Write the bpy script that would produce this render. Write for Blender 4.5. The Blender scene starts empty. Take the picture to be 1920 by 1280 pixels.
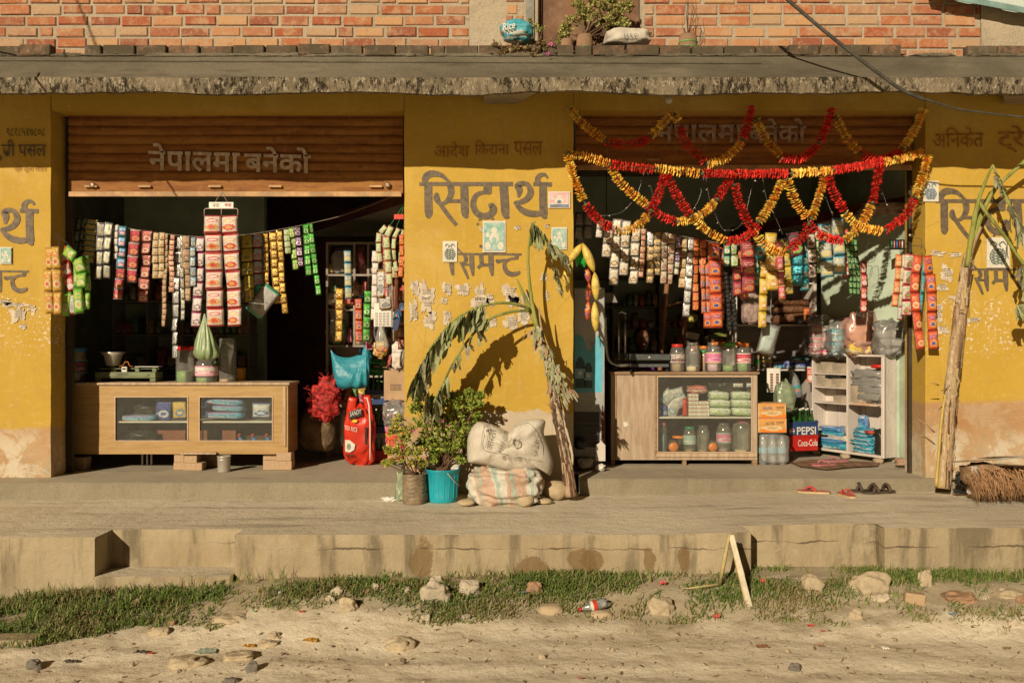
import bpy, bmesh, math, random
from mathutils import Vector, Matrix, noise as mn
from math import sin, cos, pi, radians, sqrt, atan2
R = random.Random(7)
SC = bpy.context.scene
COL = SC.collection
K = 0.0006                      # metres per photo pixel per metre of depth
FL, SW, CE = 0.53, 0.40, 1.6    # shop floor, sidewalk, eye height

def P(px, py, Y): return Vector(((px-960)*K*Y, Y, CE-(py-640)*K*Y))
def X(px, Y): return (px-960)*K*Y
def Z(py, Y): return CE-(py-640)*K*Y
def V(*a): return Vector(a)

# ---------------------------------------------------------------- materials
class NT:
    def __init__(s, name):
        s.m = bpy.data.materials.new(name); s.m.use_nodes = True
        s.t = s.m.node_tree; s.b = s.t.nodes['Principled BSDF']; s.o = s.t.nodes['Material Output']
        s.tc = None
    def n(s, typ, **k):
        x = s.t.nodes.new(typ)
        for a, v in k.items(): setattr(x, a, v)
        return x
    def l(s, a, b): s.t.links.new(a, b)
    def inp(s, sock, v):
        if isinstance(v, bpy.types.NodeSocket): s.l(v, sock)
        elif isinstance(v, (tuple, list)) and len(v) == 3 and sock.type == 'RGBA': sock.default_value = (*v, 1)
        else: sock.default_value = v
    def co(s, kind='Object'):
        if not s.tc: s.tc = s.n('ShaderNodeTexCoord')
        return s.tc.outputs[kind]
    def mp(s, vec, sc):
        x = s.n('ShaderNodeMapping'); s.l(vec, x.inputs[0]); x.inputs['Scale'].default_value = sc; return x.outputs[0]
    def noise(s, vec, scale, detail=4, rough=.6, dist=0):
        x = s.n('ShaderNodeTexNoise'); s.l(vec, x.inputs['Vector'])
        x.inputs['Scale'].default_value = scale; x.inputs['Detail'].default_value = detail
        x.inputs['Roughness'].default_value = rough; x.inputs['Distortion'].default_value = dist
        return x.outputs['Fac']
    def ma(s, op, a, b=0.0, c=None):
        x = s.n('ShaderNodeMath', operation=op); s.inp(x.inputs[0], a); s.inp(x.inputs[1], b)
        if c is not None: s.inp(x.inputs[2], c)
        return x.outputs[0]
    def ss(s, v, lo, hi):
        x = s.n('ShaderNodeMapRange', interpolation_type='SMOOTHSTEP'); s.inp(x.inputs[0], v)
        x.inputs[1].default_value = lo; x.inputs[2].default_value = hi; return x.outputs[0]
    def mx(s, f, a, b, mode='MIX'):
        x = s.n('ShaderNodeMix', data_type='RGBA', blend_type=mode)
        s.inp(x.inputs['Factor'], f); s.inp(x.inputs[6], a); s.inp(x.inputs[7], b); return x.outputs[2]
    def xyz(s, vec):
        x = s.n('ShaderNodeSeparateXYZ'); s.l(vec, x.inputs[0]); return x.outputs
    def bump(s, h, st, d=.02):
        x = s.n('ShaderNodeBump'); s.inp(x.inputs['Strength'], st); x.inputs['Distance'].default_value = d
        s.inp(x.inputs['Height'], h); s.l(x.outputs[0], s.b.inputs['Normal']); return x
    def fin(s, col, rough=.8, metal=0.0, spec=.4):
        s.inp(s.b.inputs['Base Color'], col); s.inp(s.b.inputs['Roughness'], rough)
        s.inp(s.b.inputs['Metallic'], metal); s.b.inputs['Specular IOR Level'].default_value = spec
        return s.m
    def island(s): return s.n('ShaderNodeNewGeometry').outputs['Random Per Island']

MC = {}
def mat(name, col, rough=.7, metal=0.0, var=.22, vs=6, bump=.25, bs=60, col2=None, island=0.0, spec=.4, dirt=0.0):
    """plain procedural material: colour broken up by noise, fine bump"""
    if name in MC: return MC[name]
    t = NT(name); c = t.co()
    a = t.noise(c, vs, 5, .65)
    c2 = col2 or tuple(x*(1-var*1.6) for x in col)
    k = t.mx(t.ss(a, .35, .68), c2, col)
    if island:
        i = t.island(); k = t.mx(t.ma('MULTIPLY', i, island), k, tuple(min(1, x*1.5+.02) for x in col))
        k = t.mx(t.ma('MULTIPLY', t.ma('FRACT', t.ma('MULTIPLY', i, 7.31)), island), k, tuple(x*.45 for x in col))
    if dirt: k = t.mx(t.ma('MULTIPLY', t.ss(t.noise(c, vs*3.1, 6, .7), .5, .75), dirt), k, (.30, .24, .16))
    if bump: t.bump(t.noise(c, bs, 4), bump, .01)
    MC[name] = t.fin(k, t.ma('ADD', t.ma('MULTIPLY', a, .2), rough-.1), metal, spec)
    return MC[name]

def clear(name, tint=(1, 1, 1), body=.12, bodycol=(.8, .8, .75), rough=.08):
    """thin clear plastic or glass: transparent, a little haze and gloss"""
    if name in MC: return MC[name]
    t = NT(name); tr = t.n('ShaderNodeBsdfTransparent'); tr.inputs[0].default_value = (*tint, 1)
    t.fin(bodycol, rough, 0, .6)
    d = t.noise(t.co(), 14, 4); f = t.ma('ADD', t.ma('MULTIPLY', d, body*1.2), body*.4)
    mx = t.n('ShaderNodeMixShader'); t.inp(mx.inputs[0], f); t.l(tr.outputs[0], mx.inputs[1]); t.l(t.b.outputs[0], mx.inputs[2])
    g = t.n('ShaderNodeBsdfGlossy'); g.inputs['Roughness'].default_value = rough
    fr = t.n('ShaderNodeFresnel'); fr.inputs[0].default_value = 1.45
    m2 = t.n('ShaderNodeMixShader'); t.l(fr.outputs[0], m2.inputs[0]); t.l(mx.outputs[0], m2.inputs[1]); t.l(g.outputs[0], m2.inputs[2])
    t.l(m2.outputs[0], t.o.inputs[0]); MC[name] = t.m; return t.m

def wrap(name, base, band=None, blob=None, blob2=None, metal=0.0, rough=.3, ink=(.05, .04, .04), cell=0):
    """printed wrapper on UV 0..1: end bands, printed oval, second motif, rows of small print"""
    if name in MC: return MC[name]
    t = NT(name); u = t.xyz(t.co('UV')); x, y = u[0], u[1]; ob = t.co()
    w = t.ma('MULTIPLY', t.ma('SUBTRACT', t.noise(ob, 46, 3), .5), .55)
    band = band or tuple(c*.6 for c in base); blob = blob or tuple(min(1, c*1.4+.1) for c in base)
    blob2 = blob2 or band
    def ell(cx, cy, rx, ry, warp=1.0):
        a = t.ma('DIVIDE', t.ma('SUBTRACT', x, cx), rx); b = t.ma('DIVIDE', t.ma('SUBTRACT', y, cy), ry)
        d = t.ma('ADD', t.ma('MULTIPLY', a, a), t.ma('MULTIPLY', b, b))
        return t.ma('LESS_THAN', t.ma('ADD', d, t.ma('MULTIPLY', w, 3*warp)), 1.0)
    k = t.mx(t.ss(t.noise(ob, 25, 3), .3, .7), tuple(c*.78 for c in base), base)
    k = t.mx(ell(.5, .33, .36, .17, 1.6), k, blob)
    k = t.mx(ell(.5, .33, .2, .09, 2.2), k, blob2)
    k = t.mx(ell(.5, .68, .34, .10, .4), k, blob2)
    k = t.mx(ell(.5, .68, .26, .05, 1.5), k, base)
    k = t.mx(t.ma('MULTIPLY', t.ss(t.noise(ob, 95, 3, .7), .58, .62), .7), k, blob2)
    k = t.mx(t.ma('MULTIPLY', t.ss(t.noise(t.mp(ob, (1, 1, 2)), 130, 2, .7), .62, .65), .6), k, tuple(min(1, c*1.3+.15) for c in base))
    pr = t.ma('MULTIPLY', t.ma('GREATER_THAN', t.noise(t.mp(t.co('UV'), (34, 1, 1)), 1.0, 1), .52),
              t.ma('LESS_THAN', t.ma('ABSOLUTE', t.ma('SUBTRACT', t.ma('FRACT', t.ma('MULTIPLY', y, 14)), .5)), .17))
    zone = t.ma('LESS_THAN', t.ma('ABSOLUTE', t.ma('SUBTRACT', y, .52)), .045)
    k = t.mx(t.ma('MULTIPLY', t.ma('MULTIPLY', pr, zone), .8), k, ink)
    k = t.mx(t.ma('GREATER_THAN', t.ma('ABSOLUTE', t.ma('SUBTRACT', y, .5)), t.ma('ADD', .405, t.ma('MULTIPLY', w, .05))), k, band)
    fr = t.ma('MAXIMUM', t.ma('MULTIPLY', t.ma('GREATER_THAN', t.ma('ABSOLUTE', t.ma('SUBTRACT', x, .5)), .455), .7), t.ma('GREATER_THAN', t.ma('ABSOLUTE', t.ma('SUBTRACT', y, .5)), .478))
    k = t.mx(t.ma('MULTIPLY', fr, .55), k, tuple(min(1, c*.5+.36) for c in base))
    cr = t.noise(t.mp(ob, (1, 1, .35)), 75, 4, .7, 1.2)
    t.bump(cr, .9, .008)
    MC[name] = t.fin(k, rough, metal, .55); return t.m

# ---------------------------------------------------------------- mesh builder
WORLD = {}
class MB:
    def __init__(s, *mats): s.v = []; s.f = []; s.mi = []; s.sm = []; s.uv = []; s.mats = list(mats); s.cur = 0; s.smooth = False
    def use(s, m, smooth=None):
        if m not in s.mats: s.mats.append(m)
        s.cur = s.mats.index(m)
        if smooth is not None: s.smooth = smooth
        return s
    def add(s, vs, fs, uvs=None):
        b = len(s.v); s.v += [Vector(v) for v in vs]
        for i, f in enumerate(fs):
            s.f.append([b+j for j in f]); s.mi.append(s.cur); s.sm.append(s.smooth)
            s.uv.append(uvs[i] if uvs else None)
        return s
    def quad(s, a, b, c, d): return s.add([a, b, c, d], [(0, 1, 2, 3)], [[(0, 0), (1, 0), (1, 1), (0, 1)]])
    def box(s, x0, x1, y0, y1, z0, z1, M=None):
        vs = [V(x, y, z) for x in (x0, x1) for y in (y0, y1) for z in (z0, z1)]
        if M: vs = [M @ v for v in vs]
        fs = [(0, 1, 3, 2), (4, 6, 7, 5), (0, 4, 5, 1), (2, 3, 7, 6), (0, 2, 6, 4), (1, 5, 7, 3)]
        uv = [[(0, 0), (0, 1), (1, 1), (1, 0)], [(0, 0), (1, 0), (1, 1), (0, 1)], [(0, 0), (1, 0), (1, 1), (0, 1)],
              [(1, 0), (1, 1), (0, 1), (0, 0)], [(0, 0), (0, 1), (1, 1), (1, 0)], [(0, 0), (1, 0), (1, 1), (0, 1)]]
        return s.add(vs, fs, uv)
    def bar(s, a, b, w, t):
        """square bar from a to b"""
        a, b = Vector(a), Vector(b); d = (b-a).normalized(); up = V(0, 0, 1) if abs(d.z) < .9 else V(0, 1, 0)
        r = d.cross(up).normalized()*w/2; q = d.cross(r).normalized()*t/2
        vs = [p+i*r+j*q for p in (a, b) for i, j in ((-1, -1), (1, -1), (1, 1), (-1, 1))]
        return s.add(vs, [(0, 1, 2, 3), (7, 6, 5, 4), (0, 4, 5, 1), (1, 5, 6, 2), (2, 6, 7, 3), (3, 7, 4, 0)])
    def tube(s, pts, r, seg=6, caps=True, jag=0):
        pts = [Vector(p) for p in pts]; n = len(pts); rs = r if isinstance(r, (list, tuple)) else [r]*n
        vs = []; ref = V(.13, .97, .2)
        for i, p in enumerate(pts):
            d = (pts[min(i+1, n-1)]-pts[max(i-1, 0)]).normalized()
            a = d.cross(ref); a = a.normalized() if a.length > 1e-4 else V(1, 0, 0); b = d.cross(a).normalized()
            for k in range(seg):
                q = 2*pi*k/seg; rr = rs[i]*(1+(R.uniform(-jag, jag) if jag else 0))
                vs.append(p+(a*cos(q)+b*sin(q))*rr)
        fs = []; uv = []
        for i in range(n-1):
            for k in range(seg):
                k2 = (k+1) % seg; fs.append((i*seg+k, i*seg+k2, (i+1)*seg+k2, (i+1)*seg+k))
                u0, u1, v0, v1 = k/seg, (k+1)/seg, i/(n-1), (i+1)/(n-1)
                uv.append([(u0, v0), (u1, v0), (u1, v1), (u0, v1)])
        if caps:
            fs += [tuple(range(seg))[::-1], tuple((n-1)*seg+k for k in range(seg))]; uv += [None, None]
        sm = s.smooth; s.smooth = True; s.add(vs, fs, uv); s.smooth = sm
        return s
    def lathe(s, c, prof, seg=20, ax=None, caps=True, a0=0, a1=2*pi):
        """profile [(r,h)] turned about an axis through c"""
        c = Vector(c); M = Matrix.Identity(3)
        if ax is not None: M = V(0, 0, 1).rotation_difference(Vector(ax).normalized()).to_matrix()
        full = abs(a1-a0) > 6.28; n = seg if full else seg+1; vs = []
        for r, h in prof:
            for k in range(n):
                q = a0+(a1-a0)*k/seg; vs.append(c+M @ V(r*cos(q), r*sin(q), h))
        fs = []; uv = []; m = len(prof)
        for i in range(m-1):
            for k in range(seg):
                k2 = (k+1) % n; fs.append((i*n+k, i*n+k2, (i+1)*n+k2, (i+1)*n+k))
                uv.append([(k/seg, i/(m-1)), ((k+1)/seg, i/(m-1)), ((k+1)/seg, (i+1)/(m-1)), (k/seg, (i+1)/(m-1))])
        sm = s.smooth; s.smooth = True
        s.add(vs, fs, uv); s.smooth = False
        if caps and full:
            b = len(s.v)-len(vs)
            for i, rev in ((0, True), (m-1, False)):
                if prof[i][0] > 1e-4:
                    f = [b+i*n+k for k in range(n)]
                    s.f.append(f[::-1] if rev else f); s.mi.append(s.cur); s.sm.append(False); s.uv.append(None)
        s.smooth = sm; return s
    def soft(s, c, size, p=2.6, nz=.12, ns=6, seed=0, nu=20, nv=14, M=None, taper=0, flat=0):
        """soft rounded body (sack, bag, stone) with lumps"""
        c = Vector(c); vs = []; e = 2/p
        def sg(a): return math.copysign(abs(a)**e, a)
        for i in range(nv+1):
            la = -pi/2+pi*i/nv
            for k in range(nu):
                lo = 2*pi*k/nu; q = V(sg(cos(la))*sg(cos(lo)), sg(cos(la))*sg(sin(lo)), sg(sin(la)))
                w = 1-taper*(q.z+1)/2
                q = V(q.x*w, q.y*w, q.z)
                d = mn.noise(q*ns*.35+V(seed*3.1, seed, 0))*nz*1.2+mn.noise(q*ns+V(seed, 5, 3))*nz*.8
                q = q*(1+d); q = V(q.x*size[0]/2, q.y*size[1]/2, q.z*size[2]/2)
                if flat and q.z < -size[2]/2*flat: q.z = -size[2]/2*flat
                vs.append(c+(M @ q if M else q))
        fs = []; uv = []
        for i in range(nv):
            for k in range(nu):
                k2 = (k+1) % nu; fs.append((i*nu+k, i*nu+k2, (i+1)*nu+k2, (i+1)*nu+k))
                uv.append([(k/nu, i/nv), ((k+1)/nu, i/nv), ((k+1)/nu, (i+1)/nv), (k/nu, (i+1)/nv)])
        sm = s.smooth; s.smooth = True; s.add(vs, fs, uv); s.smooth = sm; return s
    def pillow(s, w, h, t, seed=0, nx=6, ny=8, M=None, crimp=.03, wr=.25):
        """sealed puffed packet, in the xz plane, front towards -y, top at z=0, hanging down"""
        vs = []; idx = {}; r = random.Random(seed)
        for side in (-1, 1):
            for j in range(ny+1):
                for i in range(nx+1):
                    u, v = i/nx*2-1, j/ny*2-1; edge = abs(u) > .999 or abs(v) > .999
                    if side == 1 and edge: idx[side, i, j] = idx[-1, i, j]; continue
                    th = t/2*max(0, 1-abs(u)**3)**.6*max(0, 1-abs(v)**(4 if t > .02 else 6))**.8
                    th *= 1+wr*mn.noise(V(u*2.2+seed, v*3.1, side))
                    pin = 1-.1*min(1, t/w)*(1-abs(v)**2)*abs(u)
                    q = V(u*w/2*pin, side*th+(R.uniform(-1, 1)*crimp*w*.4 if edge and abs(v) > .9 else 0), -h/2+v*h/2)
                    idx[side, i, j] = len(vs); vs.append(M @ q if M else q)
        fs = []; uv = []
        for side in (-1, 1):
            for j in range(ny):
                for i in range(nx):
                    a = [(i, j), (i+1, j), (i+1, j+1), (i, j+1)]
                    if side == 1: a = a[::-1]
                    fs.append([idx[side, p[0], p[1]] for p in a]); uv.append([(p[0]/nx, p[1]/ny) for p in a])
        sm = s.smooth; s.smooth = True; s.add(vs, fs, uv); s.smooth = sm; return s
    def ribbon(s, pts, ws, nrm=V(0, -1, 0), thick=0.0):
        """flat brush stroke: centre points with widths, lying in the plane of nrm"""
        n = len(pts); vs = []
        for i, p in enumerate(pts):
            d = (Vector(pts[min(i+1, n-1)])-Vector(pts[max(i-1, 0)])).normalized(); q = nrm.cross(d).normalized()*ws[i]/2
            vs += [Vector(p)+q, Vector(p)-q]
        fs = [(2*i, 2*i+1, 2*i+3, 2*i+2) for i in range(n-1)]
        return s.add(vs, fs)
    def mesh(s, name, off=V(0, 0, 0)):
        me = bpy.data.meshes.new(name); me.from_pydata([v-off for v in s.v], [], s.f)
        for m in s.mats: me.materials.append(m)
        me.polygons.foreach_set('material_index', s.mi); me.polygons.foreach_set('use_smooth', s.sm)
        if any(u is not None for u in s.uv):
            ul = me.uv_layers.new(name='UVMap'); d = []
            for f, u in zip(s.f, s.uv):
                for j in range(len(f)): d += list(u[j]) if u else [0, 0]
            ul.data.foreach_set('uv', d)
        me.update(); return me

def link(o, parent=None, w=None):
    COL.objects.link(o)
    if parent: o.parent = parent
    WORLD[o.name] = Vector(w) if w is not None else (WORLD[parent.name] if parent else V(0, 0, 0))
    return o
def tagit(o, label, cat, group=None, kind=None):
    o['label'] = label; o['category'] = cat
    if group: o['group'] = group
    if kind: o['kind'] = kind
    return o
def thing(name, label, cat, loc=(0, 0, 0), group=None):
    o = bpy.data.objects.new(name, None); o.location = loc; o.empty_display_size = .05
    link(o, None, loc); return tagit(o, label, cat, group)
def part(mb, name, parent, label=None, bevel=0, sub=0):
    """mesh given in world coordinates, linked under parent"""
    w = WORLD[parent.name]; o = bpy.data.objects.new(name, mb.mesh(name, w)); link(o, parent)
    if label: o['label'] = label
    mods(o, bevel, sub); return o
def mods(o, bevel, sub):
    if bevel:
        b = o.modifiers.new('b', 'BEVEL'); b.width = bevel; b.segments = 2; b.limit_method = 'ANGLE'; b.angle_limit = .6
    if sub:
        b = o.modifiers.new('s', 'SUBSURF'); b.levels = sub; b.render_levels = sub
def solo(mb, name, label, cat, group=None, kind=None, bevel=0, sub=0, loc=None):
    if loc is None:
        xs = [v.x for v in mb.v]; ys = [v.y for v in mb.v]; zs = [v.z for v in mb.v]
        loc = V((min(xs)+max(xs))/2, (min(ys)+max(ys))/2, min(zs))
    o = bpy.data.objects.new(name, mb.mesh(name, Vector(loc))); o.location = loc; link(o, None, loc)
    mods(o, bevel, sub); return tagit(o, label, cat, group, kind)
def struct(mb, name, label=None, kind='structure'):
    o = bpy.data.objects.new(name, mb.mesh(name)); link(o, None, (0, 0, 0)); o['kind'] = kind
    if label: o['label'] = label; o['category'] = name.replace('_', ' ')
    return o
def RT(loc, rz=0, ry=0, rx=0):
    return Matrix.Translation(Vector(loc)) @ Matrix.Rotation(rz, 4, 'Z') @ Matrix.Rotation(ry, 4, 'Y') @ Matrix.Rotation(rx, 4, 'X')

TXT = {}
def glyphs(body, off=0.0):
    """text outline as (points 0..1, aspect, faces)"""
    k = (body, off)
    if k not in TXT:
        c = bpy.data.curves.new('t', 'FONT'); c.body = body; c.offset = off; c.resolution_u = 4
        o = bpy.data.objects.new('t', c); COL.objects.link(o); dg = bpy.context.evaluated_depsgraph_get()
        me = bpy.data.meshes.new_from_object(o.evaluated_get(dg)); vs = [v.co.copy() for v in me.vertices]; fs = [tuple(p.vertices) for p in me.polygons]
        bpy.data.objects.remove(o); bpy.data.curves.remove(c); bpy.data.meshes.remove(me)
        x0, x1 = min(v.x for v in vs), max(v.x for v in vs); y0, y1 = min(v.y for v in vs), max(v.y for v in vs)
        TXT[k] = ([((v.x-x0)/(x1-x0), (v.y-y0)/(y1-y0)) for v in vs], (x1-x0)/(y1-y0), fs)
    return TXT[k]
def text(mb, m, body, o, ux, uz, off=0.0, shear=0):
    """text fitted to the parallelogram o, o+ux, o+uz"""
    pts, _, fs = glyphs(body, off); mb.use(m); o, ux, uz = Vector(o), Vector(ux), Vector(uz)
    mb.add([o+ux*(x+shear*y)+uz*y for x, y in pts], fs); return mb
def textpx(mb, m, body, x0, y0, x1, y1, Y, off=0.0, tilt=0):
    o = P(x0, y1, Y); return text(mb, m, body, o, P(x1, y1-tilt, Y)-o, P(x0, y0, Y)-o, off)
def cr(pts, n=6):
    """Catmull-Rom through tuples of any length"""
    out = []; L = len(pts)
    for i in range(L-1):
        p0, p1, p2, p3 = pts[max(i-1, 0)], pts[i], pts[i+1], pts[min(i+2, L-1)]
        for k in range(n):
            t = k/n
            out.append(tuple(.5*(2*b+(c-a)*t+(2*a-5*b+4*c-d)*t*t+(3*b-a-3*c+d)*t**3) for a, b, c, d in zip(p0, p1, p2, p3)))
    out.append(tuple(pts[-1])); return out
# ---------------------------------------------------------------- camera, light
cd = bpy.data.cameras.new('camera'); cam = bpy.data.objects.new('camera', cd); COL.objects.link(cam)
cam.location = (0, 0, CE); cam.rotation_euler = (pi/2, 0, 0); cd.sensor_width = 36; cd.lens = 31.25; cd.clip_end = 1000; cd.clip_start = .05
SC.camera = cam
SUN = V(.49, 1, -.465)
ld = bpy.data.lights.new('sun', 'SUN'); ld.energy = 5.0; ld.angle = radians(.55); ld.color = (1, .84, .62)
lo = bpy.data.objects.new('sun', ld); COL.objects.link(lo); lo.rotation_euler = SUN.to_track_quat('-Z', 'Y').to_euler(); lo.location = (-4, -6, 6)
w = bpy.data.worlds.new('World'); SC.world = w; w.use_nodes = True
nt = w.node_tree; bg = nt.nodes['Background']; sky = nt.nodes.new('ShaderNodeTexSky'); sky.sky_type = 'NISHITA'; sky.sun_disc = False
sky.sun_elevation = radians(22.7); sky.sun_rotation = radians(206); sky.dust_density = 1.0; sky.air_density = 1.0; sky.ozone_density = 1.0
tint = nt.nodes.new('ShaderNodeMix'); tint.data_type = 'RGBA'; tint.blend_type = 'MULTIPLY'; tint.inputs['Factor'].default_value = 1
tint.inputs[7].default_value = (.34, .175, .075, 1)
nt.links.new(sky.outputs[0], tint.inputs[6]); nt.links.new(tint.outputs[2], bg.inputs[0]); bg.inputs[1].default_value = .05
vs_ = SC.view_settings; vs_.view_transform = 'Standard'; vs_.look = 'None'; vs_.exposure = 0.0; vs_.gamma = 1

# ---------------------------------------------------------------- setting materials
def wall_paint():
    t = NT('ochre_wall_paint'); c = t.co(); x, y, z = t.xyz(c)[0], t.xyz(c)[1], t.xyz(c)[2]
    n1 = t.noise(c, 1.1, 5, .6); n2 = t.noise(c, 7, 6, .7); n3 = t.noise(c, 38, 5, .75)
    k = t.mx(t.ss(n1, .3, .7), (.43, .275, .034), (.50, .33, .052))
    k = t.mx(t.ma('MULTIPLY', t.ss(n2, .48, .7), .5), k, (.40, .26, .07))
    k = t.mx(t.ma('MULTIPLY', t.ss(t.noise(c, .8, 6, .7, .5), .52, .68), .5), k, (.56, .40, .13))
    k = t.mx(t.ma('MULTIPLY', t.ss(t.noise(t.mp(c, (6, 6, .5)), 3.5, 6, .75), .58, .72), .45), k, (.28, .16, .04))
    st = t.noise(t.mp(c, (5, 5, .8)), 2.2, 5, .7)
    k = t.mx(t.ma('MULTIPLY', t.ss(st, .52, .75), .35), k, (.55, .42, .15))
    # faded dado
    w1 = t.ma('ADD', z, t.ma('MULTIPLY', t.ma('SUBTRACT', n2, .5), .09)); w1 = t.ma('SUBTRACT', w1, t.ma('MULTIPLY', x, .028))
    dado = t.mx(t.ss(n1, .35, .6), (.38, .22, .11), (.46, .33, .19)); dado = t.mx(t.ss(t.noise(c, 3.2, 8, .78, .5), .46, .56), dado, (.54, .48, .36)); dado = t.mx(t.ma('MULTIPLY', t.ss(t.noise(c, 5.7, 7, .8), .52, .6), .6), dado, (.33, .30, .21))
    dado = t.mx(t.ma('MULTIPLY', t.ss(n3, .55, .7), .5), dado, (.33, .22, .12))
    top = t.ss(z, .99, .72); dado = t.mx(top, t.mx(.65, dado, (.36, .19, .075)), dado)
    k = t.mx(t.ss(w1, 1.045, 1.0), k, dado)
    # bare plaster at the foot of the middle pier, ragged edge
    w2 = t.ma('ADD', z, t.ma('MULTIPLY', t.ma('SUBTRACT', t.noise(c, 9, 5, .7), .5), .20))
    mid = t.ma('LESS_THAN', t.ma('ABSOLUTE', t.ma('SUBTRACT', x, .06)), .44)
    k = t.mx(t.ma('MULTIPLY', mid, t.ss(w2, 1.055, 1.04)), k, t.mx(n2, (.40, .33, .23), (.55, .47, .35)))
    # old paste and chips
    band = t.ma('MULTIPLY', t.ss(z, 1.25, 1.6), t.ss(z, 2.12, 1.9)); side = t.ss(t.ma('ABSOLUTE', t.ma('ADD', x, .2)), 1.2, 3.0)
    chip = t.ma('ADD', n3, t.ma('MULTIPLY', t.ma('MULTIPLY', band, side), .16)); chip = t.ma('ADD', chip, t.ma('MULTIPLY', t.ma('SUBTRACT', n2, .5), .35))
    k = t.mx(t.ss(chip, .735, .76), k, (.66, .58, .45))
    k = t.mx(t.ss(t.ma('ADD', t.noise(c, 70, 3), t.ma('MULTIPLY', n2, .12)), .80, .82), k, (.62, .55, .42))
    k = t.mx(t.ma('MULTIPLY', t.ss(t.noise(t.mp(c, (1, 1, 2.2)), 13, 7, .8), .53, .64), .38), k, (.58, .43, .15))
    k = t.mx(t.ma('MULTIPLY', t.ss(t.noise(c, 21, 7, .85), .55, .66), .35), k, (.31, .20, .05))
    gr = t.ma('MULTIPLY', t.ss(t.noise(c, 4.3, 5, .7), .64, .7), t.ma('MULTIPLY', t.ss(x, 3.2, 3.5), t.ss(z, 1.9, 1.4)))
    k = t.mx(t.ma('MULTIPLY', gr, .45), k, (.33, .46, .24))
    # fine cracks and grime
    vo = t.n('ShaderNodeTexVoronoi', feature='DISTANCE_TO_EDGE'); t.l(c, vo.inputs[0]); vo.inputs['Scale'].default_value = 1.7
    cr_ = t.ma('MULTIPLY', t.ma('LESS_THAN', t.ma('ADD', vo.outputs[0], t.ma('MULTIPLY', n3, .02)), .0135), t.ss(n1, .45, .6))
    k = t.mx(t.ma('MULTIPLY', cr_, .28), k, (.22, .12, .03))
    t.bump(t.ma('ADD', t.ma('MULTIPLY', n2, .6), t.ma('MULTIPLY', n3, .5)), .35, .012)
    return t.fin(k, .75, 0, .3)
def cement(name, a, b, sc=3, streak=(1, 1, 1), speck=.3, dark=(.16, .13, .09), bump=.4, ds=.55):
    t = NT(name); c = t.co(); v = t.mp(c, streak)
    k = t.mx(t.ss(t.noise(c, .9, 5), .35, .65), a, b)
    k = t.mx(t.ma('MULTIPLY', t.ss(t.noise(v, sc, 6, .7), ds, ds+.16), .6), k, dark)
    k = t.mx(t.ma('MULTIPLY', t.ss(t.noise(v, sc*2.3, 6, .7), .56, .7), .4), k, tuple(x*1.25 for x in b))
    n = t.noise(c, 90, 4, .7); k = t.mx(t.ma('MULTIPLY', t.ss(n, .5, .68), speck), k, tuple(x*.5 for x in a))
    t.bump(t.ma('ADD', t.ma('MULTIPLY', t.noise(c, 12, 6, .7), 1.0), t.ma('MULTIPLY', n, .35)), bump, .02)
    return t.fin(k, .9, 0, .2)
def riser():
    t = NT('stained_riser_concrete'); c = t.co(); X_ = t.xyz(c); x, z = X_[0], X_[2]
    k = t.mx(t.ss(t.noise(c, 1.6, 6, .65), .35, .65), (.33, .265, .165), (.41, .34, .22))
    s1 = t.noise(t.mp(c, (1, 1, .16)), 6.5, 5, .65)
    k = t.mx(t.ma('MULTIPLY', t.ma('MULTIPLY', t.ss(s1, .47, .64), t.ss(z, -.15, .3)), .85), k, (.15, .125, .08))
    k = t.mx(t.ma('MULTIPLY', t.ss(t.noise(c, 5.5, 6, .75), .55, .68), .45), k, (.43, .37, .26))
    n2 = t.noise(c, 16, 4)
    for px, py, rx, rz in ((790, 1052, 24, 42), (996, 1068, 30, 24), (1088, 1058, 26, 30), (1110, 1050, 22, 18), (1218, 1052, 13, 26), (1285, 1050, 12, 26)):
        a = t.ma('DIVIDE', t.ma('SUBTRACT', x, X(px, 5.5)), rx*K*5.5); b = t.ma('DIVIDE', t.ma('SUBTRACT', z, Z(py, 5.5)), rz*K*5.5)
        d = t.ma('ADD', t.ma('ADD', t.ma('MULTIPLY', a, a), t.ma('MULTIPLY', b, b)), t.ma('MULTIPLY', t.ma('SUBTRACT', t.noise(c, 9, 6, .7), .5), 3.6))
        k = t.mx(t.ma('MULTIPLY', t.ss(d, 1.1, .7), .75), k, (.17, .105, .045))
    ln = t.ma('SUBTRACT', t.ma('ADD', z, t.ma('MULTIPLY', t.ma('SUBTRACT', t.noise(t.mp(c, (1, 1, 0)), 5, 6, .7), .5), .07)), .315)
    crk = t.ma('LESS_THAN', t.ma('ABSOLUTE', ln), t.ma('MULTIPLY', t.ss(t.noise(t.mp(c, (1, 1, 0)), 3, 3), .38, .7), .0075))
    k = t.mx(t.ma('MULTIPLY', t.ma('MULTIPLY', crk, .75), t.ss(x, -2.0, -1.6)), k, (.07, .05, .03))
    t.bump(t.ma('ADD', t.ma('MULTIPLY', t.noise(c, 9, 7, .7), 1), t.ma('MULTIPLY', crk, -1)), .6, .025)
    return t.fin(k, .9, 0, .2)
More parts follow.
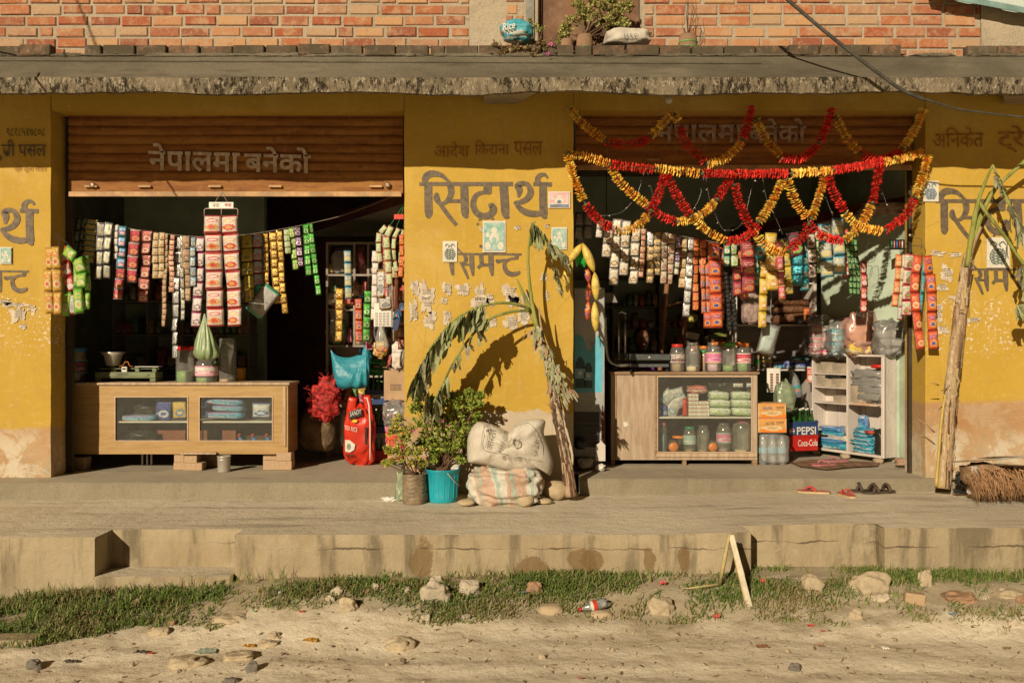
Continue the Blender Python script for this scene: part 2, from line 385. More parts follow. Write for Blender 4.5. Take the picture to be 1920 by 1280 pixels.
def edge_mat():
    t = NT('weathered_slab_edge'); c = t.co(); v = t.mp(c, (1, 1, .45)); n = t.noise(v, 26, 6, .8); big = t.noise(c, 1.7, 4)
    k = t.mx(t.ss(big, .3, .7), (.20, .165, .11), (.34, .28, .19))
    k = t.mx(t.ma('MULTIPLY', t.ss(n, .48, .56), t.ss(big, .62, .5)), k, (.045, .036, .022))
    k = t.mx(t.ma('MULTIPLY', t.ss(t.noise(v, 42, 5, .8), .54, .6), .85), k, (.55, .49, .36))
    t.bump(t.ma('SUBTRACT', t.noise(v, 42, 5, .8), n), 1, .03); return t.fin(k, .95, 0, .15)
def brick_mat(name, cols, mort=.0):
    t = NT(name); c = t.co(); i = t.island(); r = t.n('ShaderNodeValToRGB'); t.l(i, r.inputs[0]); e = r.color_ramp.elements
    r.color_ramp.interpolation = 'CONSTANT'
    for j, q in enumerate(cols):
        el = e[j] if j < 2 else e.new(j/len(cols)); el.position = j/len(cols); el.color = (*q, 1)
    k = t.mx(t.ma('MULTIPLY', t.ss(t.noise(c, 8, 6, .75), .46, .62), .7), r.outputs[0], (.50, .34, .20)) if not mort else r.outputs[0]
    k = t.mx(t.ma('MULTIPLY', t.ss(t.noise(c, 30, 5, .8), .56, .64), .5), k, (.42, .37, .28))
    k = t.mx(t.ma('MULTIPLY', t.ss(t.noise(c, 24, 6, .75), .55, .68), .5), k, (.26, .11, .055))
    if mort: k = t.mx(t.ma('MULTIPLY', t.ss(t.noise(c, 6, 6, .75), .4, .55), mort), k, (.085, .07, .045))
    t.bump(t.noise(c, 45, 6, .75), .7, .015); return t.fin(k, .9, 0, .2)
def ground_mat():
    t = NT('dry_sandy_dirt'); c = t.co(); v = t.mp(c, (1, 2.6, 1))
    k = t.mx(t.ss(t.noise(v, 1.4, 6, .65), .35, .65), (.66, .575, .425), (.76, .685, .53))
    k = t.mx(t.ma('MULTIPLY', t.ss(t.noise(v, 5, 9, .8), .52, .62), .65), k, (.44, .35, .21))
    k = t.mx(t.ma('MULTIPLY', t.ss(t.noise(v, 3, 8, .75), .50, .62), .5), k, (.82, .74, .56))
    k = t.mx(t.ma('MULTIPLY', t.ss(t.noise(c, 70, 5, .85), .56, .62), .55), k, (.32, .25, .15))
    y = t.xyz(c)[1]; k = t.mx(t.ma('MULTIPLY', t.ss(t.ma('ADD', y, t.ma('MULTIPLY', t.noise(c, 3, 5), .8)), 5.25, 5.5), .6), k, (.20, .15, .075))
    t.bump(t.ma('ADD', t.ma('MULTIPLY', t.noise(c, 6, 10, .62), 1.6), t.ma('MULTIPLY', t.noise(c, 110, 4, .8), .25)), .55, .03)
    return t.fin(k, .95, 0, .15)
WALL = wall_paint(); RISER = riser(); EDGE = edge_mat()
CEM = cement('sidewalk_cement', (.58, .51, .385), (.70, .63, .49), 2.6, (.3, 2.2, 1), .4, (.26, .22, .155), .7, .5)
FLOORC = cement('shop_floor_cement', (.36, .315, .235), (.45, .40, .30), 3, (.5, 1.4, 1), .3, (.22, .185, .13), .4)
PLINTH = cement('plinth_cement', (.23, .20, .14), (.29, .255, .18), 4, (1, 1, .5), .45, (.20, .155, .10), .6)
FASCIA = cement('grey_canopy_plaster', (.105, .093, .064), (.19, .168, .12), 4, (.35, 1, 1.6), .5, (.07, .06, .04), .7, .5)
GREYP = cement('rough_grey_plaster', (.36, .30, .21), (.47, .40, .29), 5, (1, 1, 1), .5, (.22, .17, .11), .9)
MORTAR = cement('brick_mortar', (.36, .31, .225), (.46, .40, .30), 12, (1, 1, 1), .6, (.14, .11, .07), 1)
BRICK = brick_mat('red_brick', [(.37, .14, .075), (.42, .19, .10), (.45, .30, .18), (.40, .22, .13), (.37, .115, .055), (.52, .30, .15), (.43, .16, .075), (.48, .24, .12), (.30, .105, .06), (.40, .15, .07)])
DBRICK = brick_mat('mossy_dark_brick', [(.16, .10, .065), (.12, .09, .06), (.20, .12, .075), (.14, .11, .075)], .95)
DIRT = ground_mat()
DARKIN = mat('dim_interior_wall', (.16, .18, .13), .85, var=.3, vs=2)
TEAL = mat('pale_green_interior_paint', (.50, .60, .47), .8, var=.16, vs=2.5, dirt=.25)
MAROON = mat('maroon_paint', (.12, .03, .02), .6, var=.3, vs=4, dirt=.1)
SOFF = mat('grey_soffit', (.30, .26, .20), .9, var=.2, vs=3)
INK = mat('black_wall_paint', (.075, .062, .05), .6, var=.45, vs=30, bump=.1, col2=(.15, .11, .06))
FAINT = mat('faded_brown_paint', (.40, .16, .03), .7, var=.3, vs=20, bump=0)
GREENINK = mat('faded_green_paint', (.10, .11, .06), .7, var=.3, vs=20, bump=0)
WHITEP = mat('white_shutter_paint', (.62, .50, .40), .7, var=.25, vs=22, bump=0)

# ---------------------------------------------------------------- ground, road verge
def gz(x, y):
    """height of the ground: flat dirt road, then a bank up to the sidewalk"""
    top = .155 if x > -1.3 else .155-.18*min(1, (-1.3-x)/2.2)
    lo = -.02*min(1, max(0, -x-1)/2)
    t = min(1, max(0, (y-4.72-.12*sin(x*1.7))/.75)); t = t*t*(3-2*t)
    b = mn.noise(V(x*1.3, y*1.3, 0))*.018+mn.noise(V(x*.5, y*5, 9))*.014+mn.noise(V(x*5, y*5, 2))*.009+mn.noise(V(x*14, y*14, 4))*.005
    return lo+(top-lo)*t+b*(1 if abs(x) < 6 and 2 < y < 5.7 else .2)
xs = [-220, -90, -40, -18, -9]+[-5.6+.04*i for i in range(281)]+[9, 18, 40, 90, 220]
ys = [-220, -90, -40, -15, -5, 0, 2, 3]+[3.4+.03*i for i in range(79)]+[6.2, 9, 14, 22, 40, 90, 220]
g = MB(DIRT); g.smooth = True
nx_, ny_ = len(xs), len(ys)
g.v = [V(x, y, gz(x, y) if y < 6 and abs(x) < 9 else (-.02 if y < 5 else .0)) for y in ys for x in xs]
g.f = [(j*nx_+i, j*nx_+i+1, (j+1)*nx_+i+1, (j+1)*nx_+i) for j in range(ny_-1) for i in range(nx_-1)]
g.mi = [0]*len(g.f); g.sm = [True]*len(g.f); g.uv = [None]*len(g.f)
struct(g, 'ground')
def onground(px, py):
    y = 5.7
    while y > 3.3:
        x = X(px, y)
        if Z(py, y) >= gz(x, y): return V(x, y, gz(x, y))
        y -= .01
    return V(X(px, y), y, gz(X(px, y), y))

# sidewalk with two notched steps; it rises a little towards the right
def swz(x):
    t = min(1, max(0, (x-.7)/1.6)); return SW+.032*t*t*(3-2*t)
def onwalk(px, py):
    z = SW
    for _ in range(4): y = (CE-z)/((py-640)*K); z = swz(X(px, y))
    return V(X(px, y), min(y, 6.9), z)
def slab(mb, x0, x1, yf, zt, yb=7.05, zb=-.25, mt=None, mf=None, wob=.006):
    n = max(2, int((x1-x0)/.06)); top = []; bot = []
    for i in range(n+1):
        x = x0+(x1-x0)*i/n; zq = swz(x) if zt == SW else zt; d = mn.noise(V(x*4, yf, 1))*wob+mn.noise(V(x*17, yf, 1))*wob*.5
        top.append((x, yf+d, zq-.004*abs(mn.noise(V(x*11, 5, yf))))); bot.append((x, yf+d*.5-.004, zb))
    for i in range(n):
        a, b = top[i], top[i+1]; r = .012; za, zb_ = a[2], b[2]
        mb.use(mf); mb.add([bot[i], bot[i+1], V(b[0], b[1], zb_-r), V(a[0], a[1], za-r)], [(0, 1, 2, 3)])
        mb.add([V(a[0], a[1], za-r), V(b[0], b[1], zb_-r), V(b[0], b[1]+r, zb_), V(a[0], a[1]+r, za)], [(0, 1, 2, 3)])
        mb.use(mt); mb.add([V(a[0], a[1]+r, za), V(b[0], b[1]+r, zb_), V(b[0], yb, zb_), V(a[0], yb, za)], [(0, 1, 2, 3)])
    mb.use(mf)
    for e, d in ((0, 1), (n, 0)):
        t_, b_ = top[e], bot[e]; q = [b_, (t_[0], t_[1], t_[2]-.004), (t_[0], yb, t_[2]-.004), (b_[0], yb, zb)]
        mb.add(q if not d else q[::-1], [(0, 1, 2, 3)])
sw = MB(); A_, B_, C_, D_ = X(178, 5.45), X(440, 5.52), X(1408, 5.52), X(1655, 5.6)
slab(sw, -9, A_, 5.45, SW, mt=CEM, mf=RISER)
slab(sw, A_, B_, 5.68, SW, mt=CEM, mf=RISER)
slab(sw, B_, C_, 5.52, SW, mt=CEM, mf=RISER)
slab(sw, C_, D_, 5.70, SW, mt=CEM, mf=RISER)
slab(sw, D_, 9, 5.57, SW, mt=CEM, mf=RISER)
struct(sw, 'sidewalk')
for a, b, y0, z0, y1 in ((A_+.004, B_-.004, 5.43, .163, 5.69), (C_+.004, D_-.004, 5.45, .15, 5.71)):
    st = MB(); slab(st, a, b, y0, z0, y1, -.2, CEM, RISER); struct(st, 'step')
# raised shop floor
pl = MB(); slab(pl, -9, X(742, 6.74), 6.74, FL, 12.5, .30, FLOORC, PLINTH, .012); slab(pl, X(1088, 6.93), 9, 6.93, FL, 12.5, .30, FLOORC, PLINTH, .014)
pl.use(FLOORC).add([V(X(742, 6.74), 7.18, FL), V(X(1088, 6.93), 7.18, FL), V(X(1088, 6.93), 12.5, FL), V(X(742, 6.74), 12.5, FL)], [(0, 1, 2, 3)])
struct(pl, 'floor')
# ---------------------------------------------------------------- the shop building
B = thing('shop_building', 'ochre painted two storey brick building with two open shopfronts and a concrete canopy', 'building', (0, 7, 0))
YW = 7.0; LO0, LO1, RO0, RO1 = X(95, 7), X(758, 7), X(1075, 7), X(1735, 7); ZT = Z(207, 7)
def pier(x0, x1, z0):
    m = MB(WALL); n = 40
    # front face with slightly uneven edges
    for i in range(n):
        za, zb = z0+(3.6-z0)*i/n, z0+(3.6-z0)*(i+1)/n
        def e(x, z, s): return x+mn.noise(V(x, z*6, 2))*.006*(1 if abs(x) < 5 else 0)
        xa0, xa1, xb0, xb1 = e(x0, za, 1), e(x1, za, 1), e(x0, zb, 1), e(x1, zb, 1)
        m.add([V(xa0, YW, za), V(xa1, YW, za), V(xb1, YW, zb), V(xb0, YW, zb)], [(0, 1, 2, 3)])
        m.add([V(xa1, YW, za), V(xa1, YW+.23, za), V(xb1, YW+.23, zb), V(xb1, YW, zb)], [(0, 1, 2, 3)])
        m.add([V(xa0, YW+.23, za), V(xa0, YW, za), V(xb0, YW, zb), V(xb0, YW+.23, zb)], [(0, 1, 2, 3)])
    return part(m, 'wall_pier', B)
pier(-9, LO0, .36); pier(LO1, RO0, .36); pier(RO1, 9, .36)
for x0, x1 in ((LO0, LO1), (RO0, RO1)):
    m = MB(WALL); m.box(x0+.003, x1-.003, YW+.004, YW+.2, ZT, 3.6); part(m, 'lintel', B)
# canopy: hanging lip, weathered edge, sloping grey plaster
cp = MB(); n = 420; prof = []
for i in range(n+1):
    x = -9+18*i/n
    lip = 3.335+mn.noise(V(x*1.3, 0, 0))*.028+mn.noise(V(x*6, 1, 0))*.012+mn.noise(V(x*22, 1, 0))*.006
    d = mn.noise(V(x*9, 3, 0))*.006
    prof.append([V(x, 7.0, 3.565), V(x, 6.44, 3.56), V(x, 6.27, lip+.006), V(x, 6.205+d, lip), V(x, 6.2+d, 3.38), V(x, 6.2-d, 3.44+mn.noise(V(x*2, 7, 0))*.008), V(x, 6.235, 3.452), V(x, 6.60, 3.715), V(x, 7.0, 3.72)])
for i in range(n):
    for j in range(8):
        cp.use(SOFF if j < 2 else EDGE if j < 6 else FASCIA); cp.smooth = False
        a, b = prof[i], prof[i+1]; cp.add([a[j], a[j+1], b[j+1], b[j]], [(0, 1, 2, 3)])
part(cp, 'canopy', B)
for px0, px1, yb in ((905, 1015, 3.33), (1880, 2000, 3.33)):
    m = MB(SOFF); m.add([P(px0, 168, 6.30), P(px1, 168, 6.30), P(px1-42, 194, 6.98), P(px0+3, 195, 6.98), P(px0, 160, 6.30), P(px1, 160, 6.30), V(X(px1-42, 6.98), 6.98, 3.56), V(X(px0+3, 6.98), 6.98, 3.56)],
        [(0, 3, 2, 1), (0, 4, 7, 3), (1, 2, 6, 5), (0, 1, 5, 4)]); part(m, 'bracket', B)
# upper storey
def bricks(mb, x0, x1, zs, y, L=.236, h=.07, gap=.013, skip=None, jit=.004):
    for r, z in enumerate(zs):
        x = x0-(L/2 if r % 2 else .03)-R.uniform(0, .05)
        while x < x1:
            l = L*(.5 if R.random() < .07 else 1)+R.uniform(-.008, .008); a, b = max(x, x0), min(x+l, x1)
            if b-a > .03 and not (skip and skip(a, b, z)):
                d = R.uniform(-jit, jit); q = R.uniform(-.003, .003); k = lambda: R.uniform(-.0045, .0045)
                f = y-.012+d; bk = y+.06; z0, z1 = z+q+k(), z+h+q+k()
                c = .006
                a += R.uniform(0, .008); b -= R.uniform(0, .008)
                vs = [V(a+c, f, z0+c+k()), V(b-c, f, z0+c+k()), V(b-c, f, z1-c+k()), V(a+c, f, z1-c+k()), V(a, f+.008, z0), V(b, f+.008, z0), V(b, f+.008, z1), V(a, f+.008, z1), V(a, bk, z0), V(b, bk, z0), V(b, bk, z1), V(a, bk, z1)]
                mb.add(vs, [(0, 1, 2, 3), (4, 5, 1, 0), (1, 5, 6, 2), (3, 2, 6, 7), (4, 0, 3, 7), (8, 9, 5, 4), (5, 9, 10, 6), (7, 6, 10, 11), (8, 4, 7, 11)])
            x += l+gap+R.uniform(-.003, .006)
PX0, PX1, DX0, DX1, QX = X(880, 7), X(985, 7), X(1010, 7), X(1200, 7), X(1838, 7)
bw = MB(MORTAR)
for a, b in ((-9, PX0), (PX0+.0, DX0), (DX1, QX), (QX, 9)):
    bw.use(MORTAR if a in (-9, DX1) else GREYP); bw.box(a+.001, b-.001, YW+(.0 if a in (-9, DX1) else -.014), YW+.2, 3.70, 6.6)
bw.use(MORTAR); bw.box(DX0, DX1, YW+.02, YW+.2, 5.9, 6.6)
bw.use(BRICK); zs = [3.735+.0875*i for i in range(32)]
bricks(bw, -9, PX0, zs, YW); bricks(bw, DX1+.03, QX, zs, YW); bricks(bw, PX0+.29, X(982, 7), zs, YW-.012)
part(bw, 'brick_wall', B)
lg = MB(DBRICK)
sk = lambda a, b, z: (X(104, 6.6) < (a+b)/2 < X(134, 6.6)) or (X(1693, 6.6) < (a+b)/2 < X(1840, 6.6))
bricks(lg, -8, 8, [3.716], 6.60, .235, .079, .004, sk, .016); lg.use(FASCIA).smooth = True
for i in range(90):
    x = -4.6+R.uniform(0, 9.2); lg.soft((x, 6.60, 3.722), (R.uniform(.10, .35), .035, R.uniform(.015, .035)), 2.4, .5, 9, i, 14, 8)
part(lg, 'brick_ledge', B)
rust = mat('rusty_brown_door_sheet', (.21, .105, .055), .7, .1, .4, 3, .3, 30, dirt=.4)
dm = mat('grey_painted_door_frame', (.27, .26, .21), .6, 0, .3, 5)
door = part(MB(rust).box(X(1014, 7), DX1-.005, YW+.03, YW+.06, 3.72, 5.9), 'metal_door', B)
fr = MB(dm); fr.box(X(986, 7), DX0-.035, YW-.03, YW+.1, 3.72, 5.95); part(fr, 'door_frame', B, bevel=.004)
part(MB(mat('rusty_rod', (.10, .05, .03), .7)).tube([P(1010, 85, 6.97), P(1011, -400, 6.97)], .007), 'rod', door)
# side, back, roof so the storey is a body
bk = MB(GREYP); bk.box(-9, 9, 12.5, 12.7, .3, 6.6); bk.box(-9.2, -9, 7, 12.7, .3, 6.6); bk.box(9, 9.2, 7, 12.7, .3, 6.6); part(bk, 'rear_wall', B)
part(MB(FASCIA).box(-9.2, 9.2, 6.7, 12.9, 6.602, 6.75), 'roof', B)
part(MB(SOFF).box(-9, 9, 7.2, 12.5, 3.48, 3.69), 'ceiling', B)
# interiors
LW0, LW1, RW0, RW1 = -4.1, -.62, .25, 3.42
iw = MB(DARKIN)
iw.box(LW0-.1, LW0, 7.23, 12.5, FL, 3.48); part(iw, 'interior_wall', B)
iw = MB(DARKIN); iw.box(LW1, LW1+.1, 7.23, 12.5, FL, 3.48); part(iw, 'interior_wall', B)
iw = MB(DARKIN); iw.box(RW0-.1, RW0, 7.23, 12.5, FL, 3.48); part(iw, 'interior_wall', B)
iw = MB(TEAL); iw.box(RW1, RW1+.1, 7.23, 12.5, FL, 3.48); part(iw, 'interior_wall', B)
iw = MB(TEAL); iw.box(RW0, RW1, 10.15, 10.25, FL, 3.48); part(iw, 'interior_wall', B)
iw = MB(TEAL); iw.box(LW0, X(496, 9.4), 9.4, 9.5, FL, 3.48); part(iw, 'interior_wall', B)
iw = MB(MAROON); iw.box(X(492, 10.6), X(660, 10.6), 10.6, 10.7, FL, 3.48); part(iw, 'interior_door', B)
# angled partition behind the whitewashed shelf
pw = MB(TEAL); a_, b_ = V(3.475, 7.75, 0), V(2.995, 8.61, 0); n_ = V(.87, .49, 0)*.06
pw.add([a_+V(0, 0, FL+.002), b_+V(0, 0, FL+.002), b_+V(0, 0, 2.738), a_+V(0, 0, 2.738), a_+n_+V(0, 0, FL+.002), b_+n_+V(0, 0, FL+.002), b_+n_+V(0, 0, 2.738), a_+n_+V(0, 0, 2.738)], [(0, 3, 2, 1), (4, 5, 6, 7), (1, 2, 6, 5), (3, 7, 6, 2)]); part(pw, 'interior_wall', B)
# lofts
for pts, e0, e1 in ((((-.86, 7.3), (-2.32, 9.67), (LW1, 9.67), (LW1, 7.3)), 0, 1), (((3.38, 7.55), (2.38, 9.7), (RW1, 9.7), (RW1, 7.55)), 0, 1)):
    m = MB(); zb, zt = 2.74, 2.84; n = len(pts)
    v = [V(x, y, zb) for x, y in pts]+[V(x, y, zt) for x, y in pts]
    m.use(SOFF).add(v, [(0, 1, 2, 3), (7, 6, 5, 4)]); m.use(MAROON).add(v, [(0, 4, 5, 1), (1, 5, 6, 2), (2, 6, 7, 3), (3, 7, 4, 0)]); part(m, 'loft', B)
rub = MB(mat('broken_plaster', (.5, .4, .28), .9, var=.4, vs=14, bump=.9, bs=20)); rub.soft(P(1665, 392, 7.62), (.46, .12, .1), 3.5, .3, 9, 3); part(rub, 'loft_edge', B)
# roller shutters
def shutter_mat():
    t = NT('rusty_ochre_shutter'); c = t.co(); v = t.mp(c, (.6, 1, 5)); n = t.noise(v, 3, 6, .7); z = t.xyz(c)[2]
    k = t.mx(t.ss(n, .4, .62), (.30, .135, .03), (.20, .075, .02))
    k = t.mx(t.ma('MULTIPLY', t.ss(t.noise(t.mp(c, (1, 1, 2.5)), 11, 7, .8), .52, .64), .6), k, (.11, .045, .022))
    k = t.mx(t.ma('MULTIPLY', t.ss(t.noise(t.mp(c, (3, 3, .6)), 6, 6, .8), .55, .68), .4), k, (.40, .24, .10))
    return t.fin(k, .7, 0, .25)
SH = shutter_mat(); SHB = mat('dusty_shutter_bar', (.55, .33, .15), .6, 0, .3, 6, .2, dirt=.4); GUIDE = mat('dark_guide_rail', (.05, .035, .02), .6)
def shutter(x0, x1, ztop, zbot, tx):
    m = MB(SH); n = 0; z = zbot+.13; Y = 7.17; pitch = .072; xs_ = [x0+(x1-x0)*i/60 for i in range(61)]
    rows = []
    while z < ztop+.1:
        for a, b in ((0, .0), (.25, -.010), (.5, -.013), (.75, -.010), (.93, 0), (.97, .006)): rows.append((z+a*pitch, Y+b))
        z += pitch
    m.smooth = True
    vs = []; 
    for z_, y_ in rows:
        for x in xs_: vs.append(V(x, y_+mn.noise(V(x*2, z_*3, 0))*.006, z_+mn.noise(V(x*.8, z_*2, 3))*.006))
    k = len(xs_); m.add(vs, [(j*k+i, j*k+i+1, (j+1)*k+i+1, (j+1)*k+i) for j in range(len(rows)-1) for i in range(k-1)])
    s = part(m, 'roller_shutter', B)
    # smooth bottom panel and rail
    part(MB(SH).box(x0, x1, Y-.006, Y+.006, zbot+.012, zbot+.135), 'shutter_panel', s)
    m = MB(SHB); m.box(x0+.01, x1-.01, Y-.03, Y-.007, zbot-.012, zbot+.028)
    part(m, 'bottom_rail', s, bevel=.003)
    for f in (.07, .23, .44, .62, .92):
        xx = x0+(x1-x0)*f; part(MB(SHB).box(xx-.05, xx+.05, Y-.034, Y-.007, zbot+.062, zbot+.078), 'handle', s)
    for f in (.075, .955):
        xx = x0+(x1-x0)*f; h = MB(mat('steel_hasp', (.3, .22, .14), .45, .6)); h.smooth = True
        h.lathe((xx, Y-.02, zbot+.08), [(.012, 0), (.024, .004), (.024, .014), (.012, .018)], 12, (0, -1, 0)); part(h, 'lock', s)
    part(tx, 'painted_lettering', s)
    for xx in (x0-.03, x1+.03): part(MB(GUIDE).box(xx-.025, xx+.025, 7.236, 7.27, FL, 3.44), 'guide_rail', s)
T1 = MB(); textpx(T1, WHITEP, 'नेपालमा', 278, 268, 450, 320, 7.148, .022, -4); textpx(T1, WHITEP, 'बनेको', 458, 274, 583, 322, 7.147, .022, -3)
shutter(LO0+.06, LO1-.03, ZT+.01, Z(366, 7.15), T1)
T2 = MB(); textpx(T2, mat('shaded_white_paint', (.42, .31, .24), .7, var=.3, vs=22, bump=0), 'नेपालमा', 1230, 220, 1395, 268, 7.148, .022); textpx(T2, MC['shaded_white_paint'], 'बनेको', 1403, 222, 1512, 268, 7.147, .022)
jm = MB(WALL); jm.box(RO1+.002, RO1+.3, 7.231, 7.37, .36, 3.56); part(jm, 'door_jamb', B)
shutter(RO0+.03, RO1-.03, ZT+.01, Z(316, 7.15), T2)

# ---- painted lettering, brush strokes traced in photo pixels
S1 = [  # big word
 ([(786,345,7),(962,345,8)],), ([(1000,345,8),(1035,346,8)],),
 ([(803,346,15),(803,375,15),(804,402,14),(807,408,4)],),
 ([(797,345,10),(798,333,13),(808,326,13),(826,328,9),(838,337,6),(848,346,3)],),
 ([(844,346,13),(846,360,12),(842,372,10),(833,381,7),(825,381,8),(819,373,12),(819,366,10),(822,363,5)],),
 ([(822,378,7),(832,392,8),(844,408,8),(856,422,7)],), ([(840,377,6),(864,377,7)],),
 ([(870,346,15),(871,375,15),(872,400,14),(877,408,4)],),
 ([(914,346,16),(914,363,15)],), ([(919,361,8),(905,361,7),(892,367,9),(887,382,11),(892,397,12),(905,405,12),(918,403,13),(925,394,14),(922,386,12),(916,387,6)],),
 ([(912,405,5),(926,411,4)],), ([(899,410,6),(901,413,6)],), ([(894,419,5),(897,421,5)],),
 ([(944,346,16),(946,375,16),(948,402,14),(955,408,3)],),
 ([(972,370,4),(974,357,12),(971,348,12),(980,344,9),(990,347,9),(995,360,12),(989,372,11),(976,379,9),(964,379,4)],),
 ([(964,379,4),(972,388,9),(984,397,12),(1000,401,12),(1015,400,9)],),
 ([(1018,346,14),(1018,375,14),(1020,402,14),(1025,409,3)],),
 ([(1010,346,11),(1008,335,10),(1014,328,8),(1022,328,6),(1027,334,4)],)]
S2 = [
 ([(857,476,4),(978,477,4)],), ([(846,478,9),(847,498,9),(849,516,5)],),
 ([(849,478,4),(847,469,4),(856,466,4),(866,474,3)],),
 ([(871,478,7),(874,487,7),(868,494,6),(862,492,4)],), ([(864,493,4),(872,508,6),(878,523,4)],), ([(868,496,4),(882,496,4)],),
 ([(884,478,9),(885,500,9),(887,517,4)],), ([(902,478,8),(903,494,8)],), ([(896,503,6),(903,497,6),(922,497,5)],),
 ([(920,478,10),(921,500,10),(923,517,4)],), ([(905,462,4),(899,461,5)],), ([(903,463,4),(914,469,4),(922,477,3)],),
 ([(930,487,4),(934,490,7),(942,488,5),(950,488,5)],), ([(933,488,8),(934,493,5)],),
 ([(969,478,8),(968,485,7)],), ([(971,484,5),(955,486,5),(946,494,7),(949,508,9),(959,514,9),(971,512,7),(974,508,3)],)]
def strokes(S, dx, dy, name, s=1.0, lab=None, cx=0, cy=0, Y=6.9965):
    m = MB(INK)
    for i, (pts,) in enumerate(S):
        q = cr(pts, 7) if len(pts) > 2 else pts
        m.ribbon([P((a-cx)*s+cx+dx, (b-cy)*s+cy+dy, Y-i*.00012) for a, b, c in q], [max(.5, c)*s*K*Y for a, b, c in q])
    part(m, name, B, lab)
strokes(S1, 0, 0, 'painted_lettering', lab='large black painted word on the middle pier')
strokes(S2, 0, 0, 'painted_lettering', lab='smaller black painted word on the middle pier')
strokes(S1, -963, 50, 'painted_lettering'); strokes(S2, -924, 32, 'painted_lettering', .97, cx=978, cy=477)
strokes(S1, 968, 32, 'painted_lettering', .97, cx=786, cy=345); strokes(S2, 965, 29, 'painted_lettering')
tm = MB(); textpx(tm, FAINT, 'आदेश', 814, 266, 880, 297, 6.99, 0, 1); textpx(tm, FAINT, 'िकराना', 890, 264, 955, 291, 6.99, 0, 1); textpx(tm, FAINT, 'पसल', 964, 266, 1017, 292, 6.99); part(tm, 'painted_lettering', B)
tm = MB(); textpx(tm, FAINT, 'अिनकेत', 1750, 240, 1845, 278, 6.99, 0, 2); textpx(tm, FAINT, 'ट्रेडर्स', 1872, 236, 2010, 286, 6.99, .005); part(tm, 'painted_lettering', B)
tm = MB(); textpx(tm, GREENINK, '९८१८५४७८०८', 12, 240, 84, 257, 6.99); textpx(tm, INK, 'ुली पसल', -10, 262, 86, 302, 6.99, .008); textpx(tm, FAINT, 'प्रो जुली यादव', 26, 311, 86, 323, 6.99); part(tm, 'painted_lettering', B)
# torn remains of pasted bills: ragged scraps with rows of print
PAP = mat('old_paste_paper', (.62, .54, .42), .9, var=.2, vs=20); PRT = mat('black_print', (.06, .05, .05), .8, bump=0)
def scrap(px, py, w, h, seed, txt=None):
    r = random.Random(seed); m = MB(PAP); n = 48; pts = []
    for i in range(n):
        a = 2*pi*i/n; k = .95+mn.noise(V(cos(a)*1.2+seed*3, sin(a)*1.2, 0))*.8+mn.noise(V(cos(a)*5+seed, sin(a)*5, 3))*.45+r.uniform(-.06, .06); k = max(k, .3); q = max(abs(cos(a)), abs(sin(a)))**.6; pts.append((px+w/2*cos(a)*k/q, py+h/2*sin(a)*k/q))
    m.add([P(px, py, 6.993)]+[P(a, b, 6.993) for a, b in pts], [(0, i+1, (i+1) % n+1) for i in range(n)])
    m.use(PRT); y = py-h*.3
    if txt: textpx(m, PRT, txt, px-w*.34, py-4, px+w*.32, py+4, 6.9915, .01)
    while y < py+h*.3:
        if not txt or abs(y-py) > 7:
            x = px-w*.3*r.uniform(.5, 1)
            while x < px+w*.27:
                l = r.uniform(1.5, 5); m.add([P(x, y, 6.9915), P(x+l, y, 6.9915), P(x+l, y-1.1, 6.9915), P(x, y-1.1, 6.9915)], [(0, 1, 2, 3)]); x += l+1
        y += 3.3
    part(m, 'torn_paper', B)
for i, q in enumerate([(778, 541, 14, 26), (800, 560, 26, 52, 'टेक्नि'), (776, 585, 16, 40), (804, 600, 24, 26), (838, 541, 18, 22), (838, 596, 16, 26), (867, 543, 24, 20), (900, 560, 30, 50, 'शंकर'),
        (920, 562, 14, 24, 'क्वे'), (957, 552, 26, 34), (962, 566, 20, 22, 'टेव'), (958, 605, 26, 30), (982, 592, 20, 36), (985, 560, 14, 22), (926, 603, 12, 20), (1020, 519, 12, 14), (1026, 555, 6, 20), (833, 563, 12, 12),
        (1758, 475, 26, 9), (1776, 512, 22, 24), (1768, 538, 20, 12), (1790, 477, 24, 8), (1815, 488, 18, 8), (1758, 585, 20, 34), (1800, 560, 40, 12), (1766, 618, 20, 16), (1800, 598, 18, 14), (1826, 600, 24, 8),
        (30, 572, 46, 8), (34, 590, 24, 26), (60, 578, 16, 10), (8, 566, 22, 10), (42, 612, 14, 8), (905, 430, 14, 10), (970, 427, 12, 8), (1025, 424, 8, 6)]):
    scrap(*q[:4], seed=i+11, txt=q[4] if len(q) > 4 else None)
# ---------------------------------------------------------------- shared kinds
OAK = mat('varnished_yellow_wood', (.50, .31, .10), .5, 0, .18, 2.5, .1, 30)
def grain(name, a, b, sc=(1, 1, 9), s=3.2, rough=.5, dirt=.2):
    if name in MC: return MC[name]
    t = NT(name); c = t.co(); v = t.mp(c, sc)
    k = t.mx(t.ss(t.noise(v, s, 6, .65, .4), .36, .66), a, b); k = t.mx(t.ma('MULTIPLY', t.ss(t.noise(v, s*6, 4, .7), .55, .7), .4), k, tuple(x*.5 for x in b))
    k = t.mx(t.ma('MULTIPLY', t.ss(t.noise(c, 7, 6, .75), .56, .7), dirt), k, (.45, .38, .28))
    t.bump(t.noise(v, s*5, 5, .7), .3, .01); MC[name] = t.fin(k, rough); return MC[name]
OAKP = grain('yellow_plywood', (.42, .27, .10), (.34, .205, .068), dirt=.12)
RAWW = grain('weathered_raw_wood', (.50, .39, .27), (.37, .26, .165), (9, 1, 1), dirt=.5, rough=.8)
RAWD = grain('dark_weathered_wood', (.34, .23, .14), (.22, .13, .07), (1, 1, 9), rough=.8)
WHW = grain('whitewashed_wood', (.60, .545, .49), (.50, .44, .385), (1, 1, .3), 6, .75, .35)
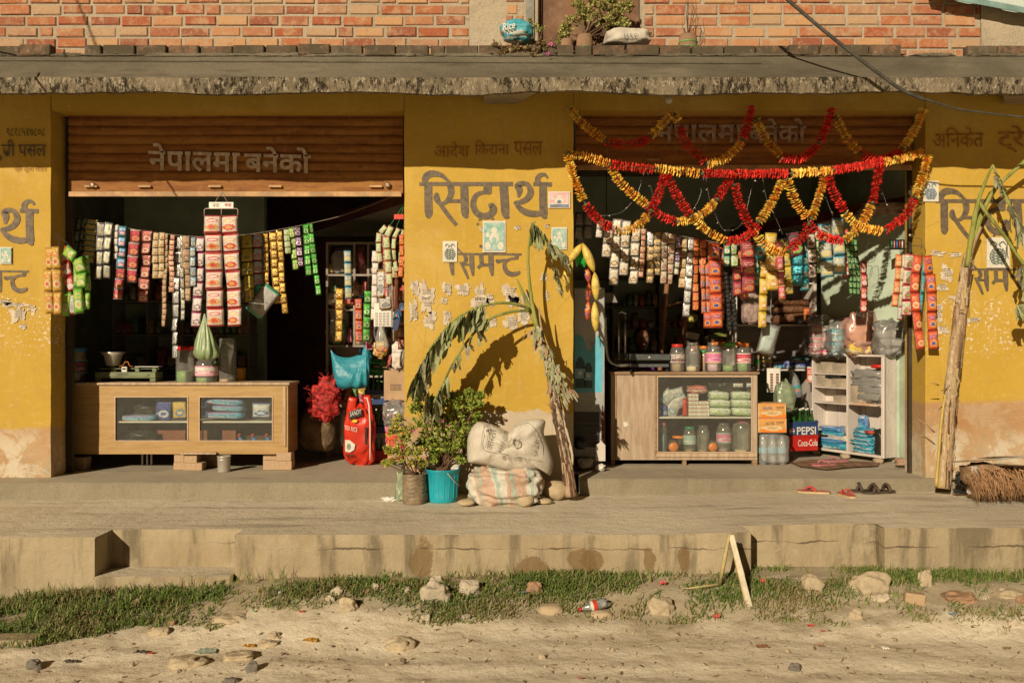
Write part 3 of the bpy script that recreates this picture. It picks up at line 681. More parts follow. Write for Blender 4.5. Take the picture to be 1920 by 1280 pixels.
GLASS = clear('dusty_window_glass', (.96, .97, .93), .035, (.6, .6, .55), .03)
JAR = clear('clear_plastic', (.97, .97, .93), .13, (.78, .78, .72), .12)
FILM = clear('crinkled_clear_film', (.95, .94, .90), .22, (.75, .74, .70), .2)
STEEL = mat('brushed_steel', (.62, .58, .52), .42, .55, .1, 4, .05)
CHROME = mat('scratched_chrome', (.5, .5, .48), .22, .95, .25, 30, .2)
def plastic(name, col, rough=.4, **k): return mat(name, col, rough, 0, .12, 5, k.pop('bump', .04), **k)
RED = plastic('red_plastic', (.55, .03, .02)); ORG = plastic('orange_plastic', (.75, .22, .03)); GRN = plastic('green_plastic', (.05, .35, .07))
WHT = plastic('white_plastic', (.72, .69, .62)); BLU = plastic('blue_plastic', (.04, .22, .50)); BLK = plastic('black_plastic', (.02, .02, .02))
PNK = plastic('pink_plastic', (.70, .22, .30)); YEL = plastic('yellow_plastic', (.75, .50, .04)); TRED = plastic('tomato_red_print', (.58, .045, .02)); CARDB = mat('brown_cardboard', (.47, .31, .18), .85, var=.15, vs=4)
CANDY = mat('mixed_sweets', (.35, .20, .10), .5, 0, .5, 60, .8, 90, island=.8)

def jar(px0, px1, py0, py1, Y, label, lid=RED, shape='jar', fill=None, fh=.3, band=None, group='plastic sweet jars', name='jar', lidname='lid', tilt=None, ribs=6):
    cx = X((px0+px1)/2, Y); r = (px1-px0)/2*K*Y; zb, zt = Z(py1, Y), Z(py0, Y); h = zt-zb
    t = thing(name, label, 'jar', (cx, Y, zb), group)
    m = MB(JAR); pr = [(r*.86, 0), (r*.97, h*.03)]
    for i in range(ribs*2+1):
        f = .06+.66*i/(ribs*2); pr.append((r*(1.0 if i % 2 else .955), h*f))
    pr += [(r*.93, h*.80), (r*.78, h*.87), (r*.70, h*.90)] if shape == 'jar' else [(r*.95, h*.8), (r*.9, h*.90)]
    lr = r*.76 if shape == 'jar' else r*.93
    m.lathe((cx, Y, zb), pr, 22, caps=False); m.lathe((cx, Y, zb+.002), [(0.001, 0), (r*.86, 0)], 22, caps=False)
    part(m, 'jar_body', t)
    l = MB(lid); l.lathe((cx, Y, zb), [(lr*.96, h*.885), (lr, h*.89), (lr, h*.985), (lr*.92, h), (0.001, h)], 22, caps=False); part(l, lidname, t)
    if fill:
        c = MB(fill); c.lathe((cx, Y, zb+.004), [(0.001, 0), (r*.83, 0), (r*.9, h*fh*.6), (r*.88, h*fh), (r*.4, h*fh*1.08), (0.001, h*fh*1.05)], 22, caps=False)
        rr = random.Random(px0)
        for i in range(26):
            a = rr.uniform(pi, 2*pi); q = V(cx+cos(a)*r*.84, Y+sin(a)*r*.84, zb+h*fh*rr.uniform(.05, 1.05)); s = r*.16
            c.soft(q, (s, s*.8, s*.7), 2.4, .1, 2, i, 6, 4, M=None)
        part(c, 'contents', t)
    if band:
        b = MB(band); b.lathe((cx, Y, zb), [(r*1.015, h*.30), (r*1.015, h*.66)], 22, caps=False, a0=pi*1.0, a1=pi*2.1); part(b, 'paper_label', t)
    return t

def sweets(name, a, b, c=None):
    if name in MC: return MC[name]
    t = NT(name); r = t.n('ShaderNodeValToRGB'); r.color_ramp.interpolation = 'CONSTANT'; t.l(t.island(), r.inputs[0]); e = r.color_ramp.elements
    e[0].color = (*a, 1); e[1].position = .4; e[1].color = (*b, 1)
    if c: x = e.new(.7); x.color = (*c, 1)
    t.bump(t.noise(t.co(), 70, 4), .5, .01); MC[name] = t.fin(r.outputs[0], .4); return MC[name]
SW1 = sweets('red_green_sweets', (.5, .10, .05), (.15, .30, .06), (.6, .5, .25)); SW2 = sweets('dark_sweets', (.12, .05, .03), (.35, .25, .12)); SW3 = sweets('pale_biscuits', (.55, .38, .18), (.6, .5, .3))
SW4 = sweets('pink_sweets', (.6, .2, .3), (.5, .35, .4)); SW5 = sweets('white_blue_sweets', (.6, .6, .6), (.1, .3, .45)); SW6 = sweets('brown_nuts', (.35, .18, .07), (.45, .26, .12))

def display_counter(name, label, px0, px1, pyt, pyb, Y, depth, wins, shelf_py, wood, topw, inner, leg=0, parts=None):
    x0, x1, zt, zb = X(px0, Y), X(px1, Y), Z(pyt, Y), Z(pyb, Y)
    t = thing(name, label, 'display counter', ((x0+x1)/2, Y, zb)); y1 = Y+depth; th = .016
    m = MB(topw); m.box(x0-.012, x1+.015, Y-.02, y1+.01, zt-.02, zt); part(m, 'top', t, bevel=.003)
    # front panel with window holes: build as strips between windows
    zlo = [Z(w_[3], Y) for w_ in wins]; zhi = [Z(w_[2], Y) for w_ in wins]; wz0, wz1 = min(zlo), max(zhi)
    m = MB(wood); m.box(x0, x1, Y, Y+th, zb, wz0); m.box(x0, x1, Y, Y+th, wz1, zt-.021)
    e = [x0]+[X(p, Y) for w_ in wins for p in (w_[0], w_[1])]+[x1]
    for i in range(0, len(e), 2):
        if e[i+1]-e[i] > .002: m.box(e[i], e[i+1], Y+.0005, Y+th, wz0, wz1)
    part(m, 'front_panel', t)
    for a in (x0, x1-th): part(MB(wood).box(a, a+th, Y+th, y1, zb, zt-.021), 'side_panel', t)
    part(MB(inner).box(x0+th, x1-th, Y+th, y1, zb, zb+.015), 'base', t)
    part(MB(inner).box(x0+th, x1-th, y1-.01, y1, zb+.016, zt-.021), 'back_panel', t)
    zs_ = Z(shelf_py, Y+.05)
    part(MB(WHT).box(x0+th+.002, x1-th-.002, Y+th+.01, y1-.02, zs_-.012, zs_), 'shelf', t)
    for w_ in wins:
        a, b = X(w_[0], Y), X(w_[1], Y); f = MB(grain('pale_beading', (.50, .38, .26), (.42, .30, .19)))
        d = .008
        f.box(a, b, Y-.005, Y+.004, wz0, wz0+d); f.box(a, b, Y-.005, Y+.004, wz1-d, wz1); f.box(a, a+d, Y-.005, Y+.004, wz0+d, wz1-d); f.box(b-d, b, Y-.005, Y+.004, wz0+d, wz1-d)
        f = part(f, 'window_frame', t); part(MB(GLASS).box(a+.004, b-.004, Y+.006, Y+.009, wz0+.003, wz1-.003), 'pane', f)
    return t, zs_, zb+.015

DKW = mat('dark_cabinet_inside', (.09, .06, .035), .8, var=.3, vs=5)
# ---------------------------------------------------------------- left counter
lc, lsh, lbase = display_counter('display_counter', 'long yellow wooden counter with two glass windows, propped on bricks', 112, 540, 717, 851, 7.4, .33,
    [(215, 353, 743, 827), (373, 512, 743, 827)], 789, OAKP, RAWW, DKW)
part(MB(RAWW).box(X(531, 7.4), X(536, 7.4), 7.389, 7.398, Z(836, 7.4), Z(724, 7.4)), 'edge_trim', lc)
BK1 = brick_mat('loose_brick', [(.40, .23, .14), (.46, .33, .21), (.42, .27, .17), (.36, .20, .12)])
for i, (a, b, c, d, Yb, s) in enumerate([(121, 160, 857, 871, 7.40, 'lower left grey brick in the shade under the yellow counter'), (122, 159, 871, 887, 7.39, 'bottom brick under the shaded left end of the yellow counter'),
        (345, 369, 850, 868, 7.40, 'pale brick on top of the pile under the middle of the yellow counter'), (326, 345, 850, 867, 7.42, 'small red brick, top left of the middle pile under the counter'),
        (346, 379, 868, 886, 7.37, 'front brick at the bottom of the middle pile'), (325, 347, 867, 885, 7.40, 'red brick at the bottom left of the middle pile'),
        (493, 519, 851, 864, 7.45, 'brick at the top left of the pile under the counter end'), (518, 546, 848, 864, 7.39, 'brick on top of the pile at the right end of the counter'), (493, 547, 863, 881, 7.40, 'long brick at the bottom of the pile at the counter end'),
        (372, 408, 850, 866, 7.6, 'shaded brick behind the middle pile under the counter'), (375, 405, 866, 882, 7.6, 'shaded lower brick behind the middle pile')]):
    m = MB(BK1); x0, x1 = X(a, Yb), X(b, Yb); zl = Z(d, Yb) if d < 880 else FL
    m.box(x0, x1, Yb, Yb+.11, max(FL, zl), Z(c, Yb), ); solo(m, 'brick', s, 'brick', 'bricks propping up the yellow counter', bevel=.006)
m = MB(RAWW); m.box(X(338, 7.36), X(405, 7.36), 7.36, 7.48, Z(851.5, 7.36), Z(848, 7.36)); solo(m, 'plank', 'thin wooden plank wedged between the counter and the middle bricks', 'plank', bevel=.002)
cp_ = thing('steel_cup', 'shiny steel cup standing on the floor under the counter', 'cup', (X(420, 7.33), 7.33, FL))
m = MB(STEEL); cx = X(420, 7.33); m.lathe((cx, 7.33, FL), [(.048, 0), (.05, .004), (.052, .118), (.055, .122), (.055, .128), (.050, .128), (.046, .01), (.001, .008)], 26, caps=False); part(m, 'cup_body', cp_)
part(MB(STEEL).lathe((cx, 7.33, FL), [(.0535, .096), (.0545, .1), (.0535, .104)], 26, caps=False), 'rim_ring', cp_)
st_ = thing('metal_stool', 'thin white metal legs of a stool in the dark under the counter', 'stool', (X(275, 7.75), 7.75, FL))
for px in (267, 276, 284): part(MB(WHT).bar(V(X(px, 7.7), 7.7, FL), V(X(px, 7.7), 7.7, .66), .013, .01), 'leg', st_)
part(MB(WHT).box(X(262, 7.7), X(290, 7.7), 7.69, 7.85, .66, .675), 'seat', st_)

# packets inside the counter
def packet(name, label, cat, m, px, py, w, h, Y, t=.03, ang=0, group=None, seed=1, rx=0):
    """sealed packet, centre at px,py; w,h in pixels"""
    c = P(px, py, Y); a, b = w*K*Y, h*K*Y
    M = RT(c, 0, radians(ang), rx) @ Matrix.Translation(V(0, 0, b/2)); mb = MB(m); mb.pillow(a, b, t, seed, 8, 9, M)
    return solo(mb, name, label, cat, group)
BLW = wrap('blue_white_wrapper', (.05, .20, .50), (.6, .65, .7), (.6, .65, .7), (.05, .12, .4)); SKY = wrap('sky_blue_wrapper', (.10, .38, .62), (.55, .65, .7), (.4, .6, .7), (.5, .05, .2))
NVY = wrap('navy_wrapper', (.03, .06, .30), (.1, .12, .4), (.5, .55, .6), (.08, .1, .35)); YLW = wrap('yellow_wrapper', (.62, .42, .07), (.05, .08, .3), (.1, .2, .45), (.65, .5, .2))
WBL = wrap('white_blue_wrapper', (.6, .62, .64), (.04, .1, .4), (.04, .12, .45), (.6, .6, .65))
DKB = plastic('black_bag_film', (.025, .027, .022), .3, bump=.8, bs=14)
for i, (w_, px, py, w, h, an, s) in enumerate([(SKY, 262, 780, 64, 9, 90, ''), ]): pass
def flatpk(m, label, px0, px1, py0, py1, Y, d=.12, name='packet', cat='packet', group=None, seed=0, ang=0):
    """packet lying down, seen edge-on"""
    c = P((px0+px1)/2, (py0+py1)/2, Y); mb = MB(m); w, h = (px1-px0)*K*Y, (py1-py0)*K*Y
    mb.soft((0, 0, 0), (w, d, h), 4.5, .10, 5, seed, 20, 8, M=RT(c, 0, radians(ang)))
    return solo(mb, name, label, cat, group)
flatpk(SKY, 'light blue packet lying on the shelf in the left counter window', 230, 297, 777, 788, 7.5)
packet('carton', 'navy blue packet leaning in the left counter window beside the yellow one', 'packet', NVY, 307, 769, 30, 38, 7.5, .02, 5)
packet('carton', 'yellow packet leaning at the right of the left counter window', 'packet', YLW, 337, 767, 27, 38, 7.5, .02, -3)
m = MB(DKB); m.soft(P(275, 768, 7.6), (.22, .12, .10), 3, .35, 7, 2); solo(m, 'bag', 'crumpled black bag behind the light blue packet in the counter', 'bag')
m = MB(DKB); m.soft(P(262, 818, 7.6), (.30, .18, .11), 3, .4, 7, 9); solo(m, 'bag', 'dark crumpled bag at the bottom of the left counter window', 'bag')
m = MB(plastic('teal_card', (.10, .28, .32))); m.box(X(218, 7.55), X(227, 7.55), 7.5, 7.6, lsh, lsh+.105); solo(m, 'carton', 'narrow teal carton at the far left of the counter shelf', 'carton')
tn = thing('tin', 'small yellow tin at the bottom of the left counter window', 'tin', (X(320, 7.5), 7.5, lbase))
part(MB(YEL).lathe((X(320, 7.5), 7.5, lbase), [(.025, 0), (.026, .003), (.026, .058), (.024, .06)], 18), 'tin_body', tn); part(MB(YEL).lathe((X(320, 7.5), 7.5, lbase+.0605), [(.027, 0), (.027, .012), (.001, .013)], 18, caps=False), 'lid', tn)
for i, (a, b, c, d, an) in enumerate([(391, 461, 746, 759, -4), (398, 460, 759, 770, -2), (391, 460, 771, 784, 0)]):
    flatpk(SKY, ['topmost', 'middle', 'bottom'][i]+' light blue packet of the pile in the right counter window', a, b, c, d, 7.5, .13, group='light blue packets in the counter', seed=i, ang=-an)
for i, (a, b, c, d) in enumerate([(377, 392, 748, 765), (377, 392, 767, 784)]):
    flatpk(BLW, ['upper', 'lower'][i]+' small dark blue packet at the left of the right counter window', a, b, c, d, 7.5, .1, seed=i+5)
packet('packet', 'blue and white cotton packet at the right of the right counter window', 'packet', WBL, 491, 769, 36, 29, 7.5, .06)
def spray(px, label):
    Y = 7.5; t = thing('detergent_bottle', label, 'bottle', (X(px, Y), Y, lbase), 'blue cleaner bottles in the counter'); z = lbase; x = X(px, Y)
    m = MB(BLU); s = .045; q = [(-.010, z, .030), (-.008, z+.03, .033), (-.004, z+.055, .030), (-.012, z+.085, .020), (-.03, z+.115, .012)]
    m.tube([V(x+a*1.1, Y, b) for a, b, r in q], [r for a, b, r in q], 10); part(m, 'bottle_body', t)
    part(MB(RED).tube([V(x-.034, Y, z+.112), V(x-.036, Y, z+.136), V(x-.018, Y, z+.14)], [.012, .011, .008], 8), 'cap', t)
    part(MB(WHT).lathe((x-.006, Y, z), [(.036, .008), (.037, .042)], 12, caps=False, a0=pi, a1=2*pi), 'label_sticker', t)
spray(456, 'blue toilet cleaner bottle with red cap, left of three'); spray(481, 'blue toilet cleaner bottle with red cap, middle of three'); spray(507, 'blue toilet cleaner bottle with red cap, right of three')
for i, (a, b) in enumerate([(376, 383), (386, 401), (421, 446), (300, 352)]):
    m = MB(mat('dull_red_carton', (.30, .11, .06), .8)); m.box(X(a, 7.66), X(b, 7.66), 7.6, 7.7, lbase, Z(806, 7.6)); solo(m, 'carton', ['thin', 'narrow', 'square', 'wide'][i]+' dull red carton standing in the bottom of the counter', 'carton', bevel=.002)

# ---------------------------------------------------------------- on the counter
ZC = Z(717, 7.4)+.0006
jar(118, 162, 651, 720.5, 7.62, 'large dark jar with a blue lid at the shaded end of the counter', BLU, 'tub', SW2, .9, wrap('portrait_label', (.12, .05, .05), (.1, .35, .45), (.5, .3, .25), (.5, .08, .08)), group='plastic sweet jars')
jar(330, 369, 649, 719.5, 7.58, 'clear jar with red lid holding green and red sweets on the left counter', RED, 'tub', SW1, .32)
PKL = wrap('pink_white_label', (.7, .66, .62), (.7, .15, .3), (.7, .2, .35), (.65, .6, .55))
jar(367, 409, 668, 719.5, 7.56, 'small clear jar with pink label under the hanging green bag', RED, 'jar', SW1, .22, PKL)
jar(410, 444, 634, 719.5, 7.6, 'tall empty ribbed jar without colour beside the green bag', JAR, 'tub', SW6, .1, ribs=10)
m = MB(plastic('orange_box', (.55, .26, .03))); m.box(X(443, 7.7), X(456, 7.7), 7.68, 7.78, ZC, Z(690, 7.7)); solo(m, 'carton', 'small orange carton behind the tall ribbed jar', 'carton', bevel=.002)
# balance scale
OL = mat('olive_green_enamel', (.17, .20, .10), .45, 0, .25, 9, .2, 50, dirt=.15)
sc = thing('weighing_scale', 'old olive green counter scale with a steel bowl', 'scale', (X(239, 7.6), 7.6, ZC))
m = MB(OL); Y = 7.55; a, b = X(183, Y), X(296, Y); z0, z1 = ZC, Z(697, Y)
for xa, xb in ((a, a+.05), (b-.05, b)): m.box(xa, xb, Y-.05, Y+.11, z0, z0+.03)
m.box(a, b, Y-.05, Y+.11, z0+.0305, z1); part(m, 'base', sc, bevel=.006)
part(MB(OL).box(a+.07, b-.06, Y-.056, Y-.051, z0+.045, z1-.016), 'name_plate', sc, bevel=.002)
tx = MB(); text(tx, mat('dark_cast_letters', (.08, .10, .05), .5), 'USHA', V(X(226, Y), Y-.0575, z0+.055), V(.09, 0, 0), V(0, 0, .022), .01); part(tx, 'cast_lettering', sc)
m = MB(OL); m.box(a+.02, b+.01, Y+.0, Y+.03, z1+.022, z1+.031); part(m, 'beam', sc, bevel=.002)
for px in (213, 258, 290): part(MB(OL).box(X(px-4, Y), X(px+4, Y), Y-.01, Y+.04, z1+.0005, z1+.035), 'post', sc, bevel=.003)
m = MB(WHT); m.box(X(232, Y), X(242, Y), Y-.045, Y-.02, z1+.0005, z1+.045); m = part(m, 'pointer_window', sc, bevel=.004)
part(MB(BLK).box(X(234, Y), X(240, Y), Y-.047, Y-.0455, z1+.02, z1+.034), 'dial', m)
part(MB(ORG).tube([V(X(224, Y), Y, z1+.045), V(X(232, Y), Y, z1+.06), V(X(234, Y), Y, z1+.085), V(X(240, Y), Y, z1+.085), V(X(243, Y), Y, z1+.05), V(X(250, Y), Y, z1+.045)], .003), 'lever', sc)
part(MB(STEEL).lathe((X(209, Y), Y+.03, z1+.05), [(.02, 0), (.055, .004), (.075, .09), (.104, .118), (.101, .119), (.07, .088), (.05, .01), (.001, .008)], 26, caps=False), 'bowl', sc)
part(MB(OL).tube([V(X(209, Y), Y+.03, z1+.03), V(X(209, Y), Y+.03, z1+.052)], .02), 'bowl_stem', sc)
part(MB(STEEL).box(X(255, Y), X(300, Y), Y-.03, Y+.07, z1+.042, z1+.047), 'weight_plate', sc, bevel=.002)
# back shelves in the dim of the left shop
sh = thing('shelf_rack', 'dim grey grid of wall shelves at the back of the left shop', 'shelves', (X(300, 9.3), 9.3, FL))
GRY = mat('grey_shelf_board', (.27, .25, .22), .8, var=.15)
for py in (470, 515, 565, 628, 690, 750): part(MB(GRY).box(X(118, 9.1), X(470, 9.1), 9.1, 9.39, Z(py, 9.1)-.012, Z(py, 9.1)+.006), 'shelf', sh)
for px in (145, 211, 275, 341, 405, 465): part(MB(GRY).box(X(px, 9.1)-.009, X(px, 9.1)+.009, 9.108, 9.385, FL, Z(465, 9.1)), 'upright', sh)
r = random.Random(5); pal = [wrap('shelf_goods_%s' % n_, c) for n_, c in (('red', (.3, .05, .04)), ('brown', (.2, .1, .05)), ('cream', (.4, .35, .25)), ('dark', (.06, .06, .06)), ('green', (.08, .16, .08)), ('ochre', (.35, .2, .05)))]
rows = ('second highest', 'third', 'fourth', 'fifth', 'lowest'); n_ = 0
for si, py in enumerate((515, 565, 628, 690, 750)):
    for ci, px in enumerate((150, 216, 280, 346, 410)):
        q = px; wh = ('first', 'second', 'third', 'fourth', 'fifth')[ci]; c_ = 0
        while q < px+50:
            w_ = r.uniform(9, 22); h_ = r.uniform(14, 40) if si else r.uniform(10, 30); mt = r.choice(pal)
            if r.random() < .85:
                m = MB(mt); z0 = Z(py, 9.1)+.0065
                if r.random() < .5: m.soft(V(X(q+w_/2, 9.2), 9.2, z0+h_*K*4.6), (w_*K*9.1, .12, h_*K*9.1), 4, .12, 4, q)
                else: m.box(X(q, 9.2), X(q+w_-1, 9.2), 9.13, 9.28, z0, z0+h_*K*9.2)
                solo(m, 'grocery_packet', 'dim grocery packet standing in the %s row, %s bay of the back shelves' % (rows[si], wh), 'packet', 'groceries in the %s row, %s bay of the dim shelves' % (rows[si], wh))
            q += w_+1
# right side of the left shop: pale shelves
rs = thing('shelf_unit', 'pale wooden shelf unit crowded with goods behind the hanging snacks in the left shop', 'shelves', (X(690, 8.3), 8.3, FL)); Y = 8.2
RKW = grain('greyed_shelf_wood', (.34, .30, .25), (.25, .21, .17), (1, 1, .3), 6, .8, .35)
for py in (455, 515, 580, 648, 705, 760): part(MB(RKW).box(X(612, Y), X(790, Y), Y, Y+.32, Z(py, Y)-.012, Z(py, Y)+.006), 'shelf', rs)
for px in (613, 664, 690, 735): part(MB(RKW).box(X(px, Y)-.010, X(px, Y)+.010, Y+.004, Y+.316, FL if px != 664 else Z(648, Y), Z(455, Y)), 'upright', rs)
part(MB(WHW).box(X(612, Y), X(790, Y), Y+.325, Y+.335, FL, Z(455, Y)), 'back_board', rs)
bag_s = plastic('clear_grey_bag', (.30, .29, .26), .25, bump=.9, bs=18)
def bagp(m, px0, px1, py0, py1, Y, label, cat='bag', name='bag', d=None, p=3, nz=.22, seed=0, group=None, ns=6, M=None, sub=1):
    w, h = (px1-px0)*K*Y, (py1-py0)*K*Y; mb = MB(m); c = P((px0+px1)/2, (py0+py1)/2, Y)
    mb.soft(c, (w, d or min(w, .25)*.8, h), p, nz, ns, seed, 26, 18); return solo(mb, name, label, cat, group, sub=sub)
bagp(bag_s, 622, 664, 470, 513, 8.3, 'grey film bundle on the top shelf left of the two pale boards', seed=3)
bagp(plastic('brown_snack_bag', (.25, .10, .05), .4, bump=.6, bs=20), 668, 690, 462, 513, 8.3, 'brown net of snacks between the two pale uprights', seed=8)
bagp(bag_s, 616, 656, 575, 646, 8.3, 'grey bag of loose goods on the second shelf', seed=14)
for i, (c, a, b, y0, y1, s) in enumerate([((.5, .35, .05), 640, 655, 540, 552, 'yellow'), ((.5, .08, .05), 641, 668, 556, 572, 'red foil'), ((.40, .22, .10), 662, 676, 530, 556, 'brown paper'), ((.5, .15, .12), 677, 690, 528, 552, 'red and white'), ((.08, .2, .06), 622, 640, 535, 548, 'leafy green'), ((.35, .3, .22), 614, 632, 548, 572, 'beige'), ((.4, .38, .3), 696, 712, 490, 513, 'cream'), ((.15, .15, .15), 700, 730, 560, 640, 'grey')]):
    bagp(wrap('small_pack_'+s.split()[0], c), a, b, y0, y1, 8.22, s+' packet among the shelf goods right of the dark doorway', 'packet', 'snack_packet', seed=i)
r = random.Random(77); cl = [W_C for W_C in (wrap('rack_pack_%d' % i, c, metal=.1) for i, c in enumerate([(.45, .06, .04), (.5, .35, .06), (.12, .3, .08), (.5, .46, .38), (.06, .15, .35), (.45, .2, .06), (.2, .18, .16), (.5, .12, .2)]))]
for py, nm in ((513, 'top'), (578, 'second'), (646, 'third'), (703, 'fourth'), (758, 'fifth')):
    for dz in (0, 1):
        q = 612
        while q < 758:
            w_ = r.uniform(8, 20); h_ = r.uniform(14, 30)*(1-.0*dz)
            if r.random() < .8:
                m = MB(r.choice(cl)); Yq = 8.24+r.uniform(0, .12); zb_ = Z(py, 8.2)+.007+dz*.075*(r.random() < .7); m.soft((0, 0, 0), (w_*K*8.2, .08, h_*K*8.2), 3.4, .28, 7, q, 16, 12, M=RT(V(X(q+w_/2, Yq), Yq, zb_+h_*K*4.1), 0, r.uniform(-.25, .25)))
                solo(m, 'grocery_packet', 'packet crammed on the %s shelf of the rack beside the dark doorway' % nm, 'packet', 'packets crammed on the %s shelf of the rack' % nm)
            q += w_*.9
jar(658, 688, 604, 647, 8.28, 'round clear jar with red lid on the shelf right of the dark doorway', RED, 'tub', SW6, .2)
# ---------------------------------------------------------------- floor goods in the left shop
GUN = mat('brown_gunny_cloth', (.22, .155, .085), .95, var=.35, vs=9, bump=1, bs=90); NET = mat('red_net', (.60, .035, .03), .6, var=.45, vs=30, bump=1, bs=60)
m = MB(GUN); m.soft(P(598, 802, 7.95), (.36, .32, .40), 3.2, .14, 5, 4, 28, 20, taper=.1, M=Matrix.Rotation(.15, 4, 'Y')); solo(m, 'gunny_sack', 'brown gunny sack on the floor under the red onion net', 'sack', sub=1)
on = thing('onion_net_bag', 'red net bag of onions slumped on the gunny sack', 'net bag', P(605, 780, 8.0))
m = MB(NET); m.soft(P(610, 748, 7.76), (.31, .24, .33), 2.6, .34, 10, 6, 30, 22, taper=.3, M=Matrix.Rotation(.25, 4, 'Y')); part(m, 'net_body', on, sub=1)
m = MB(NET)
r = random.Random(3)
for i in range(26):
    a = P(615+r.uniform(-5, 5), 722, 7.76); b = P(612+r.uniform(-15, 16), 697+r.uniform(0, 14), 7.75+r.uniform(-.05, .05)); m.tube([a, (a+b)/2+V(0, r.uniform(-.02, .02), .01), b], .0025, 4, False)
m.tube([P(617, 732, 7.76), P(614, 720, 7.76), P(610, 706, 7.76)], [.075, .035, .045], 10); part(m, 'tied_mouth', on)
m = MB(NET)
for i in range(70):
    q = P(r.uniform(576, 638), r.uniform(722, 780), 7.62+r.uniform(-.02, .03)); m.tube([q, q+V(r.uniform(-.03, .03), -.01, r.uniform(-.03, .02)), q+V(r.uniform(-.05, .05), -.005, r.uniform(-.05, .01))], .002, 4, False)
part(m, 'net_fringe', on)
# blue carrier bag hanging
BLB = plastic('turquoise_carrier_film', (.03, .27, .36), .42, bump=1, bs=16)
cb = thing('carrier_bag', 'turquoise plastic carrier bag hanging at the edge of the dark doorway', 'bag', P(657, 728, 7.75)); Y = 7.75
m = MB(BLB); nx, ny = 22, 16; top = [(620, 655), (628, 664), (640, 669), (655, 670), (668, 666), (678, 658), (686, 645), (692, 655), (696, 668)]; bot = [(627, 722), (636, 727), (648, 729), (658, 728), (668, 729), (678, 728), (685, 726), (689, 724), (691, 718)]
tp, bt = cr(top, 3), cr(bot, 3); n = len(tp)
for s_ in (-1, 1):
    vs = []
    for j in range(ny+1):
        v = j/ny
        for i in range(n):
            u = i/(n-1); a, b = tp[i], bt[i]; px, py = a[0]+(b[0]-a[0])*v, a[1]+(b[1]-a[1])*v
            th = .085*max(0, 1-(2*u-1)**4)**.6*max(.0, min(1, v*1.6))**.8*max(0, 1-v**8)**.5
            wr = .014*sin((u-.72)*30/(.25+v))*(1-v*.5)*(u > .4)+mn.noise(V(u*6, v*6, s_))*.012
            vs.append(P(px, py, Y+s_*(th+wr*(.3+v))))
    m.smooth = True; fs = [(j*n+i, j*n+i+1, (j+1)*n+i+1, (j+1)*n+i) for j in range(ny) for i in range(n-1)]; m.add(vs, fs if s_ < 0 else [f[::-1] for f in fs])
part(m, 'bag_body', cb); part(MB(BLB).tube([P(687, 648, 7.72), P(690, 640, 7.7), P(696, 632, 7.7)], [.012, .006, .004], 6), 'handle', cb)
# soda bottles lying in a heap, glass bottles in crates
def glassy(name, col, body=.55): return clear(name, col, body, tuple(x*.5 for x in col), .05)
GB = glassy('green_glass', (.10, .42, .08), .35); GP = glassy('green_soda', (.08, .62, .08), .5); WB = clear('water_bottle_plastic', (.93, .96, .97), .22, (.75, .8, .8), .1)
def bottle(cx, cy, z, h, r, glass, cap, label, group, name='glass_bottle', tilt=None, parts=True, neck=.3, band=None):
    t = thing(name, label, 'bottle', (cx, cy, z), group); ax = tilt
    m = MB(glass); m.lathe((cx, cy, z), [(r*.8, 0), (r, h*.03), (r, h*.42), (r*.92, h*.52), (r*neck*1.3, h*.78), (r*neck, h*.86), (r*neck, h*.95), (r*neck*1.1, h*.96)], 14, ax=ax); part(m, 'bottle_body', t)
    A = (V(0, 0, 1).rotation_difference(V(*ax).normalized()).to_matrix() if ax else Matrix.Identity(3)); c = V(cx, cy, z)+A @ V(0, 0, h*.955)
    part(MB(cap).lathe(c, [(r*neck*1.35, 0), (r*neck*1.35, h*.045), (.001, h*.05)], 10, ax=ax, caps=False), 'cap', t)
    if band: part(MB(band).lathe(V(cx, cy, z)+A @ V(0, 0, h*.12), [(r*1.02, 0), (r*1.02, h*.24)], 12, ax=ax, caps=False, a0=pi*.8, a1=2.2*pi), 'label_sticker', t)
    return t
LEM = wrap('lemon_label', (.1, .35, .1), (.6, .55, .1), (.5, .5, .1), (.05, .25, .1))
for i, (px, py, s) in enumerate([(700, 697, 'bottom left'), (712, 697, 'bottom middle'), (722, 697, 'bottom right'), (706, 681, 'middle row left'), (718, 681, 'middle row right'), (712, 662, 'topmost')]):
    c = P(px, py, 8.05); bottle(c.x+.02, c.y, c.z, .28, .036, GP, BLU, 'green soda bottle lying in the heap beside the blue bag, '+s, 'green soda bottles in a heap', 'soda_bottle', (-.62, -1, .12), neck=.42, band=LEM)
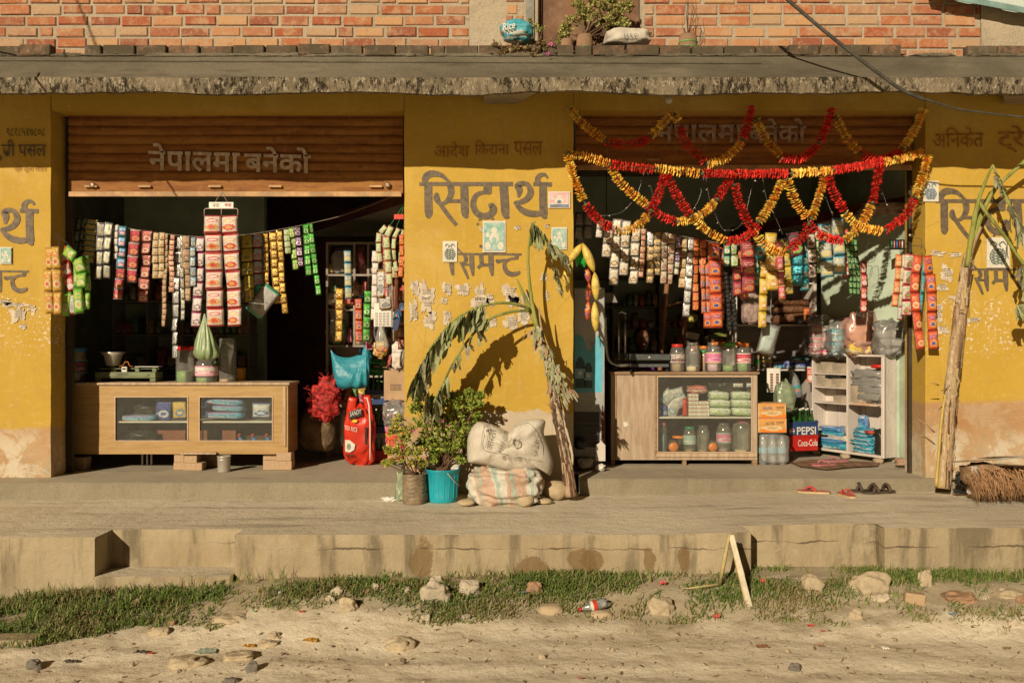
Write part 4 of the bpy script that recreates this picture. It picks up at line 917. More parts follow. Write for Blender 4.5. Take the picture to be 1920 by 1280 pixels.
def crate(label, px0, px1, pyt, pyb, Y, rz, col, txt, logo=None, tall=.11, rows=2, cols=4, bh=.24, ink=WHT, off=.012, group='bottle crates', glass=None, btext='green glass bottle'):
    """bottle crate; front lower left corner at px0,pyb"""
    o = P(px0, pyb, Y); w = (px1-px0)*K*Y/cos(rz); M = RT(o, rz); d = w*.7; t = thing('bottle_crate', label, 'crate', o, group)
    m = MB(col); z = tall
    for q in ((0, w, 0, .012), (0, w, d-.012, d)): m.box(q[0], q[1], q[2], q[3], 0, z, M)
    m.box(0, .012, .0125, d-.0125, 0, z, M); m.box(w-.012, w, .0125, d-.0125, 0, z, M); m.box(.0125, w-.0125, .0125, d-.0125, 0, .01, M)
    part(m, 'crate_body', t)
    m = MB(col); m.box(-.004, w+.004, -.005, -.0005, z-.016, z-.002, M); part(m, 'rim', t)
    for i in range(1, cols): part(MB(col).box(w*i/cols-.003, w*i/cols+.003, .0125, d-.0125, .011, z*.8, M), 'divider', t)
    if txt:
        tm = MB(); a, b, c_, e_ = txt[1:]; text(tm, ink, txt[0], M @ V(w*a, -.006, z*b), M.to_3x3() @ V(w*c_, 0, 0), V(0, 0, z*e_), off, txt[5] if len(txt) > 6 else 0); part(tm, 'crate_lettering', t)
    if logo:
        lx, ly, lr = logo; c = M @ V(w*lx, -.006, z*ly)
        for j, (mt, a0, a1) in enumerate(((WHT, 0, 2*pi), (plastic('logo_red', (.5, .03, .04)), .12*pi, .88*pi), (plastic('logo_blue', (.02, .06, .35)), 1.12*pi, 1.88*pi))):
            k = 24; rr = lr*(1.0 if j == 0 else .88); mm = MB(mt)
            pts = [c+M.to_3x3() @ V(rr*cos(a0+(a1-a0)*i/k), -.0006*(j+1), rr*sin(a0+(a1-a0)*i/k)*(1 if not j else .95)) for i in range(k+1)]
            if j:  # wave edge
                pts = pts+[c+M.to_3x3() @ V(rr*cos(a1)+(rr*cos(a0)-rr*cos(a1))*i/8, -.0006*(j+1), rr*sin(a0)*.95+sin(i/8*2*pi)*lr*.12) for i in range(1, 8)]
            mm.add(pts, [tuple(range(len(pts)))]); part(mm, 'round_emblem', t)
    for i in range(cols):
        for j in range(rows):
            p = M @ V(w*(i+.5)/cols, d*(j+.5)/rows*(.9 if rows > 1 else .5)+.01, .012)
            bottle(p.x, p.y, p.z, bh, w/cols*.40, glass or GB, WHT, '%s standing in the %s' % (btext, label.split(',')[0]), '%s in the %s' % ('bottles', label.split(',')[0]))
    return t
NAVY = plastic('navy_crate_plastic', (.025, .06, .18), .5); CRED = plastic('red_crate_plastic', (.50, .02, .015), .5)
crate('left shop navy crate, upper one behind the rice bag', 684, 724, 728, 758, 7.95, .05, NAVY, ('pepsi', .33, .35, .55, .4), (.18, .55, .016), .13, 2, 4, .26)
crate('left shop red crate, lowest one on the floor', 700, 738, 700, 868, 7.85, .05, CRED, None, None, .11, 1, 4, .22)
crate('left shop navy crate, lower one in shade', 700, 738, 700, 812, 7.88, .05, NAVY, None, None, .06, 1, 4, .20)
# rice bag
RB = thing('rice_bag', 'bright red glossy bag of rice standing on the floor of the left shop', 'bag', (X(676, 7.72), 7.72, FL))
RRED = plastic('glossy_red_print', (.58, .035, .015), .3, bump=.8, bs=7); m = MB(RRED); Yb = 7.72
c = V(X(675, Yb), Yb, (FL+Z(758, Yb))/2); m.soft(c, (63*K*Yb, .19, 108*K*Yb), 3.1, .20, 7, 3, 32, 24, taper=.10)
part(m, 'bag_body', RB, sub=1)
m = MB(RRED); m.pillow(18*K*Yb, 30*K*Yb, .02, 4, M=RT(P(662, 744, Yb), 0, .15)); m.pillow(16*K*Yb, 40*K*Yb, .02, 5, M=RT(P(687, 740, Yb), 0, -.15)); part(m, 'bag_ear', RB)
YF = Yb-.103
def onbag(mt, name, fn):
    mm = MB(); fn(mm); part(mm, name, RB)
def ellipse(mm, mt, px, py, rx, ry, Y, n=20, sag=0): mm.use(mt); mm.add([P(px+rx*cos(2*pi*i/n), py+ry*sin(2*pi*i/n)+sag*cos(4*pi*i/n), Y) for i in range(n)], [tuple(range(n))[::-1]])
onbag(0, 'white_oval', lambda mm: (mm.use(WHT).add([P(a, b, YF-.004) for a, b in ((647, 824), (656, 825), (666, 833), (664, 843), (656, 848), (647, 846))], [(0, 5, 4, 3, 2, 1)]), ellipse(mm, mat('sage_print', (.3, .36, .25)), 654, 837, 4, 6, YF-.005)))
onbag(0, 'bag_lettering', lambda mm: textpx(mm, WHT, 'TEX RICE', 646, 797, 670, 805, YF-.004, 0, -5))
onbag(0, 'brand_panel', lambda mm: mm.use(BLK).add([P(654, 772, YF-.003), P(677, 764, YF-.003), P(679, 778, YF-.003), P(654, 787, YF-.003)], [(0, 3, 2, 1)]))
onbag(0, 'brand_lettering', lambda mm: textpx(mm, WHT, 'SANDY', 656, 772, 677, 781, YF-.0055, 0, 6))
onbag(0, 'gold_seal', lambda mm: ellipse(mm, YEL, 665, 789, 5, 3, YF-.004))
onbag(0, 'side_print', lambda mm: (mm.use(BLK).add([P(684, 800, YF-.002), P(688, 800, YF-.002), P(688, 833, YF-.002), P(684, 833, YF-.002)], [(0, 3, 2, 1)]), [ellipse(mm, BLK, q, 853, 1.6, 2.4, YF-.0035) for q in (650, 656, 661)]))
onbag(0, 'seam', lambda mm: mm.use(WHT).tube([P(688, 745, Yb-.06), P(692, 760, YF+.012), P(694, 800, YF+.006), P(694, 845, YF+.01), P(694, 862, YF+.02)], .006, 6))
# cardboard box and bags at the pillar
bx = thing('cardboard_box', 'open brown cardboard box squeezed against the middle pier', 'box', P(742, 750, 7.75)); M_ = RT(P(720, 750, 7.70), -.12)
w_, h_, d_ = 48*K*7.7, 56*K*7.7, .2; m = MB(CARDB); m.box(0, w_, 0, .006, 0, h_, M_); m.box(0, .006, .0065, d_, 0, h_, M_); m.box(w_-.006, w_, .0065, d_, 0, h_, M_); m.box(.0065, w_-.0065, d_-.006, d_, 0, h_*1.05, M_); m.box(.0065, w_-.0065, .0065, d_-.0065, 0, .006, M_); part(m, 'box_body', bx)
m = MB(mat('box_print', (.12, .07, .04))); 
for i in range(9): m.box(w_*(.26+.05*i), w_*(.28+.05*i), -.001, -.0003, h_*.35, h_*.5, M_)
m.box(w_*.24, w_*.72, -.001, -.0003, h_*.51, h_*.53, M_); m.box(w_*.24, w_*.72, -.001, -.0003, h_*.33, h_*.345, M_); part(m, 'printed_mark', bx)
bagp(FILM, 718, 768, 750, 800, 7.68, 'clear shiny plastic bag bulging under the cardboard box', 'bag', 'plastic_bag', d=.2, nz=.35, seed=4, ns=10)
bagp(plastic('pink_cloth', (.55, .20, .30), .7, bump=.5), 722, 764, 775, 835, 7.80, 'pink bundle behind the potted shrub under the clear bag', 'bundle', 'cloth_bundle', d=.15, seed=7)
bagp(mat('orange_mixed_pack', (.5, .2, .06), .4, var=.6, vs=30), 640, 664, 726, 765, 7.95, 'colourful snack bag behind the red rice bag', 'bag', 'snack_bag', d=.1, nz=.35, seed=9)
bagp(WHT, 638, 652, 770, 835, 8.1, 'white sack standing behind the red rice bag', 'sack', 'sack', d=.12, seed=2)

# ---------------------------------------------------------------- hanging strips of sachets
SC_N = {}
def strip(px, py0, py1, w, n, mt, Y, label, tilt=0, t=.008, cat='sachet strip', group=None, mt2=None, pkt='sachet', cols=1, split=None):
    """n sealed sachets joined in a hanging strip; w, py in photo pixels; tilt in degrees from vertical"""
    top = P(px, py0, Y); H = (py1-py0)*K*Y; h = H/n; W = w*K*Y
    T = thing('sachet_strip' if t < .02 else 'snack_strip', label, cat, top, group or ('sachet strips hanging on the line' if t < .02 else 'snack packets hanging in strips'))
    a = radians(tilt); r = random.Random(int(px*7+py0)); cw = W/cols; y = 0; meshes = {}
    tw = r.uniform(-.25, .25)
    for j in range(n):
        tw += r.uniform(-.3, .3); tw *= .85
        for c in range(cols):
            m_ = mt2 if (mt2 and (j/n >= (split if split is not None else .5))) else mt
            k = (m_.name, r.randrange(3))
            if k not in meshes:
                mb = MB(m_); mb.pillow(cw*.995, h*1.0, t, r.randrange(999), 4 if t < .02 else 7, 6 if t < .02 else 9); meshes[k] = mb.mesh(pkt)
            o = bpy.data.objects.new(pkt, meshes[k]); xx = (c-(cols-1)/2)*cw
            o.location = (sin(a)*h*j+xx*cos(a), r.uniform(-.002, .002)+.012*sin(j*.8+px), -cos(a)*h*j+xx*sin(a)*-1)
            o.rotation_euler = (r.uniform(-.13, .13), -a+r.uniform(-.012, .012), tw*(1 if t < .02 else .8)); link(o, T)
    return T
def line(pts, name='string', label='thin string', r=.0022, col=None, cat='string', Y=None):
    m = MB(col or mat('grey_twine', (.35, .30, .22), .8)); m.tube([P(a, b, c) for a, b, c in cr(pts, 6)], r, 5); return solo(m, name, label, cat)
LY = 7.4
line([(120, 402, LY), (150, 408, LY), (225, 425, LY), (300, 437, LY), (380, 444, LY), (460, 440, LY), (530, 429, LY), (585, 418, LY), (655, 400, LY), (752, 362, 7.25)], label='string sagging across the left shopfront holding sachet strips')
W_ = wrap
SGRN = W_('dark_green_sachet', (.10, .13, .09), (.2, .22, .16), (.2, .25, .15), metal=.3); SBY = W_('yellow_blue_sachet', (.55, .42, .04), (.04, .2, .4), (.04, .22, .42), (.6, .5, .1))
SSIL = W_('silver_sachet', (.42, .42, .40), (.5, .5, .48), (.35, .34, .28), (.5, .45, .2), metal=.5); SWHT = W_('white_sachet', (.72, .68, .62), (.6, .5, .45), (.6, .5, .4), (.7, .65, .6))
SBLU = W_('blue_red_sachet', (.04, .22, .45), (.1, .35, .2), (.5, .1, .08), (.5, .5, .5), metal=.2); SRED = W_('red_framed_sachet', (.42, .03, .05), (.65, .6, .55), (.55, .35, .1), (.6, .1, .12)); SPNK = W_('pink_foil_sachet', (.55, .22, .18), (.4, .08, .06), (.65, .5, .4), (.4, .1, .08), metal=.35)
SCRM = W_('cream_sachet', (.62, .52, .32), (.5, .35, .15), (.5, .3, .12), (.35, .18, .08)); SGPK = W_('rose_gold_sachet', (.60, .38, .24), (.5, .25, .12), (.5, .12, .1), (.6, .4, .3), metal=.3); SLNG = W_('silver_foil_sachet', (.62, .62, .62), (.5, .5, .5), (.25, .25, .25), (.6, .6, .6), metal=.6, rough=.25)
SPOR = W_('brown_portrait_sachet', (.45, .28, .14), (.65, .55, .4), (.2, .1, .06), (.55, .4, .3)); SPBL = W_('pale_blue_sachet', (.28, .40, .46), (.4, .5, .55), (.5, .4, .2), (.2, .3, .4), metal=.3); SWOM = W_('white_pink_sachet', (.68, .60, .58), (.55, .05, .2), (.15, .08, .08), (.6, .5, .5))
SYEL = W_('yellow_sachet', (.60, .47, .04), (.5, .35, .04), (.35, .3, .1), (.2, .15, .05)); SRWB = W_('red_blue_sachet', (.45, .50, .55), (.5, .05, .05), (.55, .1, .05), (.3, .35, .5)); STEA = W_('teal_foil', (.03, .35, .25), (.1, .5, .35), (.02, .2, .2), (.1, .5, .4), metal=.5)
SGLD = W_('gold_sachet', (.62, .36, .05), (.5, .25, .03), (.12, .05, .02), (.6, .45, .15), metal=.4); SWGR = W_('white_green_sachet', (.62, .66, .48), (.3, .45, .1), (.4, .5, .2), (.15, .35, .08)); SGYL = W_('green_yellow_sachet', (.35, .50, .12), (.15, .4, .06), (.5, .5, .2), (.1, .3, .05), metal=.3)
SPUR = W_('purple_foil_sachet', (.25, .16, .26), (.12, .06, .12), (.55, .45, .55), (.1, .05, .1), metal=.5); SGRE = W_('bright_green_sachet', (.09, .42, .05), (.06, .25, .04), (.4, .5, .3), (.04, .22, .03), metal=.35); SORG = W_('orange_sachet', (.62, .18, .03), (.5, .06, .02), (.65, .35, .08), (.4, .04, .02))
for q in [
 (156, 408, 474, 22, 3, SGRN, 'dark green sachet strip at the far left of the left line', -10, 2), (173, 411, 492, 25, 8, SBY, 'blue and yellow sachet strip second on the left line', -8, 1), (199, 418, 523, 30, 4, SSIL, 'wide silver sachet strip in the shade of the left line', -5, 2),
 (217, 421, 486, 13, 5, SWHT, 'short white sachet strip beside the wide silver one'), (231, 424, 562, 17, 7, SBLU, 'strip with blue sachets above and red ones below', -4, 1, SRED), (254, 430, 530, 20, 4, SRED, 'red sachet strip with white frames on the left line', -4),
 (276, 432, 567, 22, 6, SPNK, 'pinkish red foil sachet strip on the left line', -4), (299, 436, 522, 23, 6, SCRM, 'cream coloured sachet strip on the left line', -2, 2), (312, 438, 612, 9, 16, SPOR, 'long thin tan strip left of the long silver strip', -2), (322, 440, 548, 11, 11, SGPK, 'narrow rose gold strip on the left line'),
 (334, 443, 672, 14, 9, SLNG, 'longest silver foil strip reaching the red jar lid', -2), (342, 443, 600, 8, 8, SSIL, 'narrow grey strip behind the longest silver strip'), (350, 443, 564, 15, 5, SPOR, 'brown portrait sachet strip on the left line'), (362, 445, 537, 12, 5, SPBL, 'pale blue sachet strip beside the noodle hanger'),
 (376, 445, 613, 19, 6, SWOM, 'white and pink sachet strip left of the noodle hanger', -3), (463, 440, 566, 22, 5, SYEL, 'wide yellow sachet strip right of the noodle hanger', 2), (483, 440, 536, 19, 4, SRWB, 'red and grey blue sachet strip beside the yellow one'), (497, 437, 546, 10, 6, SGLD, 'narrow gold strip partly behind another gold strip', 2),
 (511, 435, 569, 14, 8, SGLD, 'gold sachet strip left of the longest gold one', 4), (523, 432, 588, 12, 8, SGLD, 'longest gold strip on the left line', 4), (537, 430, 476, 12, 4, SWGR, 'short whitish green strip on the left line', 6), (546, 427, 506, 12, 4, SGYL, 'green and yellow sachet strip with white patches', 6),
 (558, 425, 500, 13, 4, SPUR, 'purple foil sachet strip between green strips', 4), (572, 420, 517, 13, 5, SGRE, 'shorter bright green foil strip', 4, 1), (581, 418, 554, 11, 7, SGRE, 'longer bright green foil strip at the end of the left line', 7)]:
    a, b, c, w_, n_, mt, s = q[:7]; ti = q[7] if len(q) > 7 else 0; co = q[8] if len(q) > 8 else 1; m2 = q[9] if len(q) > 9 else None
    strip(a, b, c, w_, n_, mt, LY-.01+R.uniform(-.012, .012), s, ti, .0055, cols=co, mt2=m2)
bagp(STEA, 476, 498, 534, 562, 7.42, 'crinkled teal foil bundle under the red and blue strip', 'foil bundle', 'foil_bundle', d=.05, nz=.4, seed=4, ns=12)
# pouch hanging by a corner
m = MB(W_('grey_pouch', (.34, .33, .30), (.05, .35, .2), (.45, .44, .42), (.3, .3, .28), rough=.25)); M_ = RT(P(512, 540, 7.36), 0, radians(38)); m.pillow(36*K*7.36, 62*K*7.36, .03, 5, 8, 10, M_)
solo(m, 'foil_pouch', 'grey clear pouch with green dots hanging tilted below the gold strips', 'pouch')
# noodle hanger
NOO = W_('white_red_noodle_wrapper', (.70, .62, .55), (.55, .02, .02), (.52, .26, .04), (.50, .03, .03), rough=.35)
NOO2 = W_('white_red_wrapper_upside', (.70, .62, .55), (.55, .02, .02), (.50, .03, .03), (.55, .30, .05), rough=.35)
hg = thing('packet_hanger', 'white wire hanger with a sign, hanging from the left shutter by a cord', 'hanger', P(415, 358, 7.1)); HY = 7.12
WR = mat('white_coated_wire', (.6, .48, .42), .4, bump=0)
part(MB(WR).tube([P(403, 380, HY), P(415, 359, 7.13), P(427, 380, HY)], .002), 'cord', hg)
part(MB(WHT).box(X(392, HY), X(438, HY), HY-.004, HY+.004, Z(391, HY), Z(379, HY)), 'sign', hg, bevel=.002)
sg = MB(); textpx(sg, mat('grey_brown_print', (.2, .14, .12)), 'नया', 398, 382, 412, 389, HY-.005, .01); textpx(sg, mat('dark_red_print', (.4, .03, .05)), 'वाह', 421, 382, 434, 388, HY-.005, .02); part(sg, 'sign_lettering', hg)
part(MB(WR).tube([P(383, 405, HY), P(383, 393, HY), P(386, 391, HY), P(443, 391, HY), P(446, 393, HY), P(446, 405, HY)], .0028), 'frame', hg); part(MB(WR).tube([P(415, 391, HY), P(415, 405, HY)], .0022), 'frame_rod', hg)
strip(400, 404, 612, 33, 6, NOO, HY, 'left column of white and red noodle packets on the wire hanger', .8, .05, 'packet strip', pkt='noodle_packet')
strip(431, 404, 612, 33, 6, NOO2, HY, 'right column of white and red noodle packets on the wire hanger', 2.6, .05, 'packet strip', pkt='noodle_packet')
# green bag hanging over the jar
GBG = clear('thin_green_film', (.62, .78, .50), .6, (.34, .46, .22), .45); gb = thing('carrier_bag', 'thin green plastic bag with goods hanging above the jars', 'bag', P(385, 676, 7.3))
m = MB(GBG); prof = [(.006, .385), (.016, .34), (.036, .28), (.056, .22), (.074, .16), (.092, .10), (.102, .065), (.092, .03), (.055, .006), (.001, 0)]; c = P(385, 676, 7.3); ns = 84; vs = []
for rr, hh in prof[::-1]:
    for k in range(ns):
        q = 2*pi*k/ns; f = 1+.13*abs(sin(q*7+hh*4+sin(hh*9)))*min(1, hh*5)-.05+mn.noise(V(cos(q)*2.5, sin(q)*2.5, hh*5))*.3+mn.noise(V(cos(q)*9, sin(q)*9, hh*14))*.10; vs.append(c+V(rr*f*cos(q)+(hh-.1)*-.02, rr*f*sin(q)*.7, hh))
m.smooth = True; m.add(vs, [(j*ns+k, j*ns+(k+1) % ns, (j+1)*ns+(k+1) % ns, (j+1)*ns+k) for j in range(len(prof)-1) for k in range(ns)]); part(m, 'bag_body', gb)
m = MB(mat('pale_green_bundle', (.35, .40, .18), .8)); m.soft(c+V(.0, 0, .075), (.13, .09, .11), 3, .25, 6, 3); part(m, 'goods_inside', gb, sub=1)

# ---------------------------------------------------------------- hangers at the piers
def bent(pxs, m, label, w, n, t=.035, Y=6.9, name='snack_strip', cat='snack strip', group=None, jitter=0):
    """puffed packets following a path"""
    q = cr(pxs, 8); L = [0]
    for a, b in zip(q, q[1:]): L.append(L[-1]+math.hypot(b[0]-a[0], b[1]-a[1]))
    T = thing(name, label, cat, P(q[0][0], q[0][1], Y), group or 'snack packets hanging in strips'); h = L[-1]/n
    def at(s):
        i = max(0, min(len(L)-2, next((k for k, v in enumerate(L) if v > s), len(L)-1)-1)); f = (s-L[i])/(L[i+1]-L[i]+1e-9); return [u+(v-u)*f for u, v in zip(q[i], q[i+1])]
    for j in range(n):
        a, b = at(h*j), at(min(L[-1]-.01, h*(j+1))); A, B_ = P(a[0], a[1], Y), P(b[0], b[1], Y); d = B_-A; an = atan2(d.x, -d.z)
        mb = MB(m); mb.pillow(w*K*Y, d.length, t, j*7+int(a[0]), 7, 9); o = bpy.data.objects.new('snack_packet', mb.mesh('snack_packet'))
        o.location = A-WORLD[T.name]+V(0, R.uniform(-.008, .008), 0); o.rotation_euler = (R.uniform(-.1, .1), -an, R.uniform(-.35, .35)); link(o, T)
    return T
YS = W_('yellow_snack_wrapper', (.60, .38, .06), (.55, .3, .05), (.65, .5, .3), (.5, .1, .05)); RS = W_('red_white_snack', (.55, .04, .03), (.5, .03, .02), (.6, .5, .5), (.6, .55, .5)); GS = W_('lime_green_snack', (.16, .45, .03), (.1, .35, .03), (.5, .55, .4), (.5, .4, .05)); WS = W_('white_grey_snack', (.55, .52, .46), (.4, .04, .03), (.4, .38, .35), (.3, .3, .3))
HY = 6.86
bent([(93, 464), (91, 520), (94, 588)], YS, 'leftmost yellow snack strip hanging at the left pier', 17, 3); bent([(103, 462), (107, 520), (110, 590)], YS, 'second yellow snack strip hanging at the left pier', 17, 3, Y=6.84)
bent([(128, 462), (121, 490), (128, 520), (135, 546)], RS, 'red and silver snack strip at the left pier corner', 18, 3); bent([(122, 468), (140, 476), (152, 505), (155, 540)], GS, 'bright green snack strip bending over the hook at the left pier', 22, 3, Y=6.83)
bent([(146, 490), (146, 540), (150, 588)], GS, 'lower bright green snack strip at the left pier', 18, 2, Y=6.87); bent([(160, 480), (163, 530), (162, 580)], GS, 'rightmost green snack strip at the left pier', 14, 3, Y=6.9); bent([(128, 546), (126, 565), (122, 592)], GS, 'short dark green strip under the red one', 16, 1, Y=6.89); bent([(136, 550), (138, 570), (137, 590)], WS, 'short silver packet among green ones at the left pier', 14, 1)
line([(104, 436, 6.98), (110, 452, 6.9), (112, 466, 6.87)], label='wire hook holding the snacks at the left pier', col=mat('dark_wire', (.05, .05, .04)), name='wire_hook', cat='hook')
line([(104, 438, 6.98), (125, 455, 6.88), (140, 470, 6.85)], label='second dark wire over the green snack strips', col=MC['dark_wire'], name='wire_hook', cat='hook')
# cluster at the left edge of the middle pier
HY = 7.28; PG = W_('pale_green_tube_snack', (.58, .60, .36), (.45, .2, .1), (.6, .6, .45), (.3, .45, .2))
hh = thing('wire_hanger', 'green wire hanger with a red tag at the edge of the middle pier', 'hanger', P(748, 392, HY)); GW = mat('green_wire', (.08, .3, .12), .4, bump=0)
for a in ([(757, 384), (744, 404), (730, 425)], [(757, 384), (752, 405), (742, 428)], [(757, 384), (760, 405), (756, 428)]): part(MB(GW).tube([P(x, y, HY) for x, y in a], .002), 'wire', hh)
part(MB(TRED).box(X(739, HY), X(757, HY), HY-.006, HY-.003, Z(411, HY), Z(402, HY)), 'tag', hh)
bent([(724, 424), (712, 435), (710, 470), (714, 492)], PG, 'pale green tube snack strip, leftmost at the middle pier', 11, 4, .03, HY); bent([(734, 424), (724, 440), (727, 480), (731, 535)], PG, 'long pale green tube snack strip at the middle pier', 13, 5, .035, HY-.03)
bent([(748, 428), (740, 440), (738, 480), (744, 510)], PG, 'third pale green tube snack strip at the middle pier', 9, 4, .025, HY); bent([(755, 430), (752, 470), (750, 515)], PG, 'short pale strip beside the orange packets', 8, 4, .02, HY+.03)
bent([(753, 440), (753, 480), (751, 520)], SORG, 'inner orange snack strip at the middle pier', 10, 4, .02, HY-.03); bent([(759, 436), (759, 480), (759, 530)], SORG, 'outer orange snack strip at the middle pier', 9, 5, .02, HY-.02)
CARD = wrap('card_with_small_goods', (.62, .60, .55), (.5, .3, .08), (.15, .14, .14), (.2, .2, .2)); strip(714, 505, 560, 18, 1, CARD, HY, 'small goods card, upper left at the middle pier', 3, cat='goods card', group='cards of small goods'); strip(722, 555, 580, 24, 1, CARD, HY-.02, 'second goods card with grey squares', 4, cat='goods card', group='cards of small goods')
cd_ = thing('goods_card', 'white card with rows of black rings hanging at the middle pier', 'goods card', P(718, 568, HY), 'cards of small goods'); part(MB(WHT).box(X(701, HY), X(733, HY), HY-.001, HY+.001, Z(612, HY), Z(568, HY)), 'card', cd_)
for j in range(5):
    for i in range(4): part(MB(BLK).tube([P(706+i*7+2.4*cos(a_*pi/3), 588+j*5+1.6*sin(a_*pi/3), HY-.004) for a_ in range(7)], .0014, 4), 'ring', cd_)
bent([(742, 520), (744, 550), (742, 585)], mat('brown_bead_string', (.16, .05, .02), .4), 'bunch of brown bead strings at the middle pier', 12, 1, .03, HY)
def sandal(px, py, an, Y, label, col=None, grp='hanging blue sandals'):
    T = thing('sandal', label, 'sandal', P(px, py, Y), grp); M = RT(P(px, py, Y), 0, an); m = MB(col or plastic('navy_foam', (.03, .05, .12)))
    pts = [(.0, .095), (.028, .08), (.036, .04), (.028, 0), (.026, -.05), (.018, -.085), (-.01, -.092), (-.026, -.06), (-.028, 0), (-.032, .05), (-.02, .085)]; n = len(pts)
    m.add([M @ V(x, s, z) for s in (-.009, .009) for x, z in pts], [tuple(range(n)), tuple(range(2*n-1, n-1, -1))]+[(i, n+i, n+(i+1) % n, (i+1) % n) for i in range(n)]); part(m, 'sole', T, bevel=.003)
    part(MB(BLU).tube([M @ V(*q) for q in ((-.03, -.005, -.0), (-.015, -.035, .03), (.002, -.012, .06), (.016, -.035, .03), (.028, -.005, .0))], .007, 6), 'strap', T); part(MB(ORG).lathe(M @ V(0, -.035, .03), [(.001, 0), (.010, .002), (.001, .005)], 10, ax=(0, -1, 0)), 'badge', T)
sandal(744, 600, .15, HY-.04, 'navy sandal hanging at the middle pier, lower one'); sandal(757, 588, -.2, HY, 'navy sandal hanging at the middle pier, right one')
bg = thing('plastic_bag', 'clear bag with orange sweets at its bottom hanging at the middle pier', 'bag', P(716, 660, HY)); m = MB(FILM); c = P(718, 661, HY); vs = []; prof = [(.001, 0), (.045, .008), (.058, .04), (.05, .10), (.035, .16), (.02, .20), (.03, .22)]
for rr, h_ in prof:
    for k in range(24): q = 2*pi*k/24; f = 1+.12*sin(k*4+h_*20); vs.append(c+V(rr*f*cos(q)-.1*h_, rr*f*sin(q)*.6, h_))
m.smooth = True; m.add(vs, [(j*24+k, j*24+(k+1) % 24, (j+1)*24+(k+1) % 24, (j+1)*24+k) for j in range(len(prof)-1) for k in range(24)]); part(m, 'bag_body', bg); m = MB(ORG); m.soft(c+V(0, 0, .028), (.09, .06, .05), 2.6, .25, 7, 2); part(m, 'sweets', bg)
m = MB(wrap('magenta_card', (.45, .03, .15), (.5, .04, .15), (.6, .5, .5))); m.box(X(686, 7.7), X(698, 7.7), 7.7, 7.702, Z(655, 7.7), Z(598, 7.7)); solo(m, 'goods_card', 'narrow magenta card hanging behind the clear bag', 'goods card')
# ---------------------------------------------------------------- right counter
rc, rsh, rbase = display_counter('display_counter', 'weathered plywood counter with a solid door and one wide dusty glass window', 1146, 1420, 697, 862, 7.69, .48, [(1232, 1410, 705, 848)], 781, grain('pale_plywood', (.42, .33, .235), (.31, .225, .15), (9, 1, 1), dirt=.5, rough=.8), RAWD, DKW)
Y = 7.69; m = MB(RAWD)
for a, b in ((1146, 1153), (1280, 1287), (1411, 1420)): part(MB(RAWD).box(X(a, Y), X(b, Y), Y+.001, Y+.04, FL, Z(862.5, Y)), 'leg', rc)
part(MB(RAWW).box(X(1231, Y)-.003, X(1419, Y), Y-.012, Y-.0055, Z(856, Y), Z(849, Y)), 'lower_rail', rc, bevel=.002)
part(MB(RAWD).box(X(1229, Y)-.004, X(1231, Y), Y-.008, Y-.001, Z(858, Y), Z(702, Y)), 'door_edge', rc)
part(MB(RAWD).box(X(1153, Y), X(1156, Y), Y-.008, Y-.001, Z(858, Y), Z(702, Y)), 'edge_trim', rc)
m = MB(WHT); n = 12; c = P(1173, 795, Y-.001); m.add([c+V(.025*cos(a*pi/6)*(1+.3*sin(a*5)), 0, .022*sin(a*pi/6)*(1+.3*cos(a*3))) for a in range(12)], [tuple(range(12))[::-1]]); part(m, 'sticker_scrap', rc)
# counter contents
W1 = W_('white_print_carton', (.68, .66, .60), (.6, .2, .1), (.2, .25, .2), (.6, .6, .6), rough=.7); MNT = W_('mint_pack', (.60, .68, .55), (.5, .6, .25), (.35, .5, .2), (.6, .65, .6))
for j in range(6):
    for i, a in enumerate((1290, 1309)):
        if j > 3 and i: continue
        y0 = 779-j*7; m = MB(W1); Yq = 7.82; m.box(X(a, Yq), X(a+18+(j < 3)*1, Yq), Yq-.04+j*.002, Yq+.04, Z(y0, Yq), Z(y0-6.4, Yq))
        solo(m, 'carton', 'small white carton in the stack behind the glass of the right counter', 'carton', 'stacked small white cartons')
for j in range(3):
    for i, a in enumerate((1328, 1369)):
        flatpk(MNT, 'soft mint green packet, %s of the %s pile in the right counter' % (('bottom', 'middle', 'top')[j], ('left', 'right')[i]), a, a+41-(j == 2)*4, 763-j*15, 778-j*15, 7.82, .16, group='soft mint packets in the right counter', seed=j*3+i, ang=3)
bagp(DKB, 1328, 1388, 712, 740, 7.85, 'black plastic bag lying on the mint packets', d=.1, nz=.4, seed=7)
packet('carton', 'upright red toothpaste carton beside the white cartons', 'carton', TRED, 1284, 763, 9, 34, 7.8, .03); packet('carton', 'dark blue battery card at the left of the glass window', 'carton', NVY, 1247, 770, 8, 20, 7.8, .02); packet('carton', 'second dark blue battery card beside the silver packets', 'carton', NVY, 1236, 770, 7, 22, 7.8, .02)
for i, (px, py, w_, h_, an) in enumerate([(1262, 765, 26, 36, 25), (1275, 752, 30, 26, -30), (1252, 745, 26, 30, 40), (1268, 738, 30, 22, -15)]):
    packet('packet', 'crumpled silver white packet %s in the right counter' % ('lowest', 'at the right', 'at the left', 'topmost')[i], 'packet', W_('grey_white_pack', (.50, .50, .47), (.3, .4, .45), (.2, .3, .4), (.5, .5, .5), metal=.3), px, py, w_, h_, 7.83, .03, an, 'crumpled silver packets', i)
bagp(W_('pink_red_pack', (.55, .25, .2), (.6, .1, .1), (.6, .5, .45)), 1288, 1325, 722, 737, 7.85, 'flat red and white packets on the white cartons', 'packet', 'packet', seed=4)
packet('packet', 'red and blue packet on top of the mint pile', 'packet', WBL, 1408, 722, 18, 9, 7.8, .03); packet('packet', 'white and red packet on the mint pile', 'packet', W1, 1384, 722, 20, 8, 7.8, .03)
